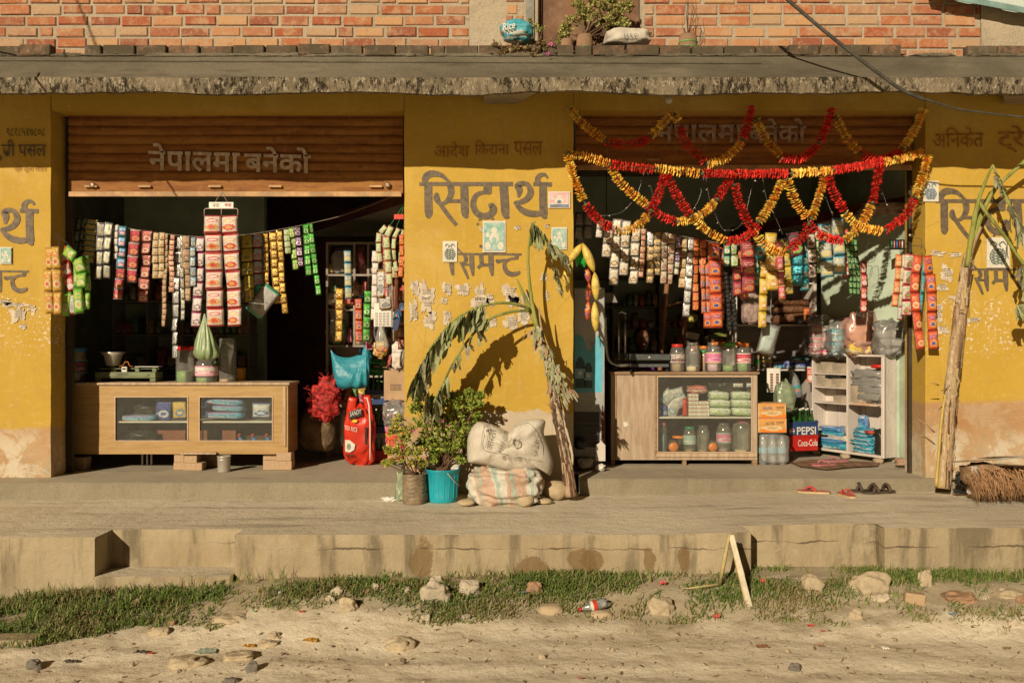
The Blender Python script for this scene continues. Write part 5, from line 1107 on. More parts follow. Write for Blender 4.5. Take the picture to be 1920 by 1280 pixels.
PKB = W_('pink_blue_label', (.65, .25, .38), (.2, .45, .5), (.7, .6, .6), (.6, .1, .25)); TEL = W_('teal_label', (.25, .45, .42), (.4, .5, .5), (.6, .6, .55))
for q in [(1230, 1252, 790, 848, 'tall white filled jar at the left of the lower shelf', PNK, SW5, .55, None), (1281, 1305, 799, 846, 'jar with green lid and teal label on the lower shelf', plastic('dark_green_lid', (.02, .22, .12)), SW6, .05, TEL), (1306, 1331, 797, 846, 'jar with clear lid right of the green lidded one', JAR, SW6, .05, None),
          (1343, 1371, 792, 845, 'jar with pink label on the lower shelf', JAR, SW4, .05, PKB), (1372, 1409, 784, 847, 'widest jar with pink lid at the right of the lower shelf', PNK, SW3, .06, None)]:
    jar(q[0], q[1], q[2], q[3], 7.86, q[4], q[5], 'jar', q[6], q[7], q[8], 'empty jars behind the counter glass')
def lyingjar(px, py, r, Y, label):
    c = P(px, py, Y); T = thing('jar', label, 'jar', c, 'jars lying with orange lids'); rr = r*K*Y
    part(MB(ORG).lathe(c, [(.001, -.004), (rr*.97, -.003), (rr, .0), (rr, .018), (rr*.9, .02)][::1], 22, ax=(0, 1, 0), caps=False), 'lid', T)
    m = MB(JAR); m.lathe(c, [(rr*.95, .021), (rr*1.15, .05), (rr*1.25, .07), (rr*1.25, .2), (rr*1.1, .21), (.001, .21)], 20, ax=(.1, 1, .05), caps=False); part(m, 'jar_body', T)
lyingjar(1263, 838, 9, 7.78, 'jar lying on its side with orange lid towards the glass, left one'); lyingjar(1337, 838, 8.5, 7.78, 'jar lying on its side with orange lid towards the glass, right one')
m = MB(ORG); m.lathe(P(1272, 821, 7.9), [(.05, 0), (.055, .004), (.055, .02), (.001, .022)], 20, caps=False); solo(m, 'lid', 'loose orange lid above the lying left jar', 'lid')
# jars on top
RL = W_('red_brand_label', (.55, .04, .10), (.6, .58, .52), (.66, .62, .58), (.5, .1, .1)); PL = W_('pink_label', (.66, .22, .40), (.6, .5, .2), (.7, .35, .5), (.5, .1, .25)); DL = W_('white_dark_label', (.62, .58, .52), (.1, .05, .04), (.1, .06, .05), (.2, .1, .08))
for q in [(1256, 1284, 645, 696.5, 'jar with red lid and half brown label at the left of the right counter jars', RED, SW2, .5, DL), (1284, 1313, 642, 696.5, 'clear jar with pale biscuits second from the left', JAR, SW3, .16, None), (1323, 1353, 642, 696.5, 'jar with pink label in the middle of the row', JAR, SW4, .25, PL),
          (1352, 1382, 642, 696.5, 'jar with green lid and mixed sweets', plastic('light_green_lid', (.12, .5, .10)), SW1, .2, None), (1379, 1408, 644, 696.5, 'jar with red and white label and red sweets at the row end', ORG, SW1, .35, RL)]:
    jar(*q[:4], 7.77, q[4], q[5], 'jar', q[6], q[7], q[8], 'sweet jars on the right counter')
jar(1312, 1326, 657, 696.5, 7.86, 'small jar with bright green lid behind the jar row', GRN, 'jar', SW6, .8, None, 'sweet jars on the right counter'); jar(1309, 1331, 648, 697, 7.98, 'jar with orange lid mostly hidden behind the row', ORG, 'jar', SW6, .6, None, 'sweet jars on the right counter')
jar(1332, 1362, 641, 697, 7.98, 'rear jar with wide orange lid behind the pink labelled jar', ORG, 'tub', SW3, .3, None, 'sweet jars on the right counter'); jar(1366, 1405, 641, 697, 7.98, 'rear jar with wide orange lid at the row end', ORG, 'tub', SW4, .3, None, 'sweet jars on the right counter')
tx = MB(); textpx(tx, WHT, 'Center fruit', 1384, 666, 1404, 673, 7.70, .01); 
# platform scale lying with its post
ps = thing('platform_scale', 'dark platform scale with a chrome post on the right counter', 'scale', P(1215, 697, 7.8)); GM = mat('blue_grey_metal', (.10, .115, .12), .45, .3, .2, 8, .1, dirt=.3)
ZC2 = Z(697, 7.69)+.001; a, b = X(1181, 7.75), X(1256, 7.75)
part(MB(GM).box(a, b, 7.72, 8.0, Z(675, 7.75), Z(664, 7.75)), 'platform', ps, bevel=.004); part(MB(GM).box(a, b-.01, 7.74, 7.98, Z(688, 7.75), Z(682, 7.75)), 'lower_frame', ps, bevel=.003)
part(MB(BLK).box(a+.06, b-.08, 7.8, 7.95, Z(681.5, 7.75), Z(675.5, 7.75)), 'load_cell', ps)
for px in (1186, 1251): part(MB(BLK).lathe((X(px, 7.78), 7.78, ZC2), [(.022, 0), (.022, .008), (.010, .014), (.010, .038)], 14), 'foot', ps)
part(MB(CHROME).tube([P(x, y, 7.76) for x, y in cr([(1134, 590), (1135, 640), (1140, 672), (1155, 684), (1180, 684)], 5)], .017, 10), 'bent_tube', ps)
for px in (1160, 1172): part(MB(CHROME).tube([P(px, 588, 7.80), P(px, 672, 7.80)], .0105, 10), 'post', ps); part(MB(mat('brass_nut', (.45, .25, .12), .4, .7)).lathe(P(px, 674, 7.80), [(.015, 0), (.017, .006), (.012, .016)], 10), 'nut', ps)
part(MB(CHROME).tube([P(1158, 589, 7.80), P(1166, 584, 7.8), P(1174, 589, 7.80)], .011, 10), 'top_bend', ps)
for px in (1156, 1184): part(MB(BLK).lathe((X(px, 7.76), 7.76, ZC2), [(.024, 0), (.024, .006), (.012, .014)], 12), 'foot', ps)
part(MB(WHT).lathe((X(1218, 7.7), 7.7165, Z(669.5, 7.72)), [(.001, 0), (.008, .0), (.008, .002)], 12, ax=(0, -1, 0)), 'badge', ps)
# hanging hood lamp
hl = thing('hanging_lamp', 'grey angular metal lamp hood hanging in the right shop', 'lamp', P(1138, 548, 7.9)); GH = mat('grey_lamp_sheet', (.34, .33, .30), .5, .3); Yh = 7.9
m = MB(GH); tp = [P(x, 549, Yh+d) for x, d in ((1124, -.03), (1150, -.03), (1150, .06), (1124, .06))]; bt = [P(x, 567, Yh+d) for x, d in ((1119, -.08), (1158, -.08), (1158, .11), (1119, .11))]
m.add(tp+bt, [(0, 1, 2, 3), (0, 4, 5, 1), (1, 5, 6, 2), (2, 6, 7, 3), (3, 7, 4, 0)]); part(m, 'hood', hl); part(MB(BLK).tube([P(1137, 549, Yh), P(1137, 300, Yh)], .004), 'cord', hl)
# refrigerator with printed bottles
FR = mat('grey_fridge_paint', (.42, .44, .42), .5, 0, .2, 3, .1, dirt=.3); fz = thing('refrigerator', 'grey cooler with a peeling blue print of soda bottles beside the middle pier', 'refrigerator', (X(1100, 7.44), 7.44, FL)); Y = 7.44
part(MB(FR).box(.50, X(1134, Y), Y, 8.0, FL+.10, 2.05), 'cabinet', fz, bevel=.01)
part(MB(mat('wine_red_trim', (.22, .04, .04), .5)).box(X(1130, Y)-.004, X(1134, Y)+.002, Y-.006, Y-.001, FL+.1, Z(770, Y)), 'door_edge', fz); part(MB(BLK).box(.52, X(1124, Y), Y-.004, Y-.001, Z(838, Y), Z(772, Y)), 'grille', fz)
for py in (790, 800, 812, 824): part(MB(mat('dark_louvre', (.09, .09, .08), .5)).box(.53, X(1122, Y), Y-.012, Y-.005, Z(py+3, Y), Z(py, Y)), 'louvre', fz, bevel=.002)
part(MB(mat('compressor_black', (.04, .04, .035), .4)).soft(P(1088, 832, Y-.09), (.10, .08, .09), 3, .05, 3), 'compressor', fz)
part(MB(GRY).box(.52, X(1128, Y), Y+.005, 7.95, FL, FL+.098), 'base', fz)
PR = mat('peeling_blue_print', (.11, .46, .60), .5, 0, .15, 4, 0, dirt=.2); m = MB(PR); r = random.Random(8); L_, R_ = [], []
pts = [(1060, 735), (1129, 735), (1130, 690), (1131, 645), (1126, 634), (1120, 628), (1116, 640), (1110, 650), (1104, 660), (1099, 652), (1096, 638), (1090, 630), (1080, 626), (1060, 624)]
m.add([P(x, y, Y-.0015) for x, y in pts], [tuple(range(len(pts)))]); pr = part(m, 'printed_panel', fz)
BTL = mat('dark_bottle_print', (.05, .10, .12), .5, bump=0); LBP = mat('light_blue_print', (.25, .50, .60), .5, bump=0)
for cx, s in ((1088, 1.0), (1103, .82)):
    y0 = 727; out = [(9, 0), (9.5, -22), (9, -26), (9.5, -38), (8, -48), (4, -56), (2, -58)]; L_ = [(cx-a*s, y0+b*s) for a, b in out]+[(cx+a*s, y0+b*s) for a, b in out[::-1]]
    part(MB(BTL).add([P(a, b, Y-.003) for a, b in L_], [tuple(range(len(L_)))[::-1]]), 'printed_bottle', fz); part(MB(LBP).add([P(cx+a*s, y0+b*s, Y-.0045) for a, b in ((-9.3, -18), (9.3, -18), (9.3, -36), (-9.3, -36))], [(0, 3, 2, 1)]), 'printed_label', fz)
    mm = MB(WHT); ellipse(mm, WHT, cx, y0-28*s, 4*s, 4*s, Y-.0055); part(mm, 'printed_emblem', fz)
tm = MB(); textpx(tm, LBP, 'AG', 1077, 643, 1090, 652, Y-.003, .02); textpx(tm, LBP, 'वाला', 1106, 641, 1124, 650, Y-.003, .01); part(tm, 'printed_lettering', fz)
pd = thing('wooden_paddle', 'pale wooden paddle leaning at the foot of the cooler', 'paddle', (X(1126, 7.36), 7.36, FL)); Yp = 7.36
m = MB(WHW); q = [(1117, 864), (1135, 864), (1135, 834), (1130, 829), (1129, 822), (1126, 822), (1125, 829), (1117, 834)]; n = len(q); m.add([P(a, b, Yp+s) for s in (0, .02) for a, b in q], [tuple(range(n))[::-1], tuple(range(n, 2*n))]+[(i, (i+1) % n, n+(i+1) % n, n+i) for i in range(n)]); part(m, 'blade', pd)
part(MB(MAROON).bar(P(1129, 822, Yp+.01), P(1130, 760, Yp+.03), .012, .012), 'handle', pd)
bagp(WHT, 1116, 1134, 870, 882, 7.33, 'small crumpled white cloth at the foot of the paddle', 'cloth', 'cloth', d=.06, nz=.4, seed=5); bagp(mat('pale_stone', (.5, .48, .42)), 1082, 1112, 858, 876, 7.38, 'dirty white bundle with a dark hole under the cooler', 'bundle', 'bundle', d=.12, nz=.35, seed=11)

# ---------------------------------------------------------------- goods on the floor
OJ = W_('orange_juice_carton', (.66, .33, .07), (.62, .22, .03), (.6, .5, .3), (.5, .3, .12), rough=.5)
for i, (a, b) in enumerate(((784, 811), (756, 783.5))):
    m = MB(OJ); Y = 7.72; x0, x1 = X(1421, Y), X(1475+i*-1, Y); m.box(x0, x1, Y, Y+.2, Z(b, Y), Z(a, Y)); m.v = m.v; T = thing('juice_carton', ['lower', 'upper'][i]+' orange carton stacked on the water bottles', 'carton', (x0, Y, Z(b, Y)), 'orange cartons on the water pack')
    part(m, 'carton_body', T, bevel=.004); tm = MB(); textpx(tm, mat('dark_blue_print', (.04, .08, .3)), 'Glucolite', 1430, a+5, 1448, a+11, Y-.0012, .01) if i else textpx(tm, MC.get('dark_blue_print', BLK), 'ACTIVE', 1436, a+7, 1452, a+12, Y-.0012, .01); part(tm, 'carton_lettering', T)
    tm = MB(); textpx(tm, mat('dark_brown_print', (.2, .08, .03)), 'प्रकाश', 1455, a+6, 1470, a+12, Y-.0012, .01); part(tm, 'carton_lettering', T)
    part(MB(ORG).add([P(1428+i, b-8, Y-.0011), P(1450, b-2, Y-.0011), P(1474, b-8, Y-.0011), P(1474, b-1, Y-.0011), P(1428, b-1, Y-.0011)], [(0, 4, 3, 2, 1)]), 'printed_wave', T)
wp = thing('water_pack', 'shrink wrapped pack of clear water bottles under the orange cartons', 'bottle pack', (X(1448, 7.75), 7.75, FL))
for j in range(2):
    for i in range(3):
        cx = X(1430+i*18, 7.76+.075*j); m = MB(WB); r_ = .0385; m.lathe((cx, 7.76+.08*j, FL+.002), [(r_*.85, 0)]+[(r_*(1 if k % 2 else .93), .015+.016*k) for k in range(10)]+[(r_*.9, .19), (r_*.45, .225), (r_*.35, .235)], 16, caps=False); bo = part(m, 'water_bottle', wp)
        part(MB(BLU).lathe((cx, 7.76+.08*j, FL+.237), [(.016, 0), (.016, .018), (.001, .019)], 12, caps=False), 'cap', bo); part(MB(LBP).lathe((cx, 7.76+.08*j, FL+.10), [(r_*1.01, 0), (r_*1.01, .05)], 16, caps=False), 'label_sticker', bo)
m = MB(FILM); m.soft((X(1448, 7.8), 7.80, FL+.135), (.265, .19, .27), 5, .05, 6, 2, 28, 20); part(m, 'film', wp)
crate('navy crate in the right shop, turned slightly above the red one', 1476, 1540, 820, 826, 8.05, .28, NAVY, ('PEPSI', .30, .30, .62, .42), (.14, .5, .028), .17, 3, 5, .27, off=.02, btext='green bottle')
crate('red crate in the right shop, lowest on the floor', 1474, 1540, 800, 846, 8.02, .28, CRED, ('Coca-Cola', .36, .30, .62, .42), None, .14, 3, 5, .24, off=.012, btext='dark bottle')
# crate positions: raise the navy crate onto the red one's bottles
bgm = thing('plastic_bag', 'greenish clear bag of bottles leaning behind the orange cartons', 'bag', P(1470, 765, 7.95)); m = MB(clear('green_tint_film', (.75, .88, .68), .5, (.40, .48, .32), .25)); m.soft(P(1470, 742, 8.02), (50*K*8, .22, 58*K*8), 2.6, .25, 6, 3, 28, 18, taper=.5); part(m, 'bag_body', bgm, sub=1)
for i, (px, py) in enumerate(((1458, 758), (1467, 752), (1480, 756))):
    c = P(px, py+18, 8.03); bottle(c.x, c.y, c.z, .20, .024, GB, WHT, 'green bottle inside the greenish bag, %s' % ('left', 'middle', 'right')[i], 'bottles in the greenish bag', tilt=(.1-.1*i, 0, 1))
# rear shelves of the right shop
rr_ = thing('shelf_unit', 'white wall shelves in the middle of the right shop with blue packets', 'shelves', (X(1455, 8.9), 8.9, FL)); Y = 8.7
for py in (530, 608, 692): part(MB(WHW).box(X(1382, Y), X(1524, Y), Y, Y+.34, Z(py, Y)-.014, Z(py, Y)), 'shelf', rr_)
part(MB(WHW).box(X(1382, Y)-.02, X(1382, Y), Y, Y+.34, Z(700, Y), Z(440, Y)), 'side_board', rr_); part(MB(WHW).box(X(1524, Y), X(1524, Y)+.03, Y-.02, Y+.34, Z(845, Y), Z(470, Y)), 'side_board', rr_)
part(MB(mat('grey_back_board', (.30, .28, .26), .8, dirt=.2)).box(X(1382, Y), X(1524, Y), Y+.345, Y+.355, Z(700, Y), Z(440, Y)), 'back_board', rr_)
part(MB(GRY).tube([P(1375, 600, 8.5), P(1375, 640, 8.5), P(1376, 697, 8.5)], .012), 'post', rr_)
SB = W_('blue_soap_pack', (.04, .08, .38), (.05, .3, .5), (.3, .4, .5), (.6, .6, .6), metal=.2); TF = W_('teal_soap_pack', (.04, .38, .45), (.1, .5, .5), (.5, .6, .6), (.05, .2, .3), metal=.3)
for i, (a, b, c_, d, mt, s) in enumerate([(1448, 1472, 677, 691, SB, 'left blue'), (1472, 1485, 676, 691, SB, 'middle blue'), (1486, 1520, 675, 691, SB, 'right wide blue'), (1485, 1502, 668, 676, TF, 'teal, left of two on the right pile'), (1503, 1520, 666, 675, TF, 'teal, right of two on the right pile'), (1456, 1466, 684, 691, TF, 'small teal in front')]):
    flatpk(mt, s+' packet on the lowest white shelf', a, b, c_, d, 8.78-(.05 if i == 5 else 0), .12, group='blue packets on the white shelf', seed=i)
for i, px in enumerate((1420, 1432, 1443)): jar(px-6, px+6, 664, 691.5, 8.8, ['left', 'middle', 'right'][i]+' small yellow honey jar on the lowest white shelf', RED, 'jar', SW3, .9, YLW if i else SGRE, 'small yellow jars', ribs=3)
bagp(mat('pink_white_sack', (.45, .32, .28), .8, var=.3, vs=30), 1388, 1424, 545, 607, 8.9, 'pinkish printed sack on the middle white shelf', 'sack', 'sack', d=.2, seed=2)
for i, (py, s) in enumerate(((600, 'bottom'), (586, 'middle'), (572, 'top'))):
    flatpk(mat('brown_noodle_bale', (.20, .085, .035), .6, var=.4, vs=40, bump=.8), s+' brown bale on the middle white shelf', 1448-i, 1512+i*2, py-12, py+2 if i else py+7, 8.85, .22, name='bale', cat='bale', group='brown bales on the shelf', seed=i+2, ang=-4+i*3)
packet('packet', 'small orange packet at the end of the middle white shelf', 'packet', SORG, 1513, 590, 14, 26, 8.75, .03); packet('packet', 'small blue packet under the orange one on the middle white shelf', 'packet', SB, 1500, 603, 12, 10, 8.74, .03)
# goods cards and blister strip
T = thing('card_strip', 'white card with two rows of brown sachets hanging from the lowest white shelf', 'goods card', P(1450, 690, 8.6)); part(MB(WHT).box(X(1438, 8.6), X(1463, 8.6), 8.6, 8.602, Z(735, 8.6), Z(690, 8.6)), 'card', T)
for i in range(7):
    for j in (1444, 1455): part(MB(mat('dark_brown_print', (.2, .08, .03))).box(X(j, 8.6), X(j+5, 8.6), 8.595, 8.5995, Z(700+i*5, 8.6)-.018, Z(700+i*5, 8.6)), 'pouch', T)
packet('goods_card', 'red and white card hanging at the end of the lowest white shelf', 'goods card', W_('red_white_card', (.6, .08, .05), (.65, .6, .5), (.65, .6, .5), (.65, .6, .5)), 1519, 703, 12, 32, 8.55, .005)
# rear wall shelves and struts behind the woman, dim
dr = thing('shelf_unit', 'dim shelves at the back of the right shop behind the seated woman', 'shelves', (X(1210, 10), 10, FL))
for py in (520, 575, 615, 660): part(MB(GRY).box(X(1075, 10), X(1375, 10), 9.85, 10.14, Z(py, 9.85)-.012, Z(py, 9.85)), 'shelf', dr)
for px in (1150, 1238, 1330): part(MB(GRY).box(X(px, 9.86)-.01, X(px, 9.86)+.01, 9.86, 10.13, FL, Z(500, 9.85)), 'upright', dr)
r = random.Random(21)
for si, py in enumerate((520, 575, 615, 660)):
    q = 1155
    while q < 1370:
        w_ = r.uniform(8, 20); h_ = r.uniform(12, 32)
        if r.random() < .85: m = MB(r.choice(pal)); m.soft(V(X(q+w_/2, 9.95), 9.95, Z(py, 9.85)+h_*K*4.9), (w_*K*9.9, .14, h_*K*9.9), 4, .12, 4, q, 14, 10); solo(m, 'grocery_packet', 'dim packet in the %s row of shelves behind the woman' % ('first', 'second', 'third', 'fourth')[si], 'packet', 'dim packets, %s row behind the woman' % ('first', 'second', 'third', 'fourth')[si])
        q += w_+1
POLE = grain('bark_pole', (.28, .13, .06), (.18, .08, .035), (4, 4, 1), 5, .8)
m = MB(POLE); m.tube([P(x, y, 8.6) for x, y in cr([(1252, 520), (1247, 570), (1243, 620), (1239, 668), (1237, 700)], 4)], [.024]*17, 8); solo(m, 'wooden_pole', 'rough round wooden pole standing behind the right counter', 'pole')
m = MB(POLE); m.tube([P(x, y, 8.9) for x, y in ((1287, 550), (1284, 600), (1282, 660))], .022, 8); solo(m, 'wooden_pole', 'second darker pole right of the first, deeper in the shop', 'pole'); m = MB(POLE); m.tube([P(1250, 573, 8.62), P(1282, 566, 8.85)], .010, 6); solo(m, 'wooden_pole', 'short cross stick between the two poles', 'pole')
strip(1438, 500, 500.5, 1, 1, SYEL, 9.6, 'tiny yellow tag on the deepest shelf') if False else None
bagp(wrap('yellow_green_pack', (.4, .35, .05), (.1, .3, .05)), 1280, 1308, 588, 604, 9.3, 'yellow foil packet in the dim behind the silver strip', 'packet', 'packet', seed=3); packet('packet', 'white folded paper in the dim behind the jars', 'paper', WHT, 1298, 630, 26, 14, 9.2, .005, 12, rx=.2)
bagp(wrap('green_leaf_pack', (.15, .22, .05), (.3, .3, .05), (.4, .1, .05)), 1326, 1370, 625, 645, 9.3, 'green and red packet in the dim right of the white paper', 'packet', 'packet', seed=6)
# white open shelf at the right wall
ws = thing('shelf_unit', 'whitewashed open wooden shelf standing askew on stones at the right wall', 'shelves', (2.87, 8.45, .58)); A = V(2.85, 8.45, .58); Bv = V(3.235, 7.76, .58); ux = (Bv-A).normalized(); Wd = (Bv-A).length; ny_ = V(-ux.y, ux.x, 0); ang = atan2(ux.y, ux.x)
MS = RT(A, ang); HH = Z(665, 7.76)-.58; dd = .17; th = .016
def sbox(a, b, c, d, e, f, nm, mt=WHW): return part(MB(mt).box(a, b, c, d, e, f, MS), nm, ws)
sbox(0, Wd, 0, dd, 0, .02, 'bottom_board'); sbox(-.006, Wd+.006, -.004, dd, HH-.018, HH, 'top_board'); sbox(0, th, .001, dd, .0205, HH-.0185, 'side_board'); sbox(Wd-th, Wd, .001, dd, .0205, HH-.0185, 'side_board'); mid = Wd*.52; sbox(mid-.010, mid+.010, .002, dd, .0205, HH-.0185, 'divider')
for i in range(5): a = Wd*i/5; sbox(a+.003, a+Wd/5-.003, dd+.001, dd+.012, .0, HH, 'back_plank')
for z_, a, b in ((HH*.50, th, mid-.011), (HH*.50, mid+.011, Wd-th), (HH*.80, th, mid-.011), (HH*.66, th, mid-.011)): sbox(a+.001, b-.001, .003, dd-.002, z_-.010, z_, 'shelf')
m = MB(WHW); c = MS @ V(Wd, 0, 0); part(MB(WHW).add([c+V(.002, 0, .0), c+V(.14, .16, .0), c+V(.14, .16, HH), c+V(.002, 0, HH), c+V(.012, -.01, .0), c+V(.155, .15, 0), c+V(.155, .15, HH), c+V(.012, -.01, HH)], [(0, 3, 2, 1), (4, 5, 6, 7), (0, 4, 7, 3), (1, 2, 6, 5), (3, 7, 6, 2), (0, 1, 5, 4)]), 'outer_panel', ws)
hl_ = c+V(.07, .055, HH*.5); part(MB(STEEL).box(-.018, .018, -.006, 0, -.01, .01, RT(hl_, radians(45))), 'latch', ws)
for i, (px, py) in enumerate(((1520, 845), (1598, 851), (1655, 862))): m = MB(mat('pebble_tan', (.42, .33, .22))); m.soft(V(A.x+Wd*ux.x*(.05+.45*i), A.y+Wd*ux.y*(.05+.45*i)+.01, .555), (.09, .08, .052), 2.6, .1, 3, i); solo(m, 'stone', ('left', 'middle', 'right')[i]+' stone propping up the whitewashed shelf', 'stone')
def onshelf(mt, u0, u1, z0, h, name, label, cat, kind='soft', d=.14, seed=0, nz=.15, grp=None, dy=0):
    m = MB(mt); w_ = (u1-u0)*Wd
    if kind == 'soft': m.soft((0, 0, 0), (w_, d, h), 4, nz, 6, seed, 24, 12, M=MS @ Matrix.Translation(V((u0+u1)/2*Wd, .085+dy, z0+h/2)))
    else: m.box(-w_/2, w_/2, -d/2, d/2, -h/2, h/2, MS @ Matrix.Translation(V((u0+u1)/2*Wd, .085+dy, z0+h/2)))
    return solo(m, name, label, cat, grp)
PAPB = mat('stacked_grey_paper', (.50, .42, .31), .9, 0, .3, 3, .6, 160)
for i, (u0, u1, z_, h_) in enumerate([(.05, .30, .803, .075), (.29, .50, .803, .07), (.05, .28, .665, .085), (.27, .50, .665, .06), (.30, .50, .505, .05), (.545, .76, .505, .125)]):
    onshelf(PAPB, u0, u1, z_*1.0 if False else HH*{.803: .803, .665: .662, .505: .502}[z_], h_*1.35, 'paper_stack', ['upper left', 'upper middle', 'second level left', 'second level right', 'third level', 'tall pinkish right hand'][i]+' stack of old paper on the whitewashed shelf', 'paper stack', 'box', .13, grp='stacks of old paper')
GF = plastic('grey_crinkled_bags', (.24, .235, .22), .3, bump=1, bs=12)
for i in range(4): onshelf(GF, .53+.02*(i % 2), .97, HH*(.53+.075*i), .085, 'bag_bundle', ('lowest', 'second', 'third', 'topmost')[i]+' layer of the grey plastic bundles on the whitewashed shelf', 'bag bundle', seed=i, nz=.35, grp='grey plastic bundles')
onshelf(RED, .80, .96, HH*.865, .035, 'packet', 'red packet on top of the grey bundles', 'packet'); onshelf(DKB, .10, .42, HH*.685+.05, .045, 'bag', 'black film bag between the paper stacks', 'bag', nz=.4); onshelf(W_('white_magazine', (.6, .55, .45), (.5, .2, .08), (.5, .3, .15)), .60, .98, HH*.502, .02, 'magazine', 'magazines jutting out under the grey bundles', 'magazine', 'box', .2, dy=-.05)
CY = W_('cyan_pack', (.03, .32, .45), (.1, .45, .55), (.5, .6, .6), (.04, .12, .3), metal=.1); DBL = W_('deep_blue_pack', (.03, .18, .45), (.5, .55, .6), (.04, .3, .5), (.6, .6, .6)); CW = W_('cream_blue_pack', (.55, .52, .42), (.1, .08, .3), (.5, .5, .4), (.1, .1, .3))
for i, (mt, u0, u1, z_, h_) in enumerate([(CY, .05, .48, .021, .06), (DBL, .06, .46, .075, .05), (CW, .20, .49, .105, .05), (CY, .08, .40, .14, .045), (DBL, .10, .38, .18, .05)]): onshelf(mt, u0, u1, z_, h_, 'packet', ('lowest cyan', 'second, deep blue', 'third, cream and violet', 'fourth, cyan', 'topmost deep blue')[i]+' packet of the pile in the lower left of the whitewashed shelf', 'packet', seed=i+4, nz=.25, grp='packets in the lower left compartment')
for i in range(6): onshelf(CY, .56+.02*(i % 2), .86-.01*i, .021+.036*i, .042, 'packet', ('lowest', 'second', 'third', 'fourth', 'fifth', 'topmost')[i]+' cyan packet of the pile in the lower right of the whitewashed shelf', 'packet', seed=i+14, nz=.3, grp='cyan packets in the lower right compartment')
onshelf(DBL, .60, .72, .235, .12, 'packet', 'cyan packet standing upright on the lower right pile', 'packet', seed=3, d=.05)
c = MS @ V(.80*Wd, .05, .20); m = MB(mat('brick_red_plastic', (.36, .05, .03), .5)); m.lathe(c, [(.05, 0), (.055, .005), (.055, .028), (.05, .03), (.001, .03)], 22, caps=False); solo(m, 'lid', 'round brick red lid lying on the cyan pile', 'lid')
onshelf(DKB, .86, .97, .021, .22, 'bag', 'black bag in the corner of the lower right compartment', 'bag', nz=.3, seed=2); c = MS @ V(.47*Wd, .10, .20); m = MB(PAPB); m.lathe(c, [(.001, 0), (.075, .002), (.08, .006), (.001, .010)], 24, ax=(.4, -.9, .2)); solo(m, 'round_lid', 'round beige cardboard disc standing behind the lower left pile', 'disc')
# clear bags on top of the unit
def topbag(px0, px1, py0, py1, Y, label, inner, n, seed, tint=FILM):
    T = thing('plastic_bag', label, 'bag', P((px0+px1)/2, py1, Y), 'clear bags of goods on the whitewashed shelf'); m = MB(tint); w_, h_ = (px1-px0)*K*Y, (py1-py0)*K*Y
    m.soft(P((px0+px1)/2, (py0+py1)/2, Y), (w_, .26, h_), 3, .22, 6, seed, 30, 20); part(m, 'bag_body', T)
    r = random.Random(seed)
    for j in range(n):
        m = MB(inner[j % len(inner)]); cols = 2; q = (j % cols+.5)/cols; row = j//cols; rows_ = (n+1)//2
        c = P(px0+(px1-px0)*(.12+.76*q), py1-(py1-py0)*(.12+.72*row/rows_), Y-.02); m.soft(c, (w_*.42, .16, h_*.8/rows_), 4, .2, 6, j+seed, 18, 10); part(m, 'packet', T)
topbag(1514, 1562, 592, 668, 8.35, 'clear bag of pink packets on the whitewashed shelf', [W_('pink_pack', (.62, .08, .16), (.6, .4, .4), (.65, .5, .5), metal=.1)], 10, 3); topbag(1550, 1596, 600, 668, 8.2, 'clear bag of blue packets beside the pink ones', [TF], 8, 5)
topbag(1580, 1652, 588, 664, 8.05, 'clear bag of yellow packets in the middle of the shelf top', [W_('yellow_pack', (.65, .48, .05), (.6, .5, .3), (.6, .55, .4), (.5, .25, .05))], 6, 8, clear('pinkish_film', (.95, .8, .74), .5, (.75, .42, .35), .2)); topbag(1636, 1698, 602, 665, 7.85, 'clear bag of silvery goods at the right end of the shelf top', [GF, bag_s], 6, 12)
bagp(bag_s, 1535, 1600, 600, 622, 8.3, 'grey crinkled film lying over the blue packets', seed=5, nz=.4)
# small things on the green wall
Tt = thing('pen_rack', 'small dark rack of coloured tubes on the pale green wall', 'rack', P(1682, 459, 7.6)); part(MB(BLK).box(X(1668, 7.6), X(1697, 7.6), 7.6, 7.61, Z(468, 7.6), Z(449, 7.6)), 'back_plate', Tt)
for i in range(5): part(MB((GRN, PNK, BLU, TRED, WHT)[i]).tube([P(1672+i*5, 465, 7.59), P(1672+i*5, 452, 7.59)], .006, 6), 'tube', Tt)
for q, s in (((1623, 1640, 456, 487), 'left'), ((1606, 1626, 447, 470), 'upper')): line([(q[0], q[2]+12, 7.7), (q[0]+3, q[2], 7.7), (q[1], q[2]+3, 7.7), (q[1], q[3], 7.7), (q[0]+4, q[3]+6, 7.7)], name='wire_hook', label='bent dark wire hook against the green wall, %s one' % s, col=MC['dark_wire'], cat='hook', r=.0018)
# mask bag on a string
mk = thing('plastic_bag', 'clear bag of pale blue masks hanging on a string', 'bag', P(1440, 612, 7.5)); M_ = RT(P(1446, 612, 7.5), 0, .25); m = MB(wrap('pale_blue_masks', (.42, .60, .62), (.45, .62, .64), (.40, .58, .60), (.42, .60, .62), rough=.6)); m.pillow(26*K*7.5, 50*K*7.5, .04, 3, 6, 8, M_); part(m, 'mask_bundle', mk)
m = MB(FILM); m.pillow(34*K*7.5, 60*K*7.5, .055, 5, 8, 10, RT(P(1448, 606, 7.5), 0, .25)); part(m, 'bag_body', mk); part(MB(WHT).tube([P(1444, 610, 7.5), P(1446, 560, 7.48), P(1449, 440, 7.42)], .0015), 'string', mk)
tx = None
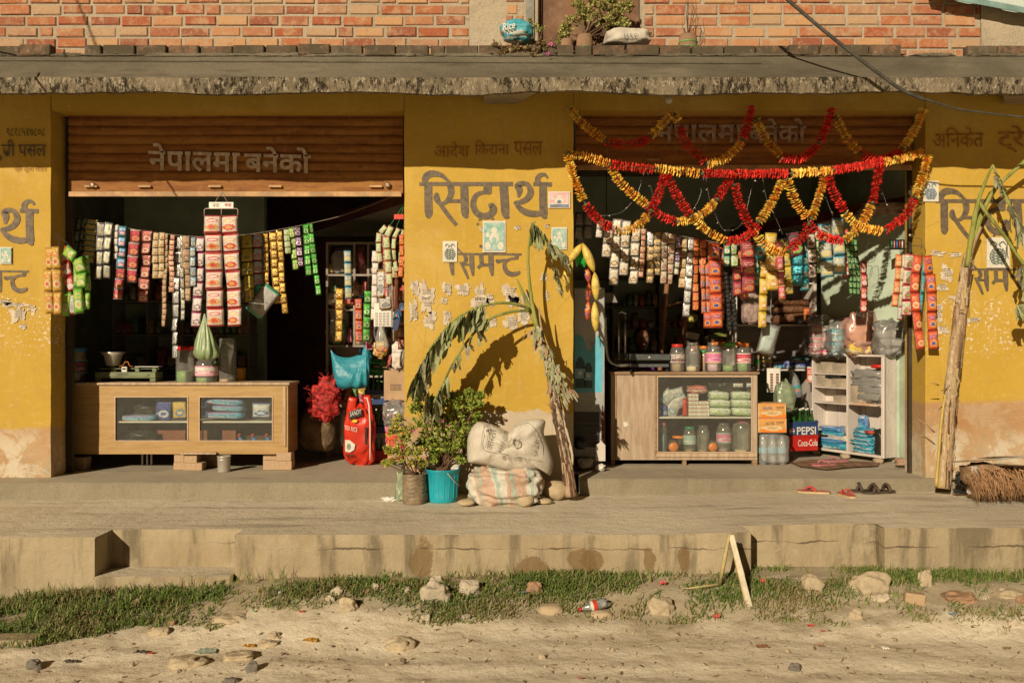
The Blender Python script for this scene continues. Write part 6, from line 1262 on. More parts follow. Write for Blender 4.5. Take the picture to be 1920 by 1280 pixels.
# floor mat and slippers inside
m = MB(mat('brown_cloth_mat', (.30, .17, .09), .95, var=.35, vs=10, bump=.8, bs=40)); pts = [(1482, 866), (1520, 861), (1560, 860), (1600, 864), (1650, 866), (1646, 873), (1600, 875), (1550, 880), (1500, 874)]
def ongr(px, py, z): Y = (CE-z)/((py-640)*K); return V(X(px, Y), Y, z)
n = len(pts); m.add([ongr(a, b, FL+.004) for a, b in pts]+[ongr(a, b, FL+.012) for a, b in pts], [tuple(range(n, 2*n))[::-1]]+[(i, (i+1) % n, n+(i+1) % n, n+i) for i in range(n)]); solo(m, 'floor_cloth', 'flat brown cloth lying on the shop floor in front of the crates', 'cloth')
def slipper(pos, rz, label, grp, col, sole=None, L=.25, wide=.048, dark=False):
    T = thing('slipper', label, 'slipper', pos, grp); M = RT(pos, rz); pts = [(.0, .5), (.55, .47), (.95, .33), (1.0, .1), (.8, -.15), (.72, -.35), (.55, -.48), (0, -.5), (-.55, -.46), (-.7, -.3), (-.75, -.1), (-.9, .1), (-.95, .3), (-.6, .45)]
    n = len(pts); m = MB(sole or col); m.add([M @ V(x*wide, y*L, z) for z in (.001, .018) for x, y in pts], [tuple(range(n, 2*n)), tuple(range(n))[::-1]]+[(i, n+i, n+(i+1) % n, (i+1) % n) for i in range(n)]); part(m, 'sole', T, bevel=.003)
    part(MB(col).add([M @ V(x*wide*.93, y*L*.96, .0192) for x, y in pts], [tuple(range(n))]), 'insole', T)
    if not dark:
        for s in (-1, 1): part(MB(col).tube([M @ V(*q) for q in cr([(0, .26*L, .02), (s*.012, .17*L, .045), (s*.034, .02*L, .04), (s*.044, -.08*L, .016)], 4)], [.005]*13, 6), 'strap', T)
    else:
        for a, b in ((.28, .06), (.10, .24), (-.25, -.22)): part(MB(col).tube([M @ V(*q) for q in cr([(-.05, a*L, .015), (-.025, (a+b)/2*L, .06), (.025, (a+b)/2*L, .06), (.05, b*L, .015)], 4)], [.012]*13, 6), 'strap', T)
    return T
slipper(ongr(1545, 872, FL+.012), 1.9, 'faded pink slipper on the brown cloth, front one', 'faded pink slippers on the cloth', plastic('faded_pink_rubber', (.42, .17, .17))); slipper(ongr(1565, 865, FL+.012), 1.7, 'faded pink slipper on the brown cloth, rear one', 'faded pink slippers on the cloth', plastic('faded_pink_rubber', (.42, .17, .17)))
CORAL = plastic('coral_rubber', (.62, .07, .07)); TAN = plastic('tan_rubber', (.50, .38, .22)); BRL = mat('brown_leather', (.085, .06, .04), .7)
slipper(onwalk(1525, 924), 1.25, 'coral flip flop lying sideways on the sidewalk', 'coral flip flops on the sidewalk', CORAL, TAN); slipper(onwalk(1587, 930), .12, 'coral flip flop pointing towards the road', 'coral flip flops on the sidewalk', CORAL, TAN, .22)
slipper(onwalk(1622, 922), 1.35, 'brown leather sandal, left of the pair on the sidewalk', 'brown leather sandals', BRL, BRL, .27, .05, True); slipper(onwalk(1648, 924), 1.75, 'brown leather sandal, right of the pair on the sidewalk', 'brown leather sandals', BRL, BRL, .27, .05, True)
# loose bottle crate tower bottles behind: blue label bottle
m = thing('soda_bottle', 'large empty clear soda bottle leaning above the navy crate', 'bottle', P(1494, 742, 8.3)); c = P(1497, 745, 8.3)
part(MB(WB).lathe(c, [(.03, 0), (.045, .01), (.045, .15), (.04, .19), (.015, .25), (.014, .27)], 16, ax=(-.25, 0, 1)), 'bottle_body', m); part(MB(wrap('green_blue_label', (.05, .35, .12), (.05, .15, .5), (.6, .1, .05))).lathe(c, [(.046, .05), (.046, .12)], 16, ax=(-.25, 0, 1), caps=False), 'label_sticker', m)
# ---------------------------------------------------------------- strips of the right line
line([(1060, 385, 7.25), (1078, 397, RY_ := 7.4), (1130, 412, 7.4), (1200, 428, 7.4), (1290, 445, 7.4), (1370, 458, 7.4), (1440, 458, 7.4), (1490, 440, 7.4), (1560, 415, 7.4), (1620, 400, 7.45), (1700, 385, 7.45)], label='string sagging across the right shopfront holding sachet strips')
SDGR = W_('dark_silver_sachet', (.22, .22, .20), (.3, .3, .28), (.3, .28, .2), (.2, .2, .2), metal=.5); SWB = W_('white_brown_sachet', (.66, .63, .56), (.55, .5, .42), (.22, .12, .05), (.5, .4, .2), metal=.15); SCB = W_('cream_brown_sachet', (.58, .50, .38), (.5, .42, .3), (.22, .06, .03), (.3, .15, .08))
SGN = W_('gold_navy_sachet', (.50, .36, .16), (.45, .3, .1), (.03, .04, .12), (.4, .3, .1), metal=.3); SORR = W_('orange_red_chips', (.66, .12, .02), (.55, .06, .02), (.68, .30, .06), (.04, .08, .3), rough=.28); SORB = W_('orange_blue_sachet', (.60, .20, .05), (.6, .1, .04), (.06, .25, .45), (.5, .05, .04)); STW = W_('teal_white_sachet', (.05, .34, .26), (.05, .3, .2), (.55, .6, .5), (.5, .35, .1))
SMAR = W_('maroon_snack', (.34, .02, .04), (.25, .02, .03), (.68, .22, .06), (.4, .25, .2), rough=.28); SCYN = W_('cyan_snack', (.03, .36, .42), (.03, .3, .35), (.5, .3, .15), (.02, .2, .3), metal=.2); SYL = W_('yellow_snack', (.66, .47, .05), (.6, .4, .03), (.6, .25, .08), (.66, .6, .4), rough=.28); SPR = W_('pink_red_snack', (.52, .03, .10), (.5, .35, .1), (.6, .25, .1), (.55, .4, .4)); SBG = W_('black_green_card', (.04, .04, .035), (.25, .05, .08), (.2, .45, .08), (.5, .05, .1))
SFC = W_('cyan_foil', (.03, .28, .36), (.05, .4, .5), (.02, .15, .25), (.1, .45, .5), metal=.6, rough=.2); SBW = W_('brown_bowl_sachet', (.62, .56, .48), (.2, .15, .12), (.14, .05, .03), (.08, .05, .04)); SBY2 = W_('blue_yellow_snack', (.36, .42, .38), (.04, .34, .5), (.62, .5, .1), (.5, .5, .42)); SGC = W_('dark_green_card', (.02, .20, .05), (.02, .12, .03), (.1, .3, .15), (.4, .35, .08)); SRW = W_('red_white_sachet', (.55, .06, .04), (.5, .04, .03), (.62, .55, .5), (.62, .5, .45)); SBLKB = mat('black_hair_braid', (.015, .014, .013), .45, bump=1, bs=70)
for q in [
 (1096, 397, 448, 34, 2, SDGR, 'dark silver sheet of sachets in the shade beside the middle pier', -4, 2), (1088, 446, 458, 16, 1, SDGR, 'single dark silver sachet below the shaded sheet', 0), (1127, 412, 446, 14, 2, SWHT, 'short white strip next to the shaded sheet', -6),
 (1142, 430, 483, 18, 2, SWB, 'short white and brown strip, left of three joined ones', -6), (1158, 410, 535, 18, 4, SWB, 'long white and brown strip, middle of three joined ones', -4), (1176, 413, 517, 18, 4, SWB, 'white and brown strip, right of three joined ones', -4),
 (1194, 428, 533, 18, 4, SWB, 'white and brown strip with dark bowls', -4), (1208, 428, 520, 11, 8, SGPK, 'narrow tan strip right of the bowl strip', -4), (1221, 432, 462, 14, 1, SLNG, 'single large silver sachet on the right line', -2), (1221, 462, 531, 14, 5, SGN, 'gold and navy strip under the silver sachet', -3), (1234, 434, 516, 14, 6, SGN, 'gold and navy strip beside the silver sachet', -2), (1247, 436, 532, 12, 4, SCB, 'cream strip with brown cups, narrow one', -2),
 (1260, 438, 533, 15, 5, SCB, 'cream strip with brown cups, wide one', -4), (1272, 442, 515, 10, 6, SPUR, 'purple and silver foil strip on the right line', -3, 1, SSIL), (1297, 446, 594, 14, 6, SLNG, 'long silver foil strip on the right line', -4), (1306, 446, 582, 12, 8, SORG, 'narrow orange strip beside the long silver one', -1), (1318, 450, 512, 14, 4, SORG, 'orange and red strip', 0), (1322, 492, 588, 18, 4, SORB, 'orange strip with blue motifs', 1, 2),
 (1363, 456, 500, 13, 2, STW, 'short teal and white strip', 0), (1378, 456, 500, 15, 2, SWGR, 'short white and orange strip', 0), (1424, 452, 486, 24, 1, SCYN, 'single cyan snack packet on the right line', 4),
 (1488, 436, 482, 30, 1, SBG, 'black and green card behind the garland', 10), (1495, 478, 534, 22, 3, SFC, 'crinkled cyan foil strip', 0), (1519, 438, 522, 16, 3, SBW, 'white strip with three brown bowls', 4), (1597, 448, 552, 22, 9, SGC, 'dark green sheet of tiny sachets', 4, 3), (1619, 490, 586, 13, 4, SRW, 'red and white strip against the green wall', 1)]:
    a, b, c, w_, n_, mt, s = q[:7]; ti = q[7] if len(q) > 7 else 0; co = q[8] if len(q) > 8 else 1; m2 = q[9] if len(q) > 9 else None
    strip(a, b, c, w_, n_, mt, LY-.01+R.uniform(-.012, .012), s, ti, .0055, cols=co, mt2=m2, split=.6)
for q in [(1340, 455, 615, 25, 5, SORR, 'big orange chips strip with five packets', 1), (1328, 585, 615, 18, 1, SORR, 'single red orange packet beside the lowest chips packet', 0), (1402, 452, 550, 27, 3, SMAR, 'maroon snack strip with three large packets', 2), (1381, 500, 555, 18, 2, SMAR, 'smaller maroon packets left of the large ones', 2),
          (1447, 436, 545, 26, 3, SYL, 'wide yellow snack strip under the garland', 0), (1460, 452, 562, 14, 4, SPR, 'pink and red snack strip behind the yellow one', 3), (1434, 490, 615, 18, 4, SYL, 'long narrow yellow snack strip', -3), (1545, 420, 520, 25, 3, SBY2, 'blue and yellow snack strip, left one', 4), (1571, 408, 514, 25, 3, SBY2, 'blue and yellow snack strip, right one', 2)]:
    strip(q[0], q[1], q[2], q[3], q[4], q[5], LY-.05+R.uniform(-.01, .01), q[6], q[7], .045, 'snack strip', pkt='snack_packet')
m = MB(SBLKB)
for s in (-1, 1):
    for i in range(14): m.soft(P(1366+s*5+i*.6, 504+i*8.6, 7.42), (.045, .03, .045), 2.4, .1, 4, i, 10, 8)
solo(m, 'hair_braid', 'black braided hair extension hanging among the snacks', 'hair braid')
# hanger on the right pier
HY = 6.93; SHR = W_('orange_stripe_snack', (.66, .20, .04), (.6, .1, .03), (.68, .45, .2), (.6, .4, .25)); SWH = W_('white_red_green_snack', (.62, .55, .48), (.5, .02, .03), (.45, .04, .04), (.12, .3, .06)); SRO = W_('red_orange_snack', (.60, .07, .02), (.55, .05, .02), (.65, .5, .35), (.66, .22, .05), rough=.25); SCR = W_('cream_strip', (.55, .50, .36), (.5, .4, .2), (.5, .45, .3))
bent([(1686, 477), (1682, 530), (1678, 575)], SHR, 'orange striped snack strip, leftmost on the right pier hanger', 13, 4, .025, HY+.25); bent([(1697, 477), (1692, 530), (1690, 600)], SCR, 'cream strip second on the right pier hanger', 10, 5, .02, HY+.23)
bent([(1706, 476), (1701, 530), (1700, 592)], SWH, 'white, red and green snack strip on the right pier hanger', 19, 4, .035, HY+.1); bent([(1722, 478), (1715, 530), (1718, 590), (1726, 655)], SRO, 'red snack strip with white stripes on the right pier hanger', 18, 5, .04, HY-.02)
bent([(1735, 480), (1731, 520), (1727, 585)], SCYN, 'thin cyan strip between the two red ones', 7, 3, .02, HY-.03); bent([(1738, 479), (1746, 530), (1747, 590), (1751, 655)], SORR, 'orange chips strip, rightmost on the right pier hanger', 19, 5, .04, HY-.04)
bent([(1690, 575), (1688, 600)], WS, 'small white packet below the cream strip', 12, 1, .02, HY+.2)
hw = thing('wire_hanger', 'bent wire hanger nailed to the right pier', 'hanger', P(1706, 442, 6.98)); 
for a in ([(1700, 457), (1703, 441), (1728, 449), (1727, 467)], [(1697, 459), (1730, 462), (1736, 470), (1734, 480)]): part(MB(MC['dark_wire']).tube([P(x, y, 6.97-.05*i) for i, (x, y) in enumerate(a)], .0022), 'wire', hw)
part(MB(STEEL).lathe(P(1706, 441, 6.985), [(.001, 0), (.01, 0), (.01, .006), (.001, .008)], 10, ax=(0, -1, 0)), 'nail_plate', hw)
# balloon shaped yellow packets at the middle pier edge
BAN = W_('glossy_yellow_capsule', (.62, .47, .10), (.6, .4, .04), (.66, .5, .1), (.68, .48, .08), rough=.2)
def capsule(a, b, w, m, Y, T):
    A_, B_ = P(a[0], a[1], Y), P(b[0], b[1], Y); mb = MB(m); n = 9; mb.tube([A_+(B_-A_)*i/n+V(0, -.006*sin(pi*i/n), 0) for i in range(n+1)], [w*K*Y*.5*max(.12, sin(pi*(i+.3)/(n+.6))**.7) for i in range(n+1)], 12); part(mb, 'capsule', T)
T = thing('capsule_chain', 'chain of glossy yellow capsule packets draped at the middle pier edge', 'packet chain', P(1092, 456, 6.9)); Yq = 6.88
for a, b, w_ in (((1092, 457), (1066, 492), 15), ((1093, 457), (1114, 510), 17), ((1115, 511), (1118, 563), 16), ((1115, 566), (1117, 622), 16), ((1060, 500), (1064, 548), 14), ((1066, 492), (1058, 506), 8)): capsule(a, b, w_, BAN, Yq, T)
T = thing('capsule_chain', 'green capsules between the yellow ones', 'packet chain', P(1090, 470, 6.95))
for a, b in (((1088, 465), (1081, 500)), ((1092, 468), (1096, 502)), ((1090, 464), (1090, 496))): capsule(a, b, 10, mat('glossy_green_capsule', (.02, .40, .06), .15, bump=.1), 6.95, T)
T = thing('capsule_chain', 'red and orange capsules behind the yellow chain', 'packet chain', P(1103, 500, 7.0))
for a, b in (((1100, 502), (1104, 530)), ((1104, 530), (1102, 565)), ((1103, 565), (1101, 600))): capsule(a, b, 12, SORR, 7.0, T)

# ---------------------------------------------------------------- garlands
def petals(name, cols):
    t = NT(name); r = t.n('ShaderNodeValToRGB'); t.l(t.island(), r.inputs[0]); e = r.color_ramp.elements; e[0].color = (*cols[0], 1); e[1].color = (*cols[-1], 1)
    for i, c in enumerate(cols[1:-1]): x = e.new((i+1)/(len(cols)-1)); x.color = (*c, 1)
    t.bump(t.noise(t.co(), 120, 3), .4, .004); return t.fin(r.outputs[0], .65, 0, .3)
PY = petals('yellow_cloth_petals', [(.86, .64, .10), (.80, .34, .04), (.90, .72, .16), (.88, .56, .08)]); PR_ = petals('red_cloth_petals', [(.62, .02, .015), (.72, .05, .03), (.52, .012, .012)]); PG_ = mat('green_foil_spacer', (.08, .12, .06), .4)
BEAD = mat('silver_bead', (.75, .7, .6), .15, .8, bump=0)
def garland(segs, label, Y, r0=.041, step=.0165):
    T = thing('flower_garland', label, 'garland', P(segs[0][1][0][0], segs[0][1][0][1], Y), 'cloth flower garlands'); rr = random.Random(int(segs[0][1][0][0]*3+segs[0][1][0][1]))
    for col, pts in segs:
        q = [P(a, b, Y) for a, b in cr(pts, 8)]; m = MB(PY if col == 'y' else PR_); acc = 0; first = q[0]
        for a, b in zip(q, q[1:]):
            d = b-a; L = d.length
            while acc < L:
                c = a+d*(acc/L)+V(rr.uniform(-1, 1), rr.uniform(-1, 1), rr.uniform(-1, 1))*.003; ax = (d.normalized()+V(rr.uniform(-1, 1), rr.uniform(-1, 1), rr.uniform(-1, 1))*.17).normalized()
                Mx = V(0, 0, 1).rotation_difference(ax).to_matrix() @ Matrix.Rotation(rr.uniform(0, 6), 3, 'Z'); npt = 9; rad = r0*rr.uniform(.82, 1.15); vs = [c]
                for k in range(npt*2):
                    w_ = rad*(1.0 if k % 2 == 0 else .66); vs.append(c+Mx @ V(w_*cos(pi*k/npt), w_*sin(pi*k/npt), rr.uniform(-.006, .006)+(.004 if k % 2 else -.004)))
                m.add(vs, [(0, k+1, (k+1) % (npt*2)+1) for k in range(npt*2)]); acc += step*rr.uniform(.8, 1.2)
            acc -= L
        part(m, 'flower_section', T, ('yellow and orange section' if col == 'y' else 'red section'))
        part(MB(PG_).lathe(first, [(.018, -.01), (.024, 0), (.018, .01)], 10, ax=(q[1]-q[0])), 'spacer', T)
    q = [P(a, b, Y) for s in segs for a, b in s[1]]; part(MB(mat('garland_cord', (.5, .35, .2), .7)).tube(q, .002, 5), 'cord', T)
GY = 6.90
garland([('y', [(1066, 288), (1100, 294), (1142, 306)]), ('r', [(1145, 308), (1190, 314), (1228, 318)]), ('y', [(1230, 316), (1270, 321), (1314, 326)]), ('r', [(1318, 325), (1400, 326), (1480, 325)]), ('y', [(1485, 325), (1520, 323), (1558, 320)]), ('r', [(1563, 319), (1610, 312), (1655, 303)]), ('y', [(1657, 304), (1695, 296), (1730, 286)])], 'long almost level garland stretched across the right shopfront', GY-.02)
garland([('y', [(1064, 290), (1075, 330), (1095, 378)]), ('r', [(1098, 384), (1122, 412), (1155, 432)]), ('y', [(1158, 433), (1190, 428), (1216, 402)]), ('r', [(1222, 395), (1236, 360), (1247, 325)])], 'leftmost lower swag looping from the middle pier', GY)
garland([('y', [(1144, 310), (1166, 346), (1213, 384)]), ('r', [(1216, 386), (1240, 406), (1268, 415)]), ('y', [(1270, 416), (1310, 406), (1343, 378)]), ('r', [(1345, 374), (1360, 348), (1376, 325)])], 'second lower swag of the garlands', GY+.03)
garland([('r', [(1250, 328), (1268, 364), (1292, 402)]), ('y', [(1296, 406), (1325, 432), (1360, 452)]), ('r', [(1362, 453), (1395, 446), (1422, 422)]), ('y', [(1424, 416), (1448, 378), (1467, 338)])], 'third lower swag crossing the second one', GY)
garland([('r', [(1378, 347), (1390, 390), (1408, 426)]), ('y', [(1412, 432), (1438, 462), (1474, 474)]), ('r', [(1478, 471), (1505, 444), (1518, 418)]), ('y', [(1520, 410), (1535, 370), (1546, 332)])], 'fourth lower swag with the deepest yellow curve', GY+.03)
garland([('y', [(1476, 336), (1490, 375), (1513, 408)]), ('r', [(1517, 420), (1540, 442), (1580, 452)]), ('y', [(1584, 452), (1612, 424), (1634, 386)]), ('r', [(1636, 380), (1643, 345), (1650, 308)])], 'fifth lower swag ending red at the right', GY)
garland([('r', [(1552, 328), (1563, 360), (1582, 395)]), ('y', [(1585, 400), (1610, 424), (1654, 434)]), ('r', [(1660, 432), (1695, 406), (1714, 376)]), ('y', [(1716, 370), (1730, 330), (1740, 290)])], 'rightmost lower swag ending at the right pier', GY-.01)
garland([('y', [(1070, 204), (1092, 232), (1132, 262)]), ('r', [(1136, 265), (1180, 272), (1218, 260)]), ('y', [(1221, 255), (1242, 232), (1262, 210)])], 'first upper swag in the shade, starting at the middle pier', GY)
garland([('y', [(1264, 214), (1272, 230)]), ('r', [(1275, 238), (1290, 274), (1324, 304)]), ('y', [(1327, 308), (1362, 296), (1391, 266)]), ('r', [(1393, 260), (1403, 228), (1409, 200)])], 'second upper swag with a red peak on both sides', GY)
garland([('y', [(1418, 226), (1435, 260), (1462, 290)]), ('r', [(1466, 296), (1502, 298), (1534, 272)]), ('r', [(1537, 266), (1550, 236), (1560, 204)])], 'third upper swag in the shade', GY)
garland([('y', [(1566, 220), (1585, 255), (1609, 284)]), ('r', [(1613, 288), (1650, 300), (1690, 284)]), ('y', [(1692, 278), (1715, 244), (1731, 206)])], 'fourth upper swag ending at the right pier', GY)
# thin wire of fairy lights
fl = thing('string_lights', 'thin silver wire of tiny fairy lights dangling behind the garlands', 'string lights', P(1209, 320, 7.0)); SW_ = mat('silver_wire', (.30, .29, .30), .35, .6, bump=0)
for pts in ([(1209, 320), (1200, 350), (1190, 372), (1165, 398), (1128, 405)], [(1214, 322), (1224, 365), (1232, 385), (1242, 402)], [(1320, 330), (1312, 370), (1296, 398)], [(1323, 330), (1330, 372), (1340, 400), (1352, 425), (1362, 432), (1385, 426), (1398, 400), (1410, 350), (1417, 335)], [(1430, 335), (1438, 375), (1455, 410), (1468, 440)], [(1546, 355), (1552, 380), (1562, 405)], [(1652, 352), (1658, 370), (1664, 388)]):
    q = cr([(a, b, 7.02) for a, b in pts], 5); part(MB(SW_).tube([P(*p) for p in q], .0016, 4), 'wire', fl)
    for k in range(3, len(q), 5): a = P(*q[k]); part(MB(BEAD).tube([a, a+V(.014*(-1)**k, 0, -.01)], [.0016, .004], 5), 'lamp', fl)
# bulb, posters
bl = thing('light_bulb', 'round white light bulb hanging under the canopy', 'light bulb', P(1254, 195, 6.6)); part(MB(mat('milky_glass', (.5, .46, .38), .3, bump=0)).lathe(P(1254, 195, 6.6), [(.001, 0), (.02, .004), (.032, .025), (.030, .045), (.016, .07)], 20), 'glass', bl); part(MB(WHT).lathe(P(1254, 195, 6.6), [(.018, .0705), (.020, .075), (.022, .125)], 16), 'holder', bl)
part(MB(MC['dark_wire']).tube([P(1254, 172, 6.6), P(1254, 150, 6.6)], .004), 'cord', bl)
BPO = mat('poster_pale', (.66, .64, .54), .7, var=.12, vs=14, bump=.1); TIN = mat('teal_ink', (.16, .38, .36), .7, var=.35, vs=30, bump=0, col2=(.40, .52, .44)); GIN = mat('grey_green_ink', (.14, .20, .17), .7, bump=0); PIN = mat('pink_ink', (.62, .30, .34), .7, var=.3, vs=22, bump=0, col2=(.6, .5, .45)); BIN = mat('blue_ink', (.20, .30, .42), .7, var=.3, vs=30, bump=0)
def poster(x0, x1, y0, y1, label, kind, Yp=6.9935, ink=GIN):
    T = thing('poster', label, 'poster', P((x0+x1)/2, y1, Yp)); m = MB(BPO); n = 6
    vs = [P(x0+(x1-x0)*i/n, y0+(y1-y0)*j/n, Yp-.004-.004*abs(mn.noise(V(i*.9, j*.9, x0)))) for j in range(n+1) for i in range(n+1)]; m.smooth = True; m.add(vs, [(j*(n+1)+i, (j+1)*(n+1)+i, (j+1)*(n+1)+i+1, j*(n+1)+i+1) for j in range(n) for i in range(n)]); part(m, 'paper', T)
    w_, h_ = x1-x0, y1-y0; Yt = Yp-.010
    def rect(mt, a, b, c, d, k=0, nm='print'): part(MB(mt).add([P(x0+w_*a, y0+h_*c, Yt-k), P(x0+w_*b, y0+h_*c, Yt-k), P(x0+w_*b, y0+h_*d, Yt-k), P(x0+w_*a, y0+h_*d, Yt-k)], [(0, 3, 2, 1)]), nm, T)
    if kind == 'knot':
        m = MB(ink)
        for s in range(5):
            q = [(x0+w_*(.5+(.20+.17*sin(pi*v/24))*sin(s*2*pi/5+v*.30)), y0+h_*(.36+.52*v/24)) for v in range(25)]; m.ribbon([P(a, b, Yt-.0003*s) for a, b in q], [w_*.038*K*Yt]*25)
        for s in (-1, 1):
            q = [(x0+w_*(.5+s*.12), y0+h_*.30), (x0+w_*(.5+s*.05), y0+h_*.22), (x0+w_*(.5+s*.22), y0+h_*.14), (x0+w_*(.5+s*.34), y0+h_*.24)]; m.ribbon([P(a, b, Yt-.002) for a, b in cr(q, 5)], [w_*.045*K*Yt]*16)
        part(m, 'printed_knot', T)
    else:
        rect(PIN if kind == 'pink' else TIN, .06, .94, .06, .94)
        mm = MB(); ellipse(mm, BPO, x0+w_*.5, y0+h_*.30, w_*.13, h_*.1, Yt-.0006); ellipse(mm, BPO, x0+w_*.5, y0+h_*.55, w_*.22, h_*.17, Yt-.0009); ellipse(mm, BPO, x0+w_*.22, y0+h_*.80, w_*.13, h_*.13, Yt-.0012); ellipse(mm, BPO, x0+w_*.78, y0+h_*.80, w_*.13, h_*.13, Yt-.0015); ellipse(mm, BIN if kind == 'pink' else TIN, x0+w_*.5, y0+h_*.62, w_*.1, h_*.1, Yt-.0019); ellipse(mm, BPO, x0+w_*.22, y0+h_*.45, w_*.08, h_*.08, Yt-.0022); part(mm, 'printed_shapes', T)
        if kind == 'pink': rect(BIN, .08, .92, .78, .92, .0025)
poster(1028, 1069, 359, 390, 'small blue and pink picture pasted at the top right of the middle pier', 'pink'); poster(905, 948, 414, 473, 'teal picture pasted over the lettering on the middle pier', 'teal'); poster(1034, 1063, 426, 468, 'pale half torn picture behind the banana leaf on the middle pier', 'teal2'); poster(830, 857, 452, 491, 'small white knot print left of the teal picture', 'knot')
poster(0, 22, 463, 495, 'teal picture pasted on the left pier', 'teal'); poster(1731, 1760, 339, 378, 'knot print with pink foot near the garland on the right pier', 'knot', ink=BIN); poster(1850, 1893, 445, 502, 'larger pale knot print on the right pier', 'knot')

# further strips overlapping in the second layer
for q in [(1352, 462, 600, 20, 5, SORR, 'orange strip half hidden behind the big chips strip', -2), (1391, 470, 560, 20, 3, SORG, 'orange strip tucked between the maroon packets', 3), (1414, 455, 530, 18, 3, STW, 'teal strip hanging right of the maroon packets', 2), (1472, 448, 552, 16, 4, SYEL, 'golden strip behind the pink and red one', 4),
          (1506, 450, 545, 18, 4, SCYN, 'cyan snack strip behind the brown bowl strip', 2), (1531, 432, 512, 16, 4, SWGR, 'whitish green strip beside the blue and yellow ones', 3), (1558, 424, 500, 16, 3, SYL, 'yellow strip peeking between the blue and yellow ones', 2), (1583, 430, 520, 14, 4, SRW, 'red and white strip next to the dark green sheet', 3), (1283, 447, 540, 14, 5, SCRM, 'cream strip behind the long silver foil one', -3)]:
    strip(q[0], q[1], q[2], q[3], q[4], q[5], LY+.05+R.uniform(-.01, .01), q[6], q[7], .03, 'snack strip', pkt='snack_packet')
for q in [(704, 470, 600, 13, 6, SWHT, 'white sachet strip at the left of the middle pier cluster', -1), (722, 440, 560, 12, 6, SRED, 'red framed strip inside the middle pier cluster', 1), (741, 500, 640, 13, 6, SCRM, 'cream strip low in the middle pier cluster', 1), (752, 545, 655, 14, 5, SPNK, 'pink foil strip low at the edge of the middle pier', 0), (690, 545, 640, 14, 4, SGRE, 'green strip hanging above the turquoise bag', -2), (672, 560, 640, 14, 4, SORR, 'orange strip hanging above the turquoise bag', 1), (636, 540, 640, 15, 5, SGLD, 'gold strip hanging at the left of the shelf rack', 0), (652, 470, 560, 14, 4, SBY2, 'blue and yellow strip hanging before the shelf rack', 1)]:
    strip(q[0], q[1], q[2], q[3], q[4], q[5], 7.52+R.uniform(-.04, .04), q[6], q[7], .02, 'snack strip', pkt='snack_packet')
for i, (a, b, c, d, mt, s) in enumerate([(724, 760, 800, 862, SRO, 'red crumpled sack standing beside the rice bag'), (700, 726, 640, 668, SYL, 'yellow packet bundle above the green soda bottles'), (735, 762, 640, 690, SWHT, 'white packet bundle above the cardboard box')]):
    bagp(mt, a, b, c, d, 7.62+.02*i, s, 'packet', 'packet_bundle', d=.1, nz=.3, seed=i+30, ns=9)
# ---------------------------------------------------------------- banana stalks
def stemmat(name, a, b, c3):
    t = NT(name); c = t.co(); v = t.mp(c, (3, 3, .35)); k = t.mx(t.ss(t.noise(v, 9, 6, .7, .5), .4, .6), a, b); k = t.mx(t.ma('MULTIPLY', t.ss(t.noise(v, 4, 5, .7), .52, .62), .8), k, c3)
    t.bump(t.noise(v, 30, 6, .75), .9, .012); return t.fin(k, .85, 0, .2)
TRK = stemmat('dry_banana_trunk', (.34, .20, .12), (.44, .33, .21), (.15, .08, .05)); TRKY = stemmat('pale_banana_trunk', (.48, .37, .19), (.40, .27, .14), (.19, .10, .06))
STG = stemmat('green_banana_stem', (.24, .28, .06), (.34, .34, .10), (.14, .15, .04)); LFG = mat('wilted_green_leaf', (.20, .24, .08), .6, 0, .3, 5, .5, 50, col2=(.32, .34, .19)); LFD = mat('withered_grey_leaf', (.40, .39, .27), .9, 0, .35, 12, .9, 50, col2=(.24, .22, .14)); LFO = mat('olive_drying_leaf', (.32, .34, .18), .8, 0, .3, 9, .7, 50, col2=(.22, .24, .11))
def tubepx(m, mt, pts, Y, seg=8, jag=.06, n=5, yw=0):
    """pts: (px,py,width px[,Y])"""
    q = cr([(a[0], a[1], a[2], a[3] if len(a) > 3 else Y) for a in pts], n); m.use(mt)
    m.tube([P(a, b, y)+V(0, mn.noise(V(a*.05, b*.05, 1))*yw, 0) for a, b, w_, y in q], [w_*K*y/2*(1+.12*mn.noise(V(a*.12, b*.12, 0))) for a, b, w_, y in q], seg, True, jag); return m
def frond(m, pts, Y, mats, n, lo, hi, seed, wid=.05, lean=0, curl=.6, prob=1.0):
    """torn leaf strips hanging from a rib given as (px,py[,Y])"""
    r = random.Random(seed); q = cr([(a[0], a[1], a[2] if len(a) > 2 else Y) for a in pts], 10)
    for i in range(n):
        k = r.uniform(0, len(q)-1.01); j = int(k); f = k-j; a = P(*q[j]).lerp(P(*q[j+1]), f); d = (P(*q[j+1])-P(*q[j])).normalized()
        if r.random() > prob: continue
        L = r.uniform(lo, hi); w_ = wid*r.uniform(.5, 1.3); m.use(r.choice(mats)); ns = 7; side = r.choice((-1, 1)); ph = r.uniform(0, 6); dx = r.uniform(-.25, .25)+lean; vs = []
        for s in range(ns+1):
            t = s/ns; c = a+V(dx*L*t+.012*sin(ph+t*5)*curl, side*.02*min(1, t*3)+.018*sin(ph*2+t*6)*curl*t, -L*t)
            ww = w_*(.75+.5*sin(pi*min(1, t*1.1)))*(1 if t < .8 else .75)*(1+.25*r.uniform(-1, 1)); tw = ph+t*2.4*curl
            e = (d*cos(tw*.5)+V(.0, 1, 0)*sin(tw*.5)).normalized()*ww/2; mid = V(0, -.010*sin(tw), 0)
            vs += [c-e, c+mid, c+e]
        m.smooth = True; m.add(vs, [f_ for s in range(ns) for f_ in ((3*s, 3*s+1, 3*s+4, 3*s+3), (3*s+1, 3*s+2, 3*s+5, 3*s+4))])
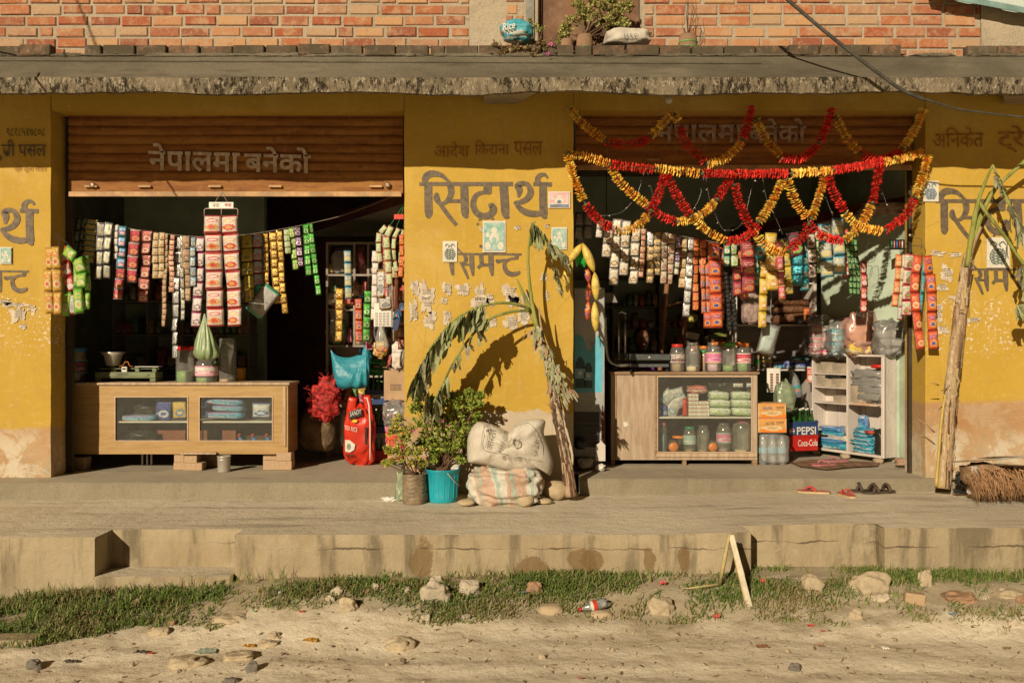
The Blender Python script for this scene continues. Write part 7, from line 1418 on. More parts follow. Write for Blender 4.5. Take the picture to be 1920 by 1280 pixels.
T = thing('banana_plant', 'withered banana stalk with an arching torn leaf leaning on the middle pier', 'banana plant', ongr(1070, 932, SW)); 
part(tubepx(MB(), TRK, [(1071, 930, 23, 6.68), (1062, 865, 20, 6.70), (1050, 800, 17, 6.73), (1042, 755, 18, 6.75), (1033, 705, 14, 6.78), (1022, 655, 11, 6.8)], 6.7, 10, .10), 'trunk', T)
def sheath(T, path, Y, mats, n, seed):
    """peeling fibrous strips lying along a trunk"""
    r = random.Random(seed); m = MB(); q = cr(path, 10); L = len(q)
    for i in range(n):
        k0 = r.randrange(0, L-8); ln = r.randrange(6, min(22, L-k0)); a = r.uniform(pi*1.05, pi*1.95); wd = r.uniform(.006, .018); m.use(r.choice(mats)); m.smooth = True; vs = []; lift = r.uniform(0, .018)
        for j in range(ln+1):
            px, py, w_, y = q[min(L-1, k0+j)]; rr = w_*K*y/2*1.06; aa = a+.02*j*r.uniform(-1, 1); e = lift*(1-j/ln)**2 if i % 2 else lift*(j/ln)**2; c = P(px, py, y)
            for s in (-1, 1): b = aa+s*wd/rr*.5; vs.append(c+V(cos(b)*(rr+.002+e), sin(b)*(rr+.002+e), 0))
        m.add(vs, [(2*j, 2*j+1, 2*j+3, 2*j+2) for j in range(ln)])
    part(m, 'peeling_sheath', T)
TRKL = mat('pale_dry_sheath', (.55, .44, .29), .9, var=.3, vs=20, bump=.6); TRKD = mat('dark_rotten_sheath', (.14, .08, .05), .95, var=.3, vs=20, bump=.6)
sheath(T, [(1071, 930, 23, 6.68), (1062, 865, 20, 6.70), (1050, 800, 17, 6.73), (1042, 755, 18, 6.75), (1033, 705, 14, 6.78), (1022, 655, 11, 6.8)], 6.7, [TRK, TRKL, TRKD, TRKD], 60, 5)
part(tubepx(MB(), STG, [(1036, 720, 12, 6.75), (1022, 655, 12, 6.78), (1003, 600, 11, 6.8), (985, 560, 8, 6.82), (969, 523, 3, 6.84)], 6.8, 8), 'stem', T)
part(tubepx(MB(), STG, [(1020, 660, 8, 6.74), (1004, 600, 8, 6.75), (994, 540, 6, 6.75), (990, 480, 5, 6.72), (996, 430, 4, 6.68), (1003, 415, 3, 6.66)], 6.7, 8), 'leaf_stalk', T)
part(tubepx(MB(), TRK, [(1032, 690, 5, 6.72), (1016, 620, 5, 6.72), (1010, 575, 2, 6.72)], 6.7, 6), 'dead_stalk', T)
ar = [(992, 578, 6.76), (965, 570, 6.68), (935, 568, 6.62), (895, 577, 6.56), (855, 598, 6.52), (820, 635, 6.50), (795, 675, 6.50), (785, 705, 6.52)]
part(tubepx(MB(), STG, [(a, b, 6-i*.4, y) for i, (a, b, y) in enumerate(ar)], 6.7, 8), 'leaf_stalk', T)
ar2 = [(992, 582, 6.76), (955, 585, 6.66), (915, 600, 6.60), (880, 635, 6.56), (850, 680, 6.54), (828, 725, 6.54), (805, 770, 6.56)]
part(tubepx(MB(), STG, [(a, b, 6-i*.4, y) for i, (a, b, y) in enumerate(ar2)], 6.7, 8), 'leaf_stalk', T)
m = MB(); frond(m, ar[3:], 6.5, [LFG, LFO, LFO, LFD], 50, .09, .23, 4, .075, -.06); frond(m, [(905, 573, 6.56), (880, 585, 6.55), (845, 605, 6.52)], 6.5, [LFG, LFO, LFG], 16, .12, .19, 7, .09); frond(m, [(800, 668), (782, 700), (776, 712)], 6.5, [LFO, LFD, LFD], 26, .12, .22, 9, .09, -.15); part(m, 'torn_leaf', T)
m = MB(); frond(m, [ar2[k] for k in (2, 3, 4)], 6.56, [LFG, LFD], 14, .06, .14, 14, .07, .1); frond(m, [(812, 755, 6.56), (822, 735, 6.55), (836, 705, 6.54)], 6.55, [LFG, LFD, LFO], 18, .08, .17, 15, .08, .12); frond(m, [(790, 690), (800, 720), (806, 760)], 6.54, [LFD, LFO], 20, .07, .17, 16, .08, -.1); part(m, 'torn_leaf', T)
m = MB(); frond(m, [(998, 420, 6.68), (1005, 424, 6.66), (1022, 440, 6.64), (1046, 462, 6.62)], 6.66, [LFG, LFO, LFG], 20, .09, .17, 22, .07, .05, .5); frond(m, [(1028, 455, 6.64), (1045, 465, 6.62), (1062, 480, 6.62)], 6.62, [LFD, LFO], 14, .06, .14, 23, .06, .2); frond(m, [(1036, 485, 6.63), (1041, 510, 6.63), (1046, 540, 6.63)], 6.63, [LFO, LFD, LFG], 14, .08, .15, 25, .045, .25); part(m, 'drooping_leaf', T)
m = MB(LFD); r = random.Random(4)
for i in range(130):
    t = r.random(); a, b = 1000+62*t+r.gauss(0, 5+4*t), 612+130*t+r.gauss(0, 5); q = P(a, b, 6.66+r.uniform(-.02, .03)); m.use(r.choice([LFD, LFD, LFO, TRK])); m.smooth = True
    v = V(r.uniform(-.4, .9), r.uniform(-.4, .2), -1).normalized()*r.uniform(.03, .085); s = V(1, r.uniform(-1, 1), r.uniform(-.3, .3)).normalized()*r.uniform(.006, .016)
    m.add([q-s, q+s, q+v*.5+s+V(0, -.012, 0), q+v*.5-s, q+v-s*.6, q+v+s*.4], [(0, 1, 2, 3), (3, 2, 5, 4)])
part(m, 'dry_leaf_wrap', T)
m = MB(TRK)
for x, y, x2, y2 in ((985, 620, 978, 640), (1028, 640, 1018, 655), (1055, 700, 1070, 715), (1040, 770, 1018, 752), (1062, 740, 1076, 735)): m.tube([P(x, y, 6.68), P((x+x2)/2+2, (y+y2)/2, 6.65), P(x2, y2, 6.64)], [.004, .003, .001], 4)
part(m, 'fibre', T)
T = thing('banana_plant', 'tall pale banana stalk with broken leaf stalks leaning on the right pier', 'banana plant', onwalk(1767, 918))
part(tubepx(MB(), TRKY, [(1767, 915, 27, 6.74), (1772, 850, 25, 6.76), (1778, 770, 23, 6.78), (1787, 690, 23, 6.8), (1797, 610, 22, 6.82), (1806, 540, 19, 6.83), (1815, 480, 15, 6.84), (1836, 425, 12, 6.84)], 6.8, 12, .10), 'trunk', T)
sheath(T, [(1767, 915, 27, 6.74), (1772, 850, 25, 6.76), (1778, 770, 23, 6.78), (1787, 690, 23, 6.8), (1797, 610, 22, 6.82), (1806, 540, 19, 6.83), (1815, 480, 15, 6.84)], 6.8, [TRKY, TRKL, TRK, TRKD], 95, 6)
part(tubepx(MB(), mat('yellow_cane', (.58, .42, .10), .6), [(1755, 912, 5, 6.70), (1760, 850, 6, 6.72), (1765, 790, 5, 6.74), (1772, 740, 4, 6.76)], 6.7, 6, .02), 'cane', T)
part(tubepx(MB(), STG, [(1812, 500, 9, 6.80), (1822, 440, 10, 6.79), (1832, 385, 8, 6.76), (1846, 345, 6, 6.72), (1861, 310, 4, 6.68)], 6.8, 8), 'leaf_stalk', T)
part(tubepx(MB(), STG, [(1861, 309, 4, 6.68), (1876, 342, 5, 6.66), (1890, 378, 5, 6.64), (1905, 405, 4, 6.62), (1925, 440, 4, 6.6)], 6.7, 8), 'leaf_stalk', T)
part(tubepx(MB(), STG, [(1815, 485, 12, 6.84), (1838, 410, 9, 6.83), (1862, 360, 8, 6.80), (1890, 330, 7, 6.78), (1930, 296, 9, 6.74)], 6.8, 8), 'leaf_stalk', T)
part(tubepx(MB(), STG, [(1832, 372, 7, 6.78), (1850, 400, 7, 6.74), (1880, 438, 7, 6.70), (1912, 485, 6, 6.66), (1940, 520, 6, 6.62)], 6.8, 8), 'leaf_stalk', T)
m = MB(); frond(m, [(1864, 320), (1880, 350), (1896, 388), (1912, 415)], 6.65, [LFD, LFD, LFO], 26, .03, .10, 31, .035, .15); frond(m, [(1895, 385), (1910, 415), (1925, 440)], 6.62, [LFD, LFO], 18, .10, .22, 33, .06, .15); part(m, 'torn_leaf', T)
m = MB(); frond(m, [(1910, 480), (1925, 500), (1945, 520)], 6.64, [LFD, LFO, LFG], 16, .12, .28, 35, .07, .0); frond(m, [(1905, 575), (1918, 570), (1940, 570)], 6.62, [LFO, LFG], 8, .04, .12, 36, .05, .1); part(m, 'torn_leaf', T)
m = MB(TRKY)
for x, y, x2, y2 in ((1760, 722, 1743, 718), (1775, 728, 1758, 740), (1800, 582, 1812, 580), (1752, 810, 1722, 785)): m.tube([P(x, y, 6.74), P((x+x2)/2, (y+y2)/2-2, 6.7), P(x2, y2, 6.7)], [.005, .004, .0015], 5)
part(m, 'fibre', T)

# ---------------------------------------------------------------- potted shrubs
def leafmat(name, cols): return petals(name, cols)
LEAF = leafmat('shrub_leaf', [(.11, .19, .025), (.25, .32, .045), (.17, .26, .035), (.40, .42, .07), (.14, .22, .03)]); LEAFY = leafmat('yellowish_leaf', [(.22, .30, .04), (.50, .44, .08), (.32, .36, .06), (.18, .25, .04), (.48, .30, .08)])
TWIG = mat('brown_twig', (.16, .09, .05), .9)
def shrub(T, base, clumps, lm, seed, leaf=.021, per=150):
    """clumps: (px,py,Y,r px) each fed by a twig; leaves in whorls along short shoots"""
    r = random.Random(seed); tw = MB(TWIG); lv = MB(lm)
    for px, py, Y, rad in clumps:
        c = P(px, py, Y); R_ = rad*K*Y; mid = base.lerp(c, .5)+V(r.uniform(-.03, .03), r.uniform(-.03, .03), .03*0); q = cr([tuple(base+V(r.uniform(-.03, .03), r.uniform(-.02, .02), 0)), tuple(mid), tuple(c)], 5); tw.tube(q, [.006-.004*i/(len(q)-1) for i in range(len(q))], 5)
        for s in range(max(4, int(per/14))):
            d = V(r.gauss(0, 1), r.gauss(0, 1), r.gauss(.45, .9)).normalized(); a = c+d*R_*r.uniform(.0, .5); b = c+d*R_*r.uniform(.75, 1.15)+V(0, 0, R_*.15); tw.tube([a, b], [.002, .001], 4)
            for k in range(15):
                t = r.uniform(.1, 1); p = a.lerp(b, t); o = (V(r.gauss(0, 1), r.gauss(0, 1), r.gauss(.3, .7)).normalized()+(b-a).normalized()*.5).normalized(); L = leaf*r.uniform(.6, 1.25); s_ = o.cross(V(r.gauss(0, 1), r.gauss(0, 1), r.gauss(0, 1))).normalized()*L*.30; n_ = o.cross(s_).normalized()*L*.10
                lv.smooth = False; lv.add([p, p+o*L*.5+s_+n_, p+o*L, p+o*L*.5-s_+n_], [(0, 1, 2), (0, 2, 3)])
    part(tw, 'twigs', T); part(lv, 'foliage', T)
bk = thing('plant_bucket', 'turquoise plastic bucket used as a planter in front of the middle pier', 'bucket', ongr(826, 948, SW)); bp = ongr(827, 944, SW); bc = V(bp.x, bp.y+.12, SW)
TQ = plastic('turquoise_bucket_plastic', (.02, .40, .50), .4, dirt=.15); h = .245; prof = [(.105, 0), (.108, .004), (.112, .05), (.124, h*.86), (.126, h*.865), (.126, h*.9), (.129, h*.905), (.130, h*.985), (.134, h), (.122, h), (.118, h*.95), (.112, h*.88)]
m = MB(TQ); m.lathe(bc, prof, 40); m = part(m, 'bucket_body', bk)
for i in range(10): a = pi+pi*i/9; part(MB(TQ).bar(bc+V(.1125*cos(a), .1125*sin(a), .03), bc+V(.1245*cos(a), .1245*sin(a), h*.84), .004, .003), 'rib', m)
q = [bc+V(.128*cos(a), .128*sin(a)-.01, h*.93-.11*sin((a+1.2)/2.4*pi)) for a in [-1.2+.2*i for i in range(13)]]; part(MB(mat('cream_handle', (.55, .45, .33), .5)).tube(q, .004, 6), 'handle', bk)
part(MB(mat('pot_soil', (.22, .16, .10), .95, bump=1)).lathe(bc+V(0, 0, h*.9), [(.001, .012), (.06, .008), (.114, 0)], 20, caps=False), 'soil', bk)
sb = thing('shrub', 'leafy green shrub with a few pink flowers growing in the turquoise bucket', 'shrub', bc+V(0, 0, h*.9)); 
def D(px, py, r_, dy=0): return (px, py, bc.y+dy, r_)
import itertools
shrub(sb, bc+V(0, 0, h*.9), [D(782, 770, 15), D(795, 800, 20, -.05), D(812, 775, 20, .06), D(825, 810, 24, -.08), D(840, 785, 22, .03), D(858, 765, 20, -.03), D(876, 750, 16, .03), D(892, 760, 13, -.02), D(900, 742, 7), D(880, 738, 7), D(868, 785, 22, .05), D(850, 815, 24, -.06), D(875, 812, 20, .0), D(872, 838, 18, .03), D(845, 845, 20, -.08), D(820, 845, 20, -.05), D(800, 828, 18, .04), D(788, 840, 14, .06), D(860, 862, 10), D(815, 865, 10, -.05), D(780, 748, 9), D(830, 760, 13), D(850, 745, 9), D(893, 785, 10), D(808, 752, 8)], LEAF, 11, .027, 250)
PNKF = mat('magenta_petals', (.62, .10, .38), .6, bump=0)
def flower(T, px, py, Y, s=.014):
    c = P(px, py, Y); m = MB(PNKF)
    for k in range(5): a = k*2*pi/5; m.add([c, c+V(cos(a-.4)*s, -.004, sin(a-.4)*s), c+V(cos(a)*s*1.3, -.002, sin(a)*s*1.3), c+V(cos(a+.4)*s, -.004, sin(a+.4)*s)], [(0, 1, 2, 3)])
    part(m, 'flower', T)
for px, py in ((775, 807), (830, 789), (841, 798)): flower(sb, px, py, bc.y-.24, .009)
pb = thing('plant_pot', 'cut brown plastic bottle with wavy ridges used as a plant pot', 'pot', ongr(774, 950, SW)); pp = ongr(774, 947, SW); pc = V(pp.x, pp.y+.09, SW); BRP = mat('dusty_brown_bottle', (.27, .20, .125), .55, 0, .3, 14, .4, 40, dirt=.5)
n = 40; hs = [i*.0085 for i in range(27)]; vs = []
for j, z in enumerate(hs):
    for k in range(n): a = 2*pi*k/n; rr = .086*(1+.035*sin(z*210+1.5*sin(a*6)*(z > .05)))*(1 if z > .012 else .95)*(1 if z < .17 else 1-.03*mn.noise(V(a, 0, 0))); vs.append(pc+V(rr*cos(a), rr*sin(a), z))
m = MB(BRP); m.smooth = True; m.add(vs, [(j*n+k, j*n+(k+1) % n, (j+1)*n+(k+1) % n, (j+1)*n+k) for j in range(len(hs)-1) for k in range(n)]); part(m, 'pot_body', pb); part(MB(MC['pot_soil']).lathe(pc+V(0, 0, .19), [(.001, .01), (.085, 0)], 20, caps=False), 'soil', pb)
s2 = thing('shrub', 'small yellowish shrub with pale pink flowers growing in the brown bottle pot', 'shrub', pc+V(0, 0, .19))
def E_(px, py, r_, dy=0): return (px, py, pc.y+dy, r_)
shrub(s2, pc+V(0, 0, .19), [E_(745, 790, 13), E_(740, 812, 14), E_(752, 830, 18, -.04), E_(768, 815, 18), E_(782, 850, 16, -.05), E_(760, 855, 18, -.03), E_(742, 850, 14), E_(728, 845, 9), E_(735, 868, 9), E_(775, 872, 11), E_(722, 868, 5), E_(790, 872, 9)], LEAFY, 13, .025, 190)
for px, py in ((748, 828), (756, 840)): flower(s2, px, py, pc.y-.14, .009)
bagp(clear('pale_green_film', (.75, .9, .7), .5, (.5, .6, .4), .2), 744, 768, 880, 940, pc.y+.12, 'crumpled pale green film behind the brown bottle pot', 'film', 'plastic_film', d=.1, nz=.5, seed=6)
m = MB(WHT); q = ongr(731, 938, SW); m.soft(q+V(0, 0, .012), (.13, .07, .032), 2.2, .7, 12, 3, 24, 12); solo(m, 'crumpled_paper', 'crumpled white paper on the sidewalk left of the bottle pot', 'paper')
# ---------------------------------------------------------------- sacks
def weave(name, a, b, sc=130):
    t = NT(name); c = t.co(); k = t.mx(t.ss(t.noise(c, 5, 5, .7), .4, .65), a, b); wv = t.n('ShaderNodeTexWave'); t.l(c, wv.inputs[0]); wv.inputs['Scale'].default_value = sc; wv.bands_direction = 'Z'
    k = t.mx(t.ma('MULTIPLY', wv.outputs['Fac'], .12), k, tuple(x*.5 for x in b)); t.bump(t.ma('ADD', t.noise(t.mp(c, (1, 1, 1)), 11, 6, .7, 1.2), t.ma('MULTIPLY', wv.outputs['Fac'], .05)), .9, .02); return t.fin(k, .6, 0, .35)
SKW = weave('white_woven_sack', (.70, .65, .55), (.58, .53, .44)); spp = ongr(955, 935, SW)
t = NT('striped_orange_sack'); u = t.co('UV'); c = t.co(); x_, _, z_ = t.xyz(c); sp = t.ma('ADD', t.ma('MULTIPLY', x_, 26), t.ma('ADD', t.ma('MULTIPLY', z_, 6), t.ma('MULTIPLY', t.noise(c, 6, 3), 3.0)))
k = t.mx(t.ma('GREATER_THAN', t.ma('SINE', sp), .25), (.50, .35, .26), (.58, .55, .47)); k = t.mx(t.ma('MULTIPLY', t.ma('GREATER_THAN', t.ma('SINE', t.ma('MULTIPLY', sp, 1.9)), .82), .8), k, (.30, .42, .36)); k = t.mx(t.ma('MULTIPLY', t.ss(t.noise(c, 30, 4), .55, .7), .4), k, (.62, .5, .36))
t.bump(t.noise(c, 16, 6, .7, 1), .9, .02); STR = t.fin(k, .5, 0, .4)
Yk = 6.62; m = MB(STR); m.soft(V(X(948, Yk), Yk, SW+.015+.12), (.55, .38, .26), 3.3, .26, 8, 4, 40, 24); solo(m, 'striped_sack', 'sack with orange and white stripes under the white rice sack', 'sack', sub=1)
m = MB(SKW); 
vs = []; n = 46; rows_ = 22
out = [(874, 868), (874, 820), (888, 793), (905, 789), (935, 799), (955, 808), (968, 793), (990, 784), (1024, 785), (1022, 812), (1034, 845), (1040, 868), (1034, 893), (1018, 880), (985, 890), (950, 884), (910, 873)]
oc = cr(out+[out[0]], 4)[:-1]; n = len(oc); cx, cy = 952, 840
for j in range(9):
    f = 1-j/8; th = .15*sqrt(max(0, 1-f**2.6))
    for a, b in oc:
        px, py = cx+(a-cx)*f, cy+(b-cy)*f; w_ = mn.noise(V(px*.022, py*.03, 3))*.05+abs(mn.noise(V(px*.05, py*.045, 1)))*.055+abs(mn.noise(V(px*.13, py*.10, 6)))*.02; vs.append(P(px, py, Yk-.02-th*.9-abs(w_)*(1-f*f)*1.3))
b0 = len(vs)
for a, b in oc: vs.append(P(cx+(a-cx)*.92, cy+(b-cy)*.92, Yk+.14))
vs.append(P(cx, cy, Yk+.18)); m.smooth = True
m.add(vs, [(j*n+k, j*n+(k+1) % n, (j+1)*n+(k+1) % n, (j+1)*n+k) for j in range(8) for k in range(n)]+[((k+1) % n, k, b0+k, b0+(k+1) % n) for k in range(n)]+[(b0+(k+1) % n, b0+k, b0+n) for k in range(n)])
rsk = thing('rice_sack', 'big dirty white woven sack with faint printing slumped on the striped sack', 'sack', V(X(952, Yk), Yk, SW+.26)); part(m, 'sack_body', rsk, sub=1)
# printing follows the front of the sack
bv = [v for v in vs[:b0]]
def sackfront(p):
    best = min(bv, key=lambda v: (v.x-p.x)**2+(v.z-p.z)**2); w_ = [(1/((v.x-p.x)**2+(v.z-p.z)**2+1e-5), v.y) for v in bv if abs(v.x-p.x) < .05 and abs(v.z-p.z) < .05] or [(1, best.y)]
    return V(p.x, min(sum(a*b for a, b in w_)/sum(a for a, b in w_), best.y)-.022, p.z)
SINK = mat('faint_grey_sack_print', (.42, .39, .33), .8, bump=0)
def onsack(body, x0, y0, x1, y1, off=0, rot=0):
    mm = MB(); textpx(mm, SINK, body, x0, y0, x1, y1, 6.4, off); c = P((x0+x1)/2, (y0+y1)/2, 6.4)
    for i, v in enumerate(mm.v):
        d = v-c; d = V(d.x*cos(rot)-d.z*sin(rot), 0, d.x*sin(rot)+d.z*cos(rot)); q = c+d; px, py = 960+q.x/(K*6.4), 640-(q.z-CE)/(K*6.4); mm.v[i] = sackfront(P(px, py, Yk-.12))
    part(mm, 'sack_print', rsk)
onsack('आरती', 898, 812, 936, 828, 0, 1.35); onsack('REFINED', 922, 822, 962, 829, .005, 1.2); onsack('कक्षिण ९०', 938, 850, 992, 864, 0, -.12); onsack('DALMART', 985, 828, 1022, 836, 0, 1.4); onsack('०', 960, 818, 974, 838, -.01, .3)
m = MB(SINK)
for pts in (((908, 796), (905, 815), (906, 840), (945, 848), (995, 858), (1015, 862)), ((908, 796), (925, 798), (940, 808)), ((965, 800), (985, 792), (1000, 800), (1012, 830), (1016, 850))):
    q = cr(pts, 6); m.ribbon([sackfront(P(a, b, Yk-.12)) for a, b in q], [.0035]*len(q))
part(m, 'print_border', rsk)
m = MB(weave('grey_ground_sack', (.52, .45, .34), (.42, .36, .27))); Yf = 6.45; pts = [(872, 944), (880, 925), (900, 912), (950, 914), (1010, 916), (1020, 926), (985, 938), (950, 946), (910, 948)]; n = len(pts)
gp = [ongr(a, b, SW) for a, b in cr(pts+[pts[0]], 4)[:-1]]; n = len(gp); cc = sum(gp, V(0, 0, 0))/n; vs = []
for f, z_ in ((1, .001), (.97, .012), (.8, .018), (.6, .022), (.35, .02)): vs += [cc+(p-cc)*f+V(0, 0, z_+mn.noise((p-cc)*f*14)*.010*(f < 1)) for p in gp]
vs.append(cc+V(0, 0, .02)); m.smooth = True; m.add(vs, [(j*n+k, j*n+(k+1) % n, (j+1)*n+(k+1) % n, (j+1)*n+k) for j in range(4) for k in range(n)]+[(4*n+k, 4*n+(k+1) % n, 5*n) for k in range(n)])
if (m.v[1]-m.v[0]).cross(m.v[n]-m.v[0]).z < 0: m.f = [f[::-1] for f in m.f]
solo(m, 'empty_sack', 'flattened greyish sack spread on the sidewalk under the pile', 'sack')
bagp(WHT, 800, 862, 866, 884, 6.75, 'white patterned rag behind the rim of the turquoise bucket', 'rag', 'rag', d=.06, nz=.3, seed=3)
STN = mat('smooth_tan_stone', (.48, .38, .235), .8, 0, .12, 3, .3, 60)
for cx, cy, w_, h_, s, sd in [(1042, 922, 50, 38, 'largest smooth round stone beside the foot of the middle banana stalk', 1), (985, 939, 36, 25, 'medium smooth stone in front of the grey sack', 2), (1021, 941, 30, 12, 'flat little stone between the two round ones', 3), (874, 944, 34, 14, 'flat stone right of the turquoise bucket', 4)]:
    q = ongr(cx, cy+h_/2, SW); wy = w_*K*q.y; m = MB(STN); m.soft(q+V(0, wy*.38, h_*K*q.y*.5), (wy, wy*.8, h_*K*q.y), 1.95, .10, 2, sd, 28, 18); solo(m, 'stone', s, 'stone', sub=1)
# straw and cardboard heap
hp = thing('fibre_heap', 'heap of brown coconut fibre covered with old cardboard at the foot of the right pier', 'heap', onwalk(1860, 930)); FIB = mat('brown_coconut_fibre', (.34, .19, .09), .95, island=.7, bump=0); r = random.Random(12); m = MB(FIB)
for i in range(2600):
    a = P(r.uniform(1822, 1990), r.uniform(876, 908), 6.40+r.uniform(-.1, .1)); L = r.uniform(.06, .19); d = V(r.uniform(-.7, .5), r.uniform(-.9, -.1), -r.uniform(.3, 1)).normalized(); b = a+d*L*.5+V(0, 0, .01); c = b+(d+V(r.uniform(-.8, .3), 0, -.7)).normalized()*L*.5; c.z = max(c.z, SW+.036); b.z = max(b.z, SW+.04); w_ = V(.0028, .001, .0028)
    m.add([a-w_, a+w_, b+w_, b-w_, c], [(0, 1, 2, 3), (3, 2, 4)])
part(m, 'loose_fibre', hp); m = MB(mat('brown_husk', (.26, .15, .08), .95, bump=1, bs=70)); m.soft(P(1915, 894, 6.6), (.70, .3, .16), 3, .2, 6, 3, 30, 16); part(m, 'husk_mass', hp)
m = MB(mat('torn_brown_carton', (.36, .22, .12), .9, var=.25, vs=8, bump=.5)); m.soft(P(1840, 888, 6.45), (.26, .2, .15), 4, .22, 5, 6, 26, 16); part(m, 'crushed_carton', hp)
CBP = mat('pale_old_cardboard', (.42, .32, .21), .9, var=.2, vs=6, dirt=.2)
for (x0, x1, y0, y1, Yc, rz, mt) in ((1798, 1885, 858, 866, 6.40, .05, CBP), (1875, 1960, 868, 878, 6.33, -.06, CBP), (1850, 1905, 856, 863, 6.36, .2, mat('grey_white_board', (.5, .48, .42), .9)), (1850, 1990, 850, 862, 6.5, .0, CBP)):
    c = P((x0+x1)/2, (y0+y1)/2, Yc); w_ = (x1-x0)*K*Yc; part(MB(mt).box(-w_/2, w_/2, -.12, .12, -.004, .004, RT(c, rz, r.uniform(-.05, .05), -.18)), 'cardboard_sheet', hp, bevel=.002)
packet('wrapper', 'pink and green sticker like wrapper on the crushed carton', 'wrapper', W_('pinkgreen_wrapper', (.55, .38, .35), (.2, .35, .2), (.3, .4, .3)), 1828, 882, 14, 18, 6.33, .008)
bagp(BLK, 1792, 1808, 886, 908, 6.6, 'black rag hanging out left of the fibre heap', 'rag', 'rag', d=.05, nz=.9, seed=9, ns=9); bagp(BLK, 1788, 1812, 916, 925, 6.7, 'small black scrap on the sidewalk left of the heap', 'scrap', 'scrap', d=.05, nz=.6, seed=4); bagp(WHT, 1814, 1830, 912, 926, 6.55, 'small white crumpled scrap in front of the fibre heap', 'scrap', 'scrap', d=.04, nz=.4, seed=5)
bagp(DKB, 1840, 1925, 924, 934, 6.5, 'dark wet cloth under the fibre heap', 'cloth', 'cloth', d=.1, nz=.3, seed=8)
bagp(mat('pinkish_stone', (.42, .26, .17), .9), 1678, 1702, 858, 872, 7.5, 'pinkish brick piece at the corner of the right pier', 'brick piece', 'brick_piece', d=.09, nz=.2, seed=7)

# ---------------------------------------------------------------- upper ledge
ZL = 3.722; YL = 6.80
def pot(px0, px1, py0, Y, label, mt, rings=None):
    cx = X((px0+px1)/2, Y); rr = (px1-px0)/2*K*Y; z1 = Z(py0, Y); T = thing('flower_pot', label, 'flower pot', (cx, Y, ZL)); part(MB(mt).lathe((cx, Y, ZL), [(rr*.75, 0), (rr, (z1-ZL)*.5), (rr*.9, z1-ZL-.01), (rr*.8, z1-ZL), (rr*.7, z1-ZL-.02)], 20), 'pot_body', T)
    for i in range(rings or 0): z_ = ZL+(z1-ZL)*(.35+.18*i); part(MB(mat('light_green_ring', (.15, .42, .10), .5)).lathe((cx, Y, z_), [(rr*1.0, -.005), (rr*1.03, 0), (rr*1.0, .005)], 20, caps=False), 'ring', T)
    return V(cx, Y, z1)
bagp(W_('blue_rice_sack', (.06, .40, .48), (.6, .58, .5), (.5, .52, .46), (.04, .3, .4), rough=.5), 938, 1000, 41, 80, 6.78, 'blue and white sack of rice sitting on the canopy ledge', 'sack', 'rice_sack', d=.2, p=2.6, nz=.2, seed=3)
tm = MB(); textpx(tm, WHT, 'Rice', 943, 44, 966, 58, 6.665, .015, 5); solo(tm, 'sack_lettering', 'white word on the blue rice sack on the ledge', 'lettering')
bagp(mat('white_cement_sack', (.58, .54, .46), .8, var=.2, vs=8, bump=.7, bs=14), 1133, 1220, 58, 88, 6.78, 'white printed sack laid on the canopy ledge among plants', 'sack', 'cement_sack', d=.22, p=3.5, nz=.16, seed=5)
tm = MB(); textpx(tm, mat('grey_print', (.2, .19, .17)), 'U.S.C', 1170, 63, 1196, 70, 6.655, .0); solo(tm, 'sack_lettering', 'grey letters on the white sack on the ledge', 'lettering')
TER = mat('worn_terracotta', (.36, .22, .13), .9, dirt=.4); p1 = pot(1080, 1112, 66, 6.8, 'small pot with green rings beside the rusty door', TER, 2); p2 = pot(1272, 1308, 66, 6.78, 'round pot with green rings alone on the ledge at the right', TER, 3); p3 = pot(1050, 1075, 74, 6.85, 'plain worn pot near the rusty door', TER)
LFP = leafmat('pale_scrubby_leaf', [(.26, .29, .08), (.40, .38, .12), (.18, .22, .05), (.46, .40, .16)]); LFR = leafmat('reddish_scrub_leaf', [(.26, .14, .07), (.20, .18, .06), (.34, .22, .10), (.14, .14, .05)])
T = thing('potted_plant', 'bushy pale green plant growing in front of the rusty door', 'plant', p1); shrub(T, p1-V(0, 0, .03), [(a, b, 6.84, c) for a, b, c in ((1060, 60, 14), (1078, 42, 14), (1095, 30, 16), (1110, 12, 16), (1118, 40, 16), (1135, 20, 16), (1142, 46, 14), (1160, 30, 16), (1172, 50, 12), (1150, 8, 14), (1085, 10, 12), (1130, -10, 16), (1175, 15, 12), (1055, 75, 10))], LFP, 31, .027, 190)
T = thing('potted_plant', 'reddish spiky dracaena standing in the green ringed pot', 'plant', p1); r = random.Random(2); m = MB(mat('bronze_spiky_leaf', (.20, .13, .06), .6))
for i in range(12): a = r.uniform(0, 6.28); L = r.uniform(.10, .18); d = V(cos(a)*.9, sin(a)*.3, .8); m.ribbon([p1, p1+d*L*.5+V(0, 0, .03), p1+d*L], [.008, .012, .001])
part(m, 'leaf', T)
T = thing('creeping_plant', 'dry creeping plant with two magenta flowers spilling over the canopy ledge', 'plant', P(985, 90, 6.62)); shrub(T, P(985, 88, 6.66), [(a, b, 6.58, c) for a, b, c in ((930, 88, 9), (945, 92, 10), (960, 96, 9), (976, 90, 9), (992, 94, 10), (1008, 96, 10), (1022, 90, 11), (1032, 84, 8), (940, 100, 5), (1000, 104, 5), (1015, 80, 8))], LFR, 37, .018, 80); flower(T, 1033, 83, 6.5, .014); flower(T, 1027, 101, 6.5, .013)
T = thing('potted_plant', 'thin seedling with few leaves beside the blue rice sack', 'plant', P(1010, 84, 6.8)); shrub(T, P(1005, 86, 6.8), [(a, b, 6.8, c) for a, b, c in ((996, 40, 5), (1003, 50, 5), (1012, 62, 6), (1018, 55, 4))], LFP, 41, .02, 40)
T = thing('potted_plant', 'dry bare twigs in the round pot at the right of the ledge', 'plant', p2); m = MB(TWIG)
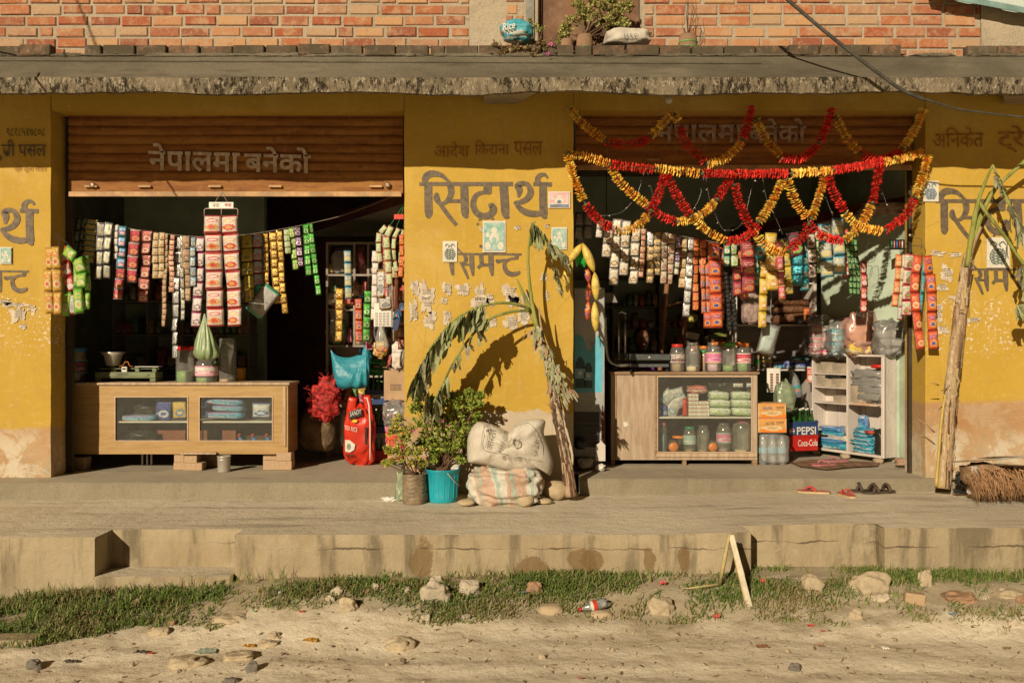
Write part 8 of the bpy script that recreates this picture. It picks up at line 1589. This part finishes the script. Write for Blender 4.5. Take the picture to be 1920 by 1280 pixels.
for i in range(9): m.tube([p2, p2+V(r.uniform(-.08, .08), 0, r.uniform(.05, .25)), p2+V(r.uniform(-.12, .12), 0, r.uniform(.1, .32))], [.003, .002, .001], 4)
part(m, 'twig', T)
# cables, awning corner
CAB = mat('grey_black_cable', (.085, .08, .065), .6, var=.3, vs=20, bump=.2)
cab = thing('power_cable', 'thick twisted dark cable running down across the right shopfront', 'cable', P(1475, 0, 6.05)); m = MB(CAB); q = cr([(1390, -80, 6.0), (1475, -2, 6.02), (1550, 62, 6.03), (1640, 132, 6.06), (1690, 168, 6.08), (1732, 187, 6.10)], 8); m.tube([P(*a) for a in q], .020*.62, 8); part(m, 'cable_sheath', cab)
m = MB(CAB); m.tube([P(*a) for a in cr([(1728, 184, 6.10), (1790, 203, 6.16), (1850, 212, 6.2), (1960, 224, 6.25)], 6)], .007, 6); part(m, 'thin_cable', cab)
m = MB(CAB); m.tube([P(*a) for a in cr([(-60, 88, 5.6), (-10, 96, 5.9), (30, 104, 6.15)], 5)], .007, 6); solo(m, 'cable', 'short end of a pale cable at the left edge above the canopy', 'cable')
ox = V(-.49, -1, .465)  # towards the sun: wires outside the frame that cast the thin shadows
for pts, lb in ((((140, -10, 6.99), (125, 103, 6.6)), 'steep overhead wire casting its shadow on the left bricks'), (((-120, 110, 6.5), (500, 117, 6.5)), 'level overhead wire casting its shadow along the canopy')):
    a, b = [P(*q)+ox*2.2 for q in pts]; d = (b-a); m = MB(CAB); m.tube([a-d*1.5, a, b, b+d*1.5] if pts[0][0] != 140 else [a-d*4, a, b, b+d*.04], .008, 6); solo(m, 'overhead_wire', lb, 'wire')
aw = thing('awning', 'pale printed cloth awning corner at the top right above the brick wall', 'awning', P(1850, 10, 6.0)); m = MB(W_('printed_white_cloth', (.62, .64, .56), (.3, .45, .42), (.5, .6, .55), (.35, .5, .46), rough=.8))
a0, a1, a2, a3 = P(1745, -8, 6.86), P(1990, 38, 6.86), P(2010, -60, 6.96), P(1725, -60, 6.96); n = 14; vs = [a0.lerp(a1, i/n).lerp(a3.lerp(a2, i/n), j/6)+V(0, 0, .01*sin(i*1.3)*(j == 0)) for j in range(7) for i in range(n+1)]; m.smooth = True
m.add(vs, [(j*(n+1)+i, j*(n+1)+i+1, (j+1)*(n+1)+i+1, (j+1)*(n+1)+i) for j in range(6) for i in range(n)]); part(m, 'cloth', aw)
m = MB(mat('green_wave_trim', (.22, .36, .33), .8)); m.ribbon([a0.lerp(a1, i/n)+V(0, -.004, .022) for i in range(n+1)], [.045]*(n+1)); part(m, 'printed_border', aw)
part(MB(STEEL).tube([a3+V(-.1, .03, .02), a2+V(0, .03, .02)], .012, 6), 'pole', aw)
# ---------------------------------------------------------------- verge: grass, rocks, litter
def gm(name, cols):
    t = NT(name); r = t.n('ShaderNodeValToRGB'); t.l(t.island(), r.inputs[0]); e = r.color_ramp.elements; e[0].color = (*cols[0], 1); e[1].color = (*cols[-1], 1)
    for i, c in enumerate(cols[1:-1]): x = e.new((i+1)/(len(cols)-1)); x.color = (*c, 1)
    return t.fin(r.outputs[0], .7, 0, .25)
G1 = gm('fresh_grass', [(.055, .10, .018), (.10, .16, .03), (.15, .20, .045), (.20, .22, .07)]); G2 = gm('dry_grass', [(.16, .17, .06), (.30, .25, .12), (.24, .19, .08), (.12, .13, .04)])
r = random.Random(99); gr = MB(G1); gr.smooth = False
EB = [(0, 1225), (120, 1205), (230, 1185), (330, 1170), (400, 1180), (480, 1160), (560, 1152), (640, 1135), (700, 1165), (800, 1172), (900, 1168), (1000, 1160), (1100, 1168), (1200, 1170), (1300, 1175), (1400, 1172), (1500, 1165), (1600, 1178), (1700, 1180), (1800, 1185), (1920, 1190), (2100, 1195), (-200, 1240)]; EB.sort()
def edge(px):
    for (a, b), (c, d) in zip(EB, EB[1:]):
        if a <= px <= c: return b+(d-b)*(px-a)/(c-a)
    return 1180
cnt = 0
for i in range(120000):
    x = r.uniform(-4.2, 4.2); y = r.uniform(4.35, 5.62); z = gz(x, y); px, py = 960+x/(K*y), 640+(CE-z)/(K*y)
    if px < -150 or px > 2080: continue
    e = edge(px)+mn.noise(V(x*4, 2, 0))*14; d = e-py
    if d < 0: continue
    dens = .5+1.5*mn.noise(V(x*1.6, y*3.0, 5))+.7*mn.noise(V(x*6, y*7, 8)); dens += .35*(px < 420)+.25*(900 < px < 1320)-.35*(560 < px < 760 and py > 1120)-.45*(1380 < px < 1780 and py > 1120)-.15*(1480 < px < 1700)
    if d < 25: dens -= .5*(1-d/25)
    if r.random() > dens*.95: continue
    dry = mn.noise(V(x*2.1, y*2.5, 11))*1.3+.28+.3*(d < 40)-.3*(px < 420)-.25*(1700 < px < 1920 and py < 1110)
    gr.use(G2 if r.random() < dry else G1); L = r.uniform(.025, .062)*(1+.5*(px < 330))*(1.5 if r.random() < .05 else 1)*(.7 if d < 30 else 1); a = r.uniform(0, 6.28); bend = r.uniform(.3, 1.3); w_ = r.uniform(.0022, .0044)
    ux_ = V(cos(a), sin(a)*.7, 0); s = V(-sin(a), cos(a), 0)*w_; s.z = w_*.3; p = V(x, y, z-.003)
    if r.random() < .05:   # broad weed leaves and dead thatch lying flat
        for q_ in range(4):
            b_ = r.uniform(0, 6.28); o_ = V(cos(b_), sin(b_)*.8, r.uniform(.15, .7)).normalized()*r.uniform(.015, .035); t_ = V(-sin(b_), cos(b_), 0)*r.uniform(.004, .009); gr.add([p, p+o_*.5+t_, p+o_, p+o_*.5-t_], [(0, 1, 2), (0, 2, 3)])
        continue
    gr.add([p-s, p+s, p+V(0, 0, L*.55)+ux_*L*.3*bend+s*.7, p+V(0, 0, L*.55)+ux_*L*.3*bend-s*.7, p+V(0, 0, L*(1-.35*bend))+ux_*L*.85*bend], [(0, 1, 2, 3), (3, 2, 4)]); cnt += 1
for k in range(60):   # taller wiry stems against the riser
    px = r.choice([r.uniform(60, 560), r.uniform(680, 1350), r.uniform(1400, 1900)]); y = 5.44; x = X(px, y); z = gz(x, y); a = r.uniform(-1, 1)
    for j in range(4):
        L = r.uniform(.06, .13); gr.use(G2 if j % 2 else G1); b = V(x+a*.02, y-.02*j, z+L*.5); c = b+V(a*.05+r.uniform(-.03, .03), -.01, L*.5); s = V(.0016, 0, 0); gr.add([V(x, y-.02*j, z)-s, V(x, y-.02*j, z)+s, b+s, b-s, c], [(0, 1, 2, 3), (3, 2, 4)])
struct(gr, 'grass', 'patchy green and drying grass along the foot of the sidewalk', 'stuff')
# pebbles and crumbs: nobody could count them
pbm = brick_mat('pebbles', [(.40, .33, .22), (.48, .40, .28), (.30, .24, .16), (.52, .45, .32)]); m = MB(pbm)
for i in range(3200):
    x = r.uniform(-4.4, 4.4); y = r.uniform(3.7, 5.5)
    if mn.noise(V(x*1.1, y*1.6, 3)) < -.12+r.uniform(-.3, .3): continue
    s = r.choice((.003, .004, .005, .006, .009)) if r.random() < .97 else .018; s *= r.uniform(.6, 1.3)
    c = V(x, y, gz(x, y)+s*.15); q = [V(r.uniform(.6, 1.1)*a, r.uniform(.6, 1.1)*b, r.uniform(.5, .9)*c_)*s for a, b, c_ in ((1, 0, 0), (0, 1, 0), (-1, 0, 0), (0, -1, 0), (0, 0, 1), (.5, .5, .75), (-.5, .4, .7))]; a, b, c_, d, e, f, g_ = [c+k for k in q]
    m.smooth = False; m.add([a, b, c_, d, e, f, g_], [(0, 1, 5), (5, 1, 6), (6, 1, 2), (0, 5, 4), (5, 6, 4), (6, 2, 4), (2, 3, 4), (3, 0, 4)])
struct(m, 'gravel', 'small pebbles and dry crumbs scattered over the dirt', 'stuff')
m = MB(gm('dry_leaf_bits', [(.16, .09, .05), (.26, .17, .09), (.10, .07, .045), (.34, .24, .13)]))
for i in range(1500):
    x = r.uniform(-4.4, 4.4); y = r.uniform(3.75, 5.0) if r.random() < .75 else r.uniform(5, 5.4); c = V(x, y, gz(x, y)+.004)
    a = r.uniform(0, 6.28); L = r.uniform(.006, .022); u_ = V(cos(a), sin(a), r.uniform(-.1, .5))*L; w_ = V(-sin(a), cos(a), r.uniform(-.3, .3))*L*r.uniform(.1, .5); m.add([c-u_, c+w_, c+u_+V(0, 0, .004), c-w_], [(0, 1, 2), (0, 2, 3)])
struct(m, 'leaf_litter', 'tiny dry leaf and twig bits scattered on the dirt', 'stuff')
RK = {'pale': mat('pale_concrete_lump', (.52, .45, .33), .95, 0, .15, 9, 1, 28), 'tan': STN, 'red': mat('reddish_rock', (.42, .26, .15), .95, 0, .25, 9, 1, 30), 'grey': mat('grey_rock', (.20, .18, .15), .9, 0, .2, 9, .6, 30), 'dirt': mat('dirt_clod', (.50, .41, .27), .95, 0, .15, 9, 1, 28)}
for cx, cy, w_, h_, mt, s in [(815, 1114, 60, 40, 'pale', 'largest crumbly pale concrete lump in the middle grass'), (880, 1102, 40, 30, 'pale', 'pointed pale lump right of the crumbly one'), (818, 1088, 26, 18, 'pale', 'small pale lump against the sidewalk riser'), (1003, 1105, 32, 25, 'red', 'reddish rock in the middle grass'), (1033, 1143, 48, 18, 'tan', 'smooth half buried boulder left of the plastic bottle'),
    (1128, 1152, 44, 14, 'tan', 'flat stone under the plastic bottle'), (1240, 1137, 48, 32, 'dirt', 'round dirt coloured rock right of the plastic bottle'), (1527, 1096, 42, 32, 'dirt', 'pale rock in the grass below the right step'), (1642, 1098, 74, 44, 'dirt', 'largest broken rock in the right grass'), (1650, 1118, 40, 12, 'pale', 'flat slab at the foot of the largest right rock'), (1738, 1084, 26, 34, 'dirt', 'upright rock leaning on the right riser'),
    (1805, 1120, 62, 18, 'red', 'long flat reddish stone in the right grass'), (1896, 1113, 46, 16, 'dirt', 'flat stone near the right edge'), (1915, 1124, 14, 16, 'red', 'reddish stone cut by the right edge'), (1606, 1152, 26, 16, 'dirt', 'small stone in the bare dirt below the largest right rock'), (1905, 1166, 24, 14, 'pale', 'small pale stone at the grass edge far right'), (1850, 1120, 18, 8, 'pale', 'tiny flat pale stone right of the long reddish one'),
    (746, 1210, 54, 22, 'dirt', 'dirt covered rock on the road below the grass gap'), (652, 1134, 34, 26, 'dirt', 'rounded lump at the left end of the middle grass'), (618, 1122, 18, 12, 'pale', 'small round stone left of the middle grass'), (632, 1108, 22, 14, 'pale', 'stone above the rounded lump'), (690, 1108, 12, 10, 'red', 'tiny reddish stone in the middle grass'), (703, 1100, 14, 12, 'pale', 'tiny pale stone in the middle grass'), (762, 1105, 20, 10, 'pale', 'small stone beside the crumbly lump'), (798, 1158, 20, 12, 'pale', 'whitish pebble at the lower edge of the middle grass'), (873, 1155, 20, 7, 'pale', 'flat whitish pebble in the middle grass'),
    (425, 1162, 64, 14, 'dirt', 'flat clod in the gap of the left grass'), (295, 1184, 44, 14, 'dirt', 'clod with a dark side below the left grass'), (322, 1167, 14, 10, 'red', 'small orange stone at the edge of the left grass'), (255, 1132, 22, 16, 'red', 'reddish stone inside the left grass'), (236, 1117, 22, 8, 'pale', 'pale flat stone inside the left grass'), (60, 1246, 28, 18, 'grey', 'dark grey stone on the road at the lower left'), (470, 1252, 26, 20, 'grey', 'dark angular stone on the road left of centre'), (1492, 1251, 24, 14, 'grey', 'lone grey stone on the road at the lower right'), (345, 1245, 70, 18, 'dirt', 'long clod on the road at the lower left'), (445, 1232, 60, 14, 'dirt', 'ridge of hardened dirt on the road'), (510, 1192, 26, 12, 'dirt', 'small clod on the road near the orange scraps'), (500, 1208, 40, 10, 'dirt', 'flattened clod on the road near the orange scraps'), (1016, 1231, 14, 8, 'dirt', 'tiny clod alone on the road'), (430, 1276, 30, 10, 'grey', 'dark stone at the bottom edge of the photo')]:
    q = onground(cx, cy+h_*.4); a = w_*K*q.y; b = h_*K*q.y; m = MB(RK[mt]); rough_ = .3 if mt in ('pale', 'red', 'grey', 'dirt') else .08
    m.soft(q+V(0, a*.25, b*.24), (a, a*.7, b*1.25), 2.4, rough_*1.2, 5, int(cx), 24, 16); solo(m, 'rock', s, 'rock', sub=1)
m = MB(brick_mat('broken_brick', [(.45, .33, .2)])); q = onground(1716, 1133); a = 36*K*q.y; m.box(-a/2, a/2, 0, .07, 0, 21*K*q.y, RT(q, -.2, .1)); solo(m, 'brick', 'broken half brick in the right grass', 'brick', bevel=.008)
def scr(px, py, w_, h_, col, s, nm='litter_scrap', sd=0):
    q = onground(px, py+h_*.4); a = w_*K*q.y; m = MB(plastic('scrap_%d_%d_%d' % tuple(int(c*20) for c in col), col, .6)); n = 7; rr = random.Random(sd+px); vs = []
    for j in range(4):
        for i in range(n): vs.append(q+V((i/(n-1)-.5)*a*(1-.15*j*rr.random()), (j/3-.3)*a*.6, .006+abs(sin(i*1.7+j+px))*h_*K*q.y*.7*rr.uniform(.6, 1)))
    m.add(vs, [(j*n+i, j*n+i+1, (j+1)*n+i+1, (j+1)*n+i) for j in range(3) for i in range(n-1)]); solo(m, nm, s, 'litter')
for q in [(112, 1123, 10, 8, WH := (.7, .68, .6), 'white scrap in the left grass, upper one'), (124, 1155, 8, 7, WH, 'white scrap in the left grass, lower one'), (246, 1122, 14, 4, WH, 'thin white scrap in the left grass'), (525, 1110, 9, 12, WH, 'folded white scrap at the end of the left grass'), (190, 1149, 14, 6, (.7, .3, .05), 'orange scrap in the left grass'), (207, 1158, 8, 7, (.6, .2, .15), 'pinkish scrap in the left grass'), (285, 1130, 12, 5, (.4, .12, .1), 'dull red scrap in the left grass'), (282, 1224, 13, 5, (.6, .08, .05), 'short red scrap on the road at the left'),
    (385, 1221, 40, 5, (.4, .5, .42), 'pale green strip of plastic on the road'), (467, 1211, 24, 7, (.72, .36, .04), 'curved orange peel scrap on the road'), (582, 1200, 28, 7, (.72, .40, .06), 'orange and white scrap on the road'), (565, 1147, 14, 4, (.6, .15, .1), 'thin red scrap at the tip of the grass'), (476, 1146, 8, 5, (.2, .45, .35), 'tiny green scrap at the tip of the grass'),
    (1243, 1092, 14, 16, (.62, .12, .10), 'crumpled red packet in the grass beside the bent reed'), (1432, 1090, 14, 14, (.62, .14, .13), 'crumpled red packet below the right step'), (908, 1102, 9, 7, (.5, .2, .12), 'brown paper scrap beside the pointed lump'), (782, 1100, 6, 5, (.6, .15, .12), 'tiny red scrap by the crumbly lump'), (1520, 1173, 13, 6, (.65, .08, .06), 'bright red scrap on the dirt at the right'), (1543, 1182, 12, 5, (.5, .12, .1), 'dull red scrap right of the bright one'), (1343, 1155, 14, 14, (.5, .1, .07), 'red scrap in dry grass below the bent reed'),
    (1628, 1172, 13, 5, WH, 'cream scrap on the dirt below the rocks'), (1660, 1215, 15, 8, WH, 'white plastic clip on the road at the right'), (1430, 1212, 26, 5, (.4, .2, .1), 'brown husk scrap on the road'), (1540, 1210, 14, 10, (.35, .2, .12), 'crumpled brown leaf scrap on the road'), (1787, 1150, 16, 6, (.3, .42, .5), 'bluish film scrap in the right grass'), (1890, 1215, 16, 6, (.25, .17, .1), 'dark twig like scrap at the right edge of the road'), (263, 1223, 24, 8, (.14, .12, .1), 'dark tangled scrap on the road at the left'), (132, 1241, 26, 7, (.13, .11, .09), 'dark curled scrap on the road at the far left'), (1087, 1272, 10, 6, (.45, .15, .12), 'small reddish scrap at the bottom of the photo'), (983, 1110, 20, 8, (.25, .3, .4), 'bluish scrap beside the reddish rock')]:
    scr(q[0], q[1], q[2], q[3], q[4], q[5])
# slab edge at far left, plastic bottle, bent reed
m = MB(RISER); a = onground(-60, 1210); b = onground(64, 1206); m.box(a.x, b.x, a.y, a.y+.12, a.z-.05, a.z+.03); solo(m, 'concrete_strip', 'end of a thin concrete strip in the grass at the far left', 'concrete strip', bevel=.006)
q = onground(1115, 1146); T = thing('plastic_bottle', 'empty clear soda bottle with a red label lying in the grass', 'bottle', q); ax = V(.93, .15, .20).normalized(); c = onground(1082, 1152)+V(.02, .02, .028); r_ = .029
Mx = V(0, 0, 1).rotation_difference(ax).to_matrix(); part(MB(WB).lathe(c, [(.010, 0), (.011, .016), (.018, .038), (r_, .066), (r_, .093), (r_*.93, .10), (r_, .108), (r_, .146), (r_*.8, .158), (r_*.5, .154)], 20, ax=ax), 'bottle_body', T)
part(MB(RED).lathe(c-ax*.008, [(.012, 0), (.012, .016)], 14, ax=ax), 'cap', T); part(MB(TRED).lathe(c, [(r_*1.02, .076), (r_*1.02, .098)], 20, ax=ax, caps=False), 'label_sticker', T); part(MB(WHT).lathe(c, [(r_*1.015, .060), (r_*1.02, .0755)], 20, ax=ax, caps=False), 'label_sticker', T)
rd = thing('bent_reed', 'split yellow reed bent into a tall A shape standing in front of the sidewalk', 'reed', onground(1405, 1132)); RE = mat('dry_yellow_reed', (.52, .42, .20), .6, 0, .2, 12, .4, 60); REP = mat('pale_split_reed', (.62, .56, .40), .6, 0, .15, 12, .4, 60)
g0 = onground(1406, 1132); g1 = onground(1350, 1100); pk = P(1371, 1003, 5.32); part(MB(REP).bar(pk, g0+V(0, 0, -.01), .030, .012), 'split_half', rd); part(MB(RE).bar(pk+V(-.008, .012, 0), g0+V(-.018, .012, .0), .014, .02), 'split_half', rd)
part(MB(RE).tube([pk+V(-.012, .0, .0), P(1360, 1040, 5.3), g1+V(0, 0, .02)], [.010, .013, .011], 6), 'stalk', rd); e1 = onground(1280, 1106); part(MB(RE).tube([g1+V(0, 0, .02), g1.lerp(e1, .5)+V(0, 0, .015), e1+V(0, 0, .01)], [.010, .007, .003], 6), 'stalk_end', rd)

# ---------------------------------------------------------------- seated woman
SKIN = mat('brown_skin', (.27, .14, .085), .55, 0, .08, 8, .1); HAIR = mat('black_hair', (.012, .010, .010), .45, bump=.6, bs=90); SARI = mat('purple_cloth', (.16, .04, .22), .8, 0, .2, 9, .6); EYE = mat('eye_white', (.45, .42, .38), .3, bump=0); LIP = mat('lips', (.22, .06, .05), .5, bump=0); RBIN = mat('red_powder', (.55, .03, .03), .8, bump=0)
hx, hy = X(1203, 8.72), 8.72; hz = Z(637, 8.72)
wo = thing('person', 'woman in purple sitting in the dim shop behind the right counter', 'person', (hx, hy, FL))
def skinned(name, verts, edges, mt, parent, sub=2):
    me = bpy.data.meshes.new(name); w_ = WORLD[parent.name]; me.from_pydata([Vector(v[:3])-w_ for v in verts], edges, []); me.materials.append(mt); o = bpy.data.objects.new(name, me); link(o, parent)
    s = o.modifiers.new('s', 'SKIN'); s.use_smooth_shade = True; b = o.modifiers.new('u', 'SUBSURF'); b.levels = b.render_levels = sub
    for i, v in enumerate(verts): d = me.skin_vertices[0].data[i]; d.radius = (v[3], v[4] if len(v) > 4 else v[3]); d.use_root = (i == 0)
    return o
z0 = FL+.48; zs_ = hz-.235
BV = [(hx, hy+.02, z0, .15, .12), (hx, hy, z0+.2, .135, .10), (hx, hy, zs_-.08, .15, .10), (hx, hy-.0, zs_+.02, .09, .07), (hx, hy, zs_+.09, .05, .05),
      (hx-.16, hy, zs_-.03, .06), (hx-.21, hy-.03, zs_-.27, .045), (hx-.12, hy-.24, zs_-.34, .034), (hx-.06, hy-.30, zs_-.34, .026), (hx+.16, hy, zs_-.03, .06), (hx+.21, hy-.03, zs_-.27, .045), (hx+.12, hy-.24, zs_-.34, .034), (hx+.06, hy-.30, zs_-.34, .026),
      (hx-.10, hy-.02, z0-.02, .10), (hx-.11, hy-.40, z0-.02, .075), (hx-.11, hy-.40, FL+.08, .045), (hx+.10, hy-.02, z0-.02, .10), (hx+.11, hy-.40, z0-.02, .075), (hx+.11, hy-.40, FL+.08, .045), (hx-.11, hy-.55, FL+.04, .035), (hx+.11, hy-.55, FL+.04, .035)]
skinned('body', BV, [(0, 1), (1, 2), (2, 3), (3, 4), (2, 5), (5, 6), (6, 7), (7, 8), (2, 9), (9, 10), (10, 11), (11, 12), (0, 13), (13, 14), (14, 15), (0, 16), (16, 17), (17, 18), (15, 19), (18, 20)], SKIN, wo)
CL = [(hx, hy+.02, z0-.02, .19, .15), (hx, hy, z0+.2, .155, .12), (hx, hy, zs_-.08, .17, .12), (hx, hy, zs_+.0, .12, .09), (hx-.17, hy, zs_-.03, .075), (hx-.21, hy-.03, zs_-.2, .062), (hx+.17, hy, zs_-.03, .075), (hx+.21, hy-.03, zs_-.2, .062), (hx-.10, hy-.3, z0-.01, .12), (hx+.10, hy-.3, z0-.01, .12), (hx-.1, hy-.40, FL+.15, .09), (hx+.1, hy-.40, FL+.15, .09)]
skinned('dress', CL, [(0, 1), (1, 2), (2, 3), (2, 4), (4, 5), (2, 6), (6, 7), (0, 8), (0, 9), (8, 10), (9, 11)], SARI, wo)
for s in (-1, 1):      # hands folded in the lap: palm with five fingers
    wr = V(hx+s*.055, hy-.30, zs_-.345); HV = [(*wr, .022, .016), (*(wr+V(-s*.02, -.05, -.01)), .032, .014)]; HE = [(0, 1)]
    for k in range(4):
        b = wr+V(-s*.02+(k-1.5)*.018, -.075, -.01); f1 = b+V(-s*.012, -.03-.004*(k in (1, 2)), -.004); f2 = f1+V(-s*.012, -.018, -.016); i0 = len(HV); HV += [(*b, .009), (*f1, .008), (*f2, .006)]; HE += [(1, i0), (i0, i0+1), (i0+1, i0+2)]
    t1 = wr+V(-s*.052, -.035, .008); t2 = t1+V(-s*.012, -.028, .0); i0 = len(HV); HV += [(*t1, .010), (*t2, .008)]; HE += [(1, i0), (i0, i0+1)]; skinned('hand', HV, HE, SKIN, wo, 1)
m = MB(SKIN); m.smooth = True; nu, nv = 36, 28; vs = []
for j in range(nv+1):
    la = -pi/2+pi*j/nv
    for k in range(nu):
        lo_ = 2*pi*k/nu; d = V(cos(la)*cos(lo_), cos(la)*sin(lo_), sin(la)); x, y, z = d.x*.070, d.y*.092, d.z*.112
        fr_ = max(0, -d.y)
        if z < -.03: x *= 1-.35*min(1, (-.03-z)/.08)
        if fr_ > .3:
            y -= .022*math.exp(-((x/.012)**2))*math.exp(-(((z+.008)/.022)**2))*fr_; y += .010*math.exp(-(((abs(x)-.028)/.014)**2))*math.exp(-(((z-.012)/.012)**2)); y -= .008*math.exp(-((x/.022)**2))*math.exp(-(((z+.045)/.010)**2)); y -= .006*math.exp(-((x/.025)**2))*math.exp(-(((z+.09)/.018)**2))
        vs.append(V(hx+x, hy-.02+y, hz+z))
m.add(vs, [(j*nu+k, j*nu+(k+1) % nu, (j+1)*nu+(k+1) % nu, (j+1)*nu+k) for j in range(nv) for k in range(nu)]); hd = part(m, 'head', wo)
for s in (-1, 1):
    part(MB(EYE).soft((hx+s*.028, hy-.094, hz+.010), (.026, .012, .011), 2, 0), 'eye', hd); part(MB(BLK).soft((hx+s*.028, hy-.0995, hz+.010), (.010, .006, .010), 2, 0), 'pupil', hd); part(MB(HAIR).tube([V(hx+s*.014, hy-.106, hz+.026), V(hx+s*.03, hy-.104, hz+.031), V(hx+s*.044, hy-.094, hz+.026)], [.002, .003, .001], 5), 'eyebrow', hd)
    part(MB(SKIN).soft((hx+s*.072, hy-.01, hz-.0), (.014, .03, .05), 2.2, .05), 'ear', hd)
part(MB(LIP).soft((hx, hy-.112, hz-.045), (.040, .010, .013), 2.2, .05), 'mouth', hd); part(MB(RBIN).soft((hx, hy-.111, hz+.045), (.008, .004, .008), 2, 0), 'bindi', hd); part(MB(RBIN).bar((hx, hy-.108, hz+.072), (hx, hy-.075, hz+.108), .006, .004), 'hair_parting', hd)
m = MB(HAIR); m.soft((hx, hy+.012, hz+.028), (.158, .185, .195), 2.3, .05, 6, 2, 28, 20); m.soft((hx, hy+.10, hz-.04), (.09, .08, .10), 2.2, .1, 6, 3); part(m, 'hair', wo)
part(MB(mat('wooden_stool_seat', (.2, .12, .06))).box(hx-.2, hx+.2, hy-.2, hy+.2, z0-.17, z0-.14), 'seat', st2 := thing('stool', 'plain stool under the seated woman', 'stool', (hx, hy, FL)))
for a in (-1, 1):
    for b in (-1, 1): part(MB(MC['wooden_stool_seat']).box(hx+a*.18-.015, hx+a*.18+.015, hy+b*.18-.015, hy+b*.18+.015, FL, z0-.171), 'leg', st2)
SC.cycles.max_bounces = 8; SC.cycles.transparent_max_bounces = 16; SC.cycles.caustics_reflective = False; SC.cycles.caustics_refractive = False; SC.cycles.sample_clamp_indirect = 6
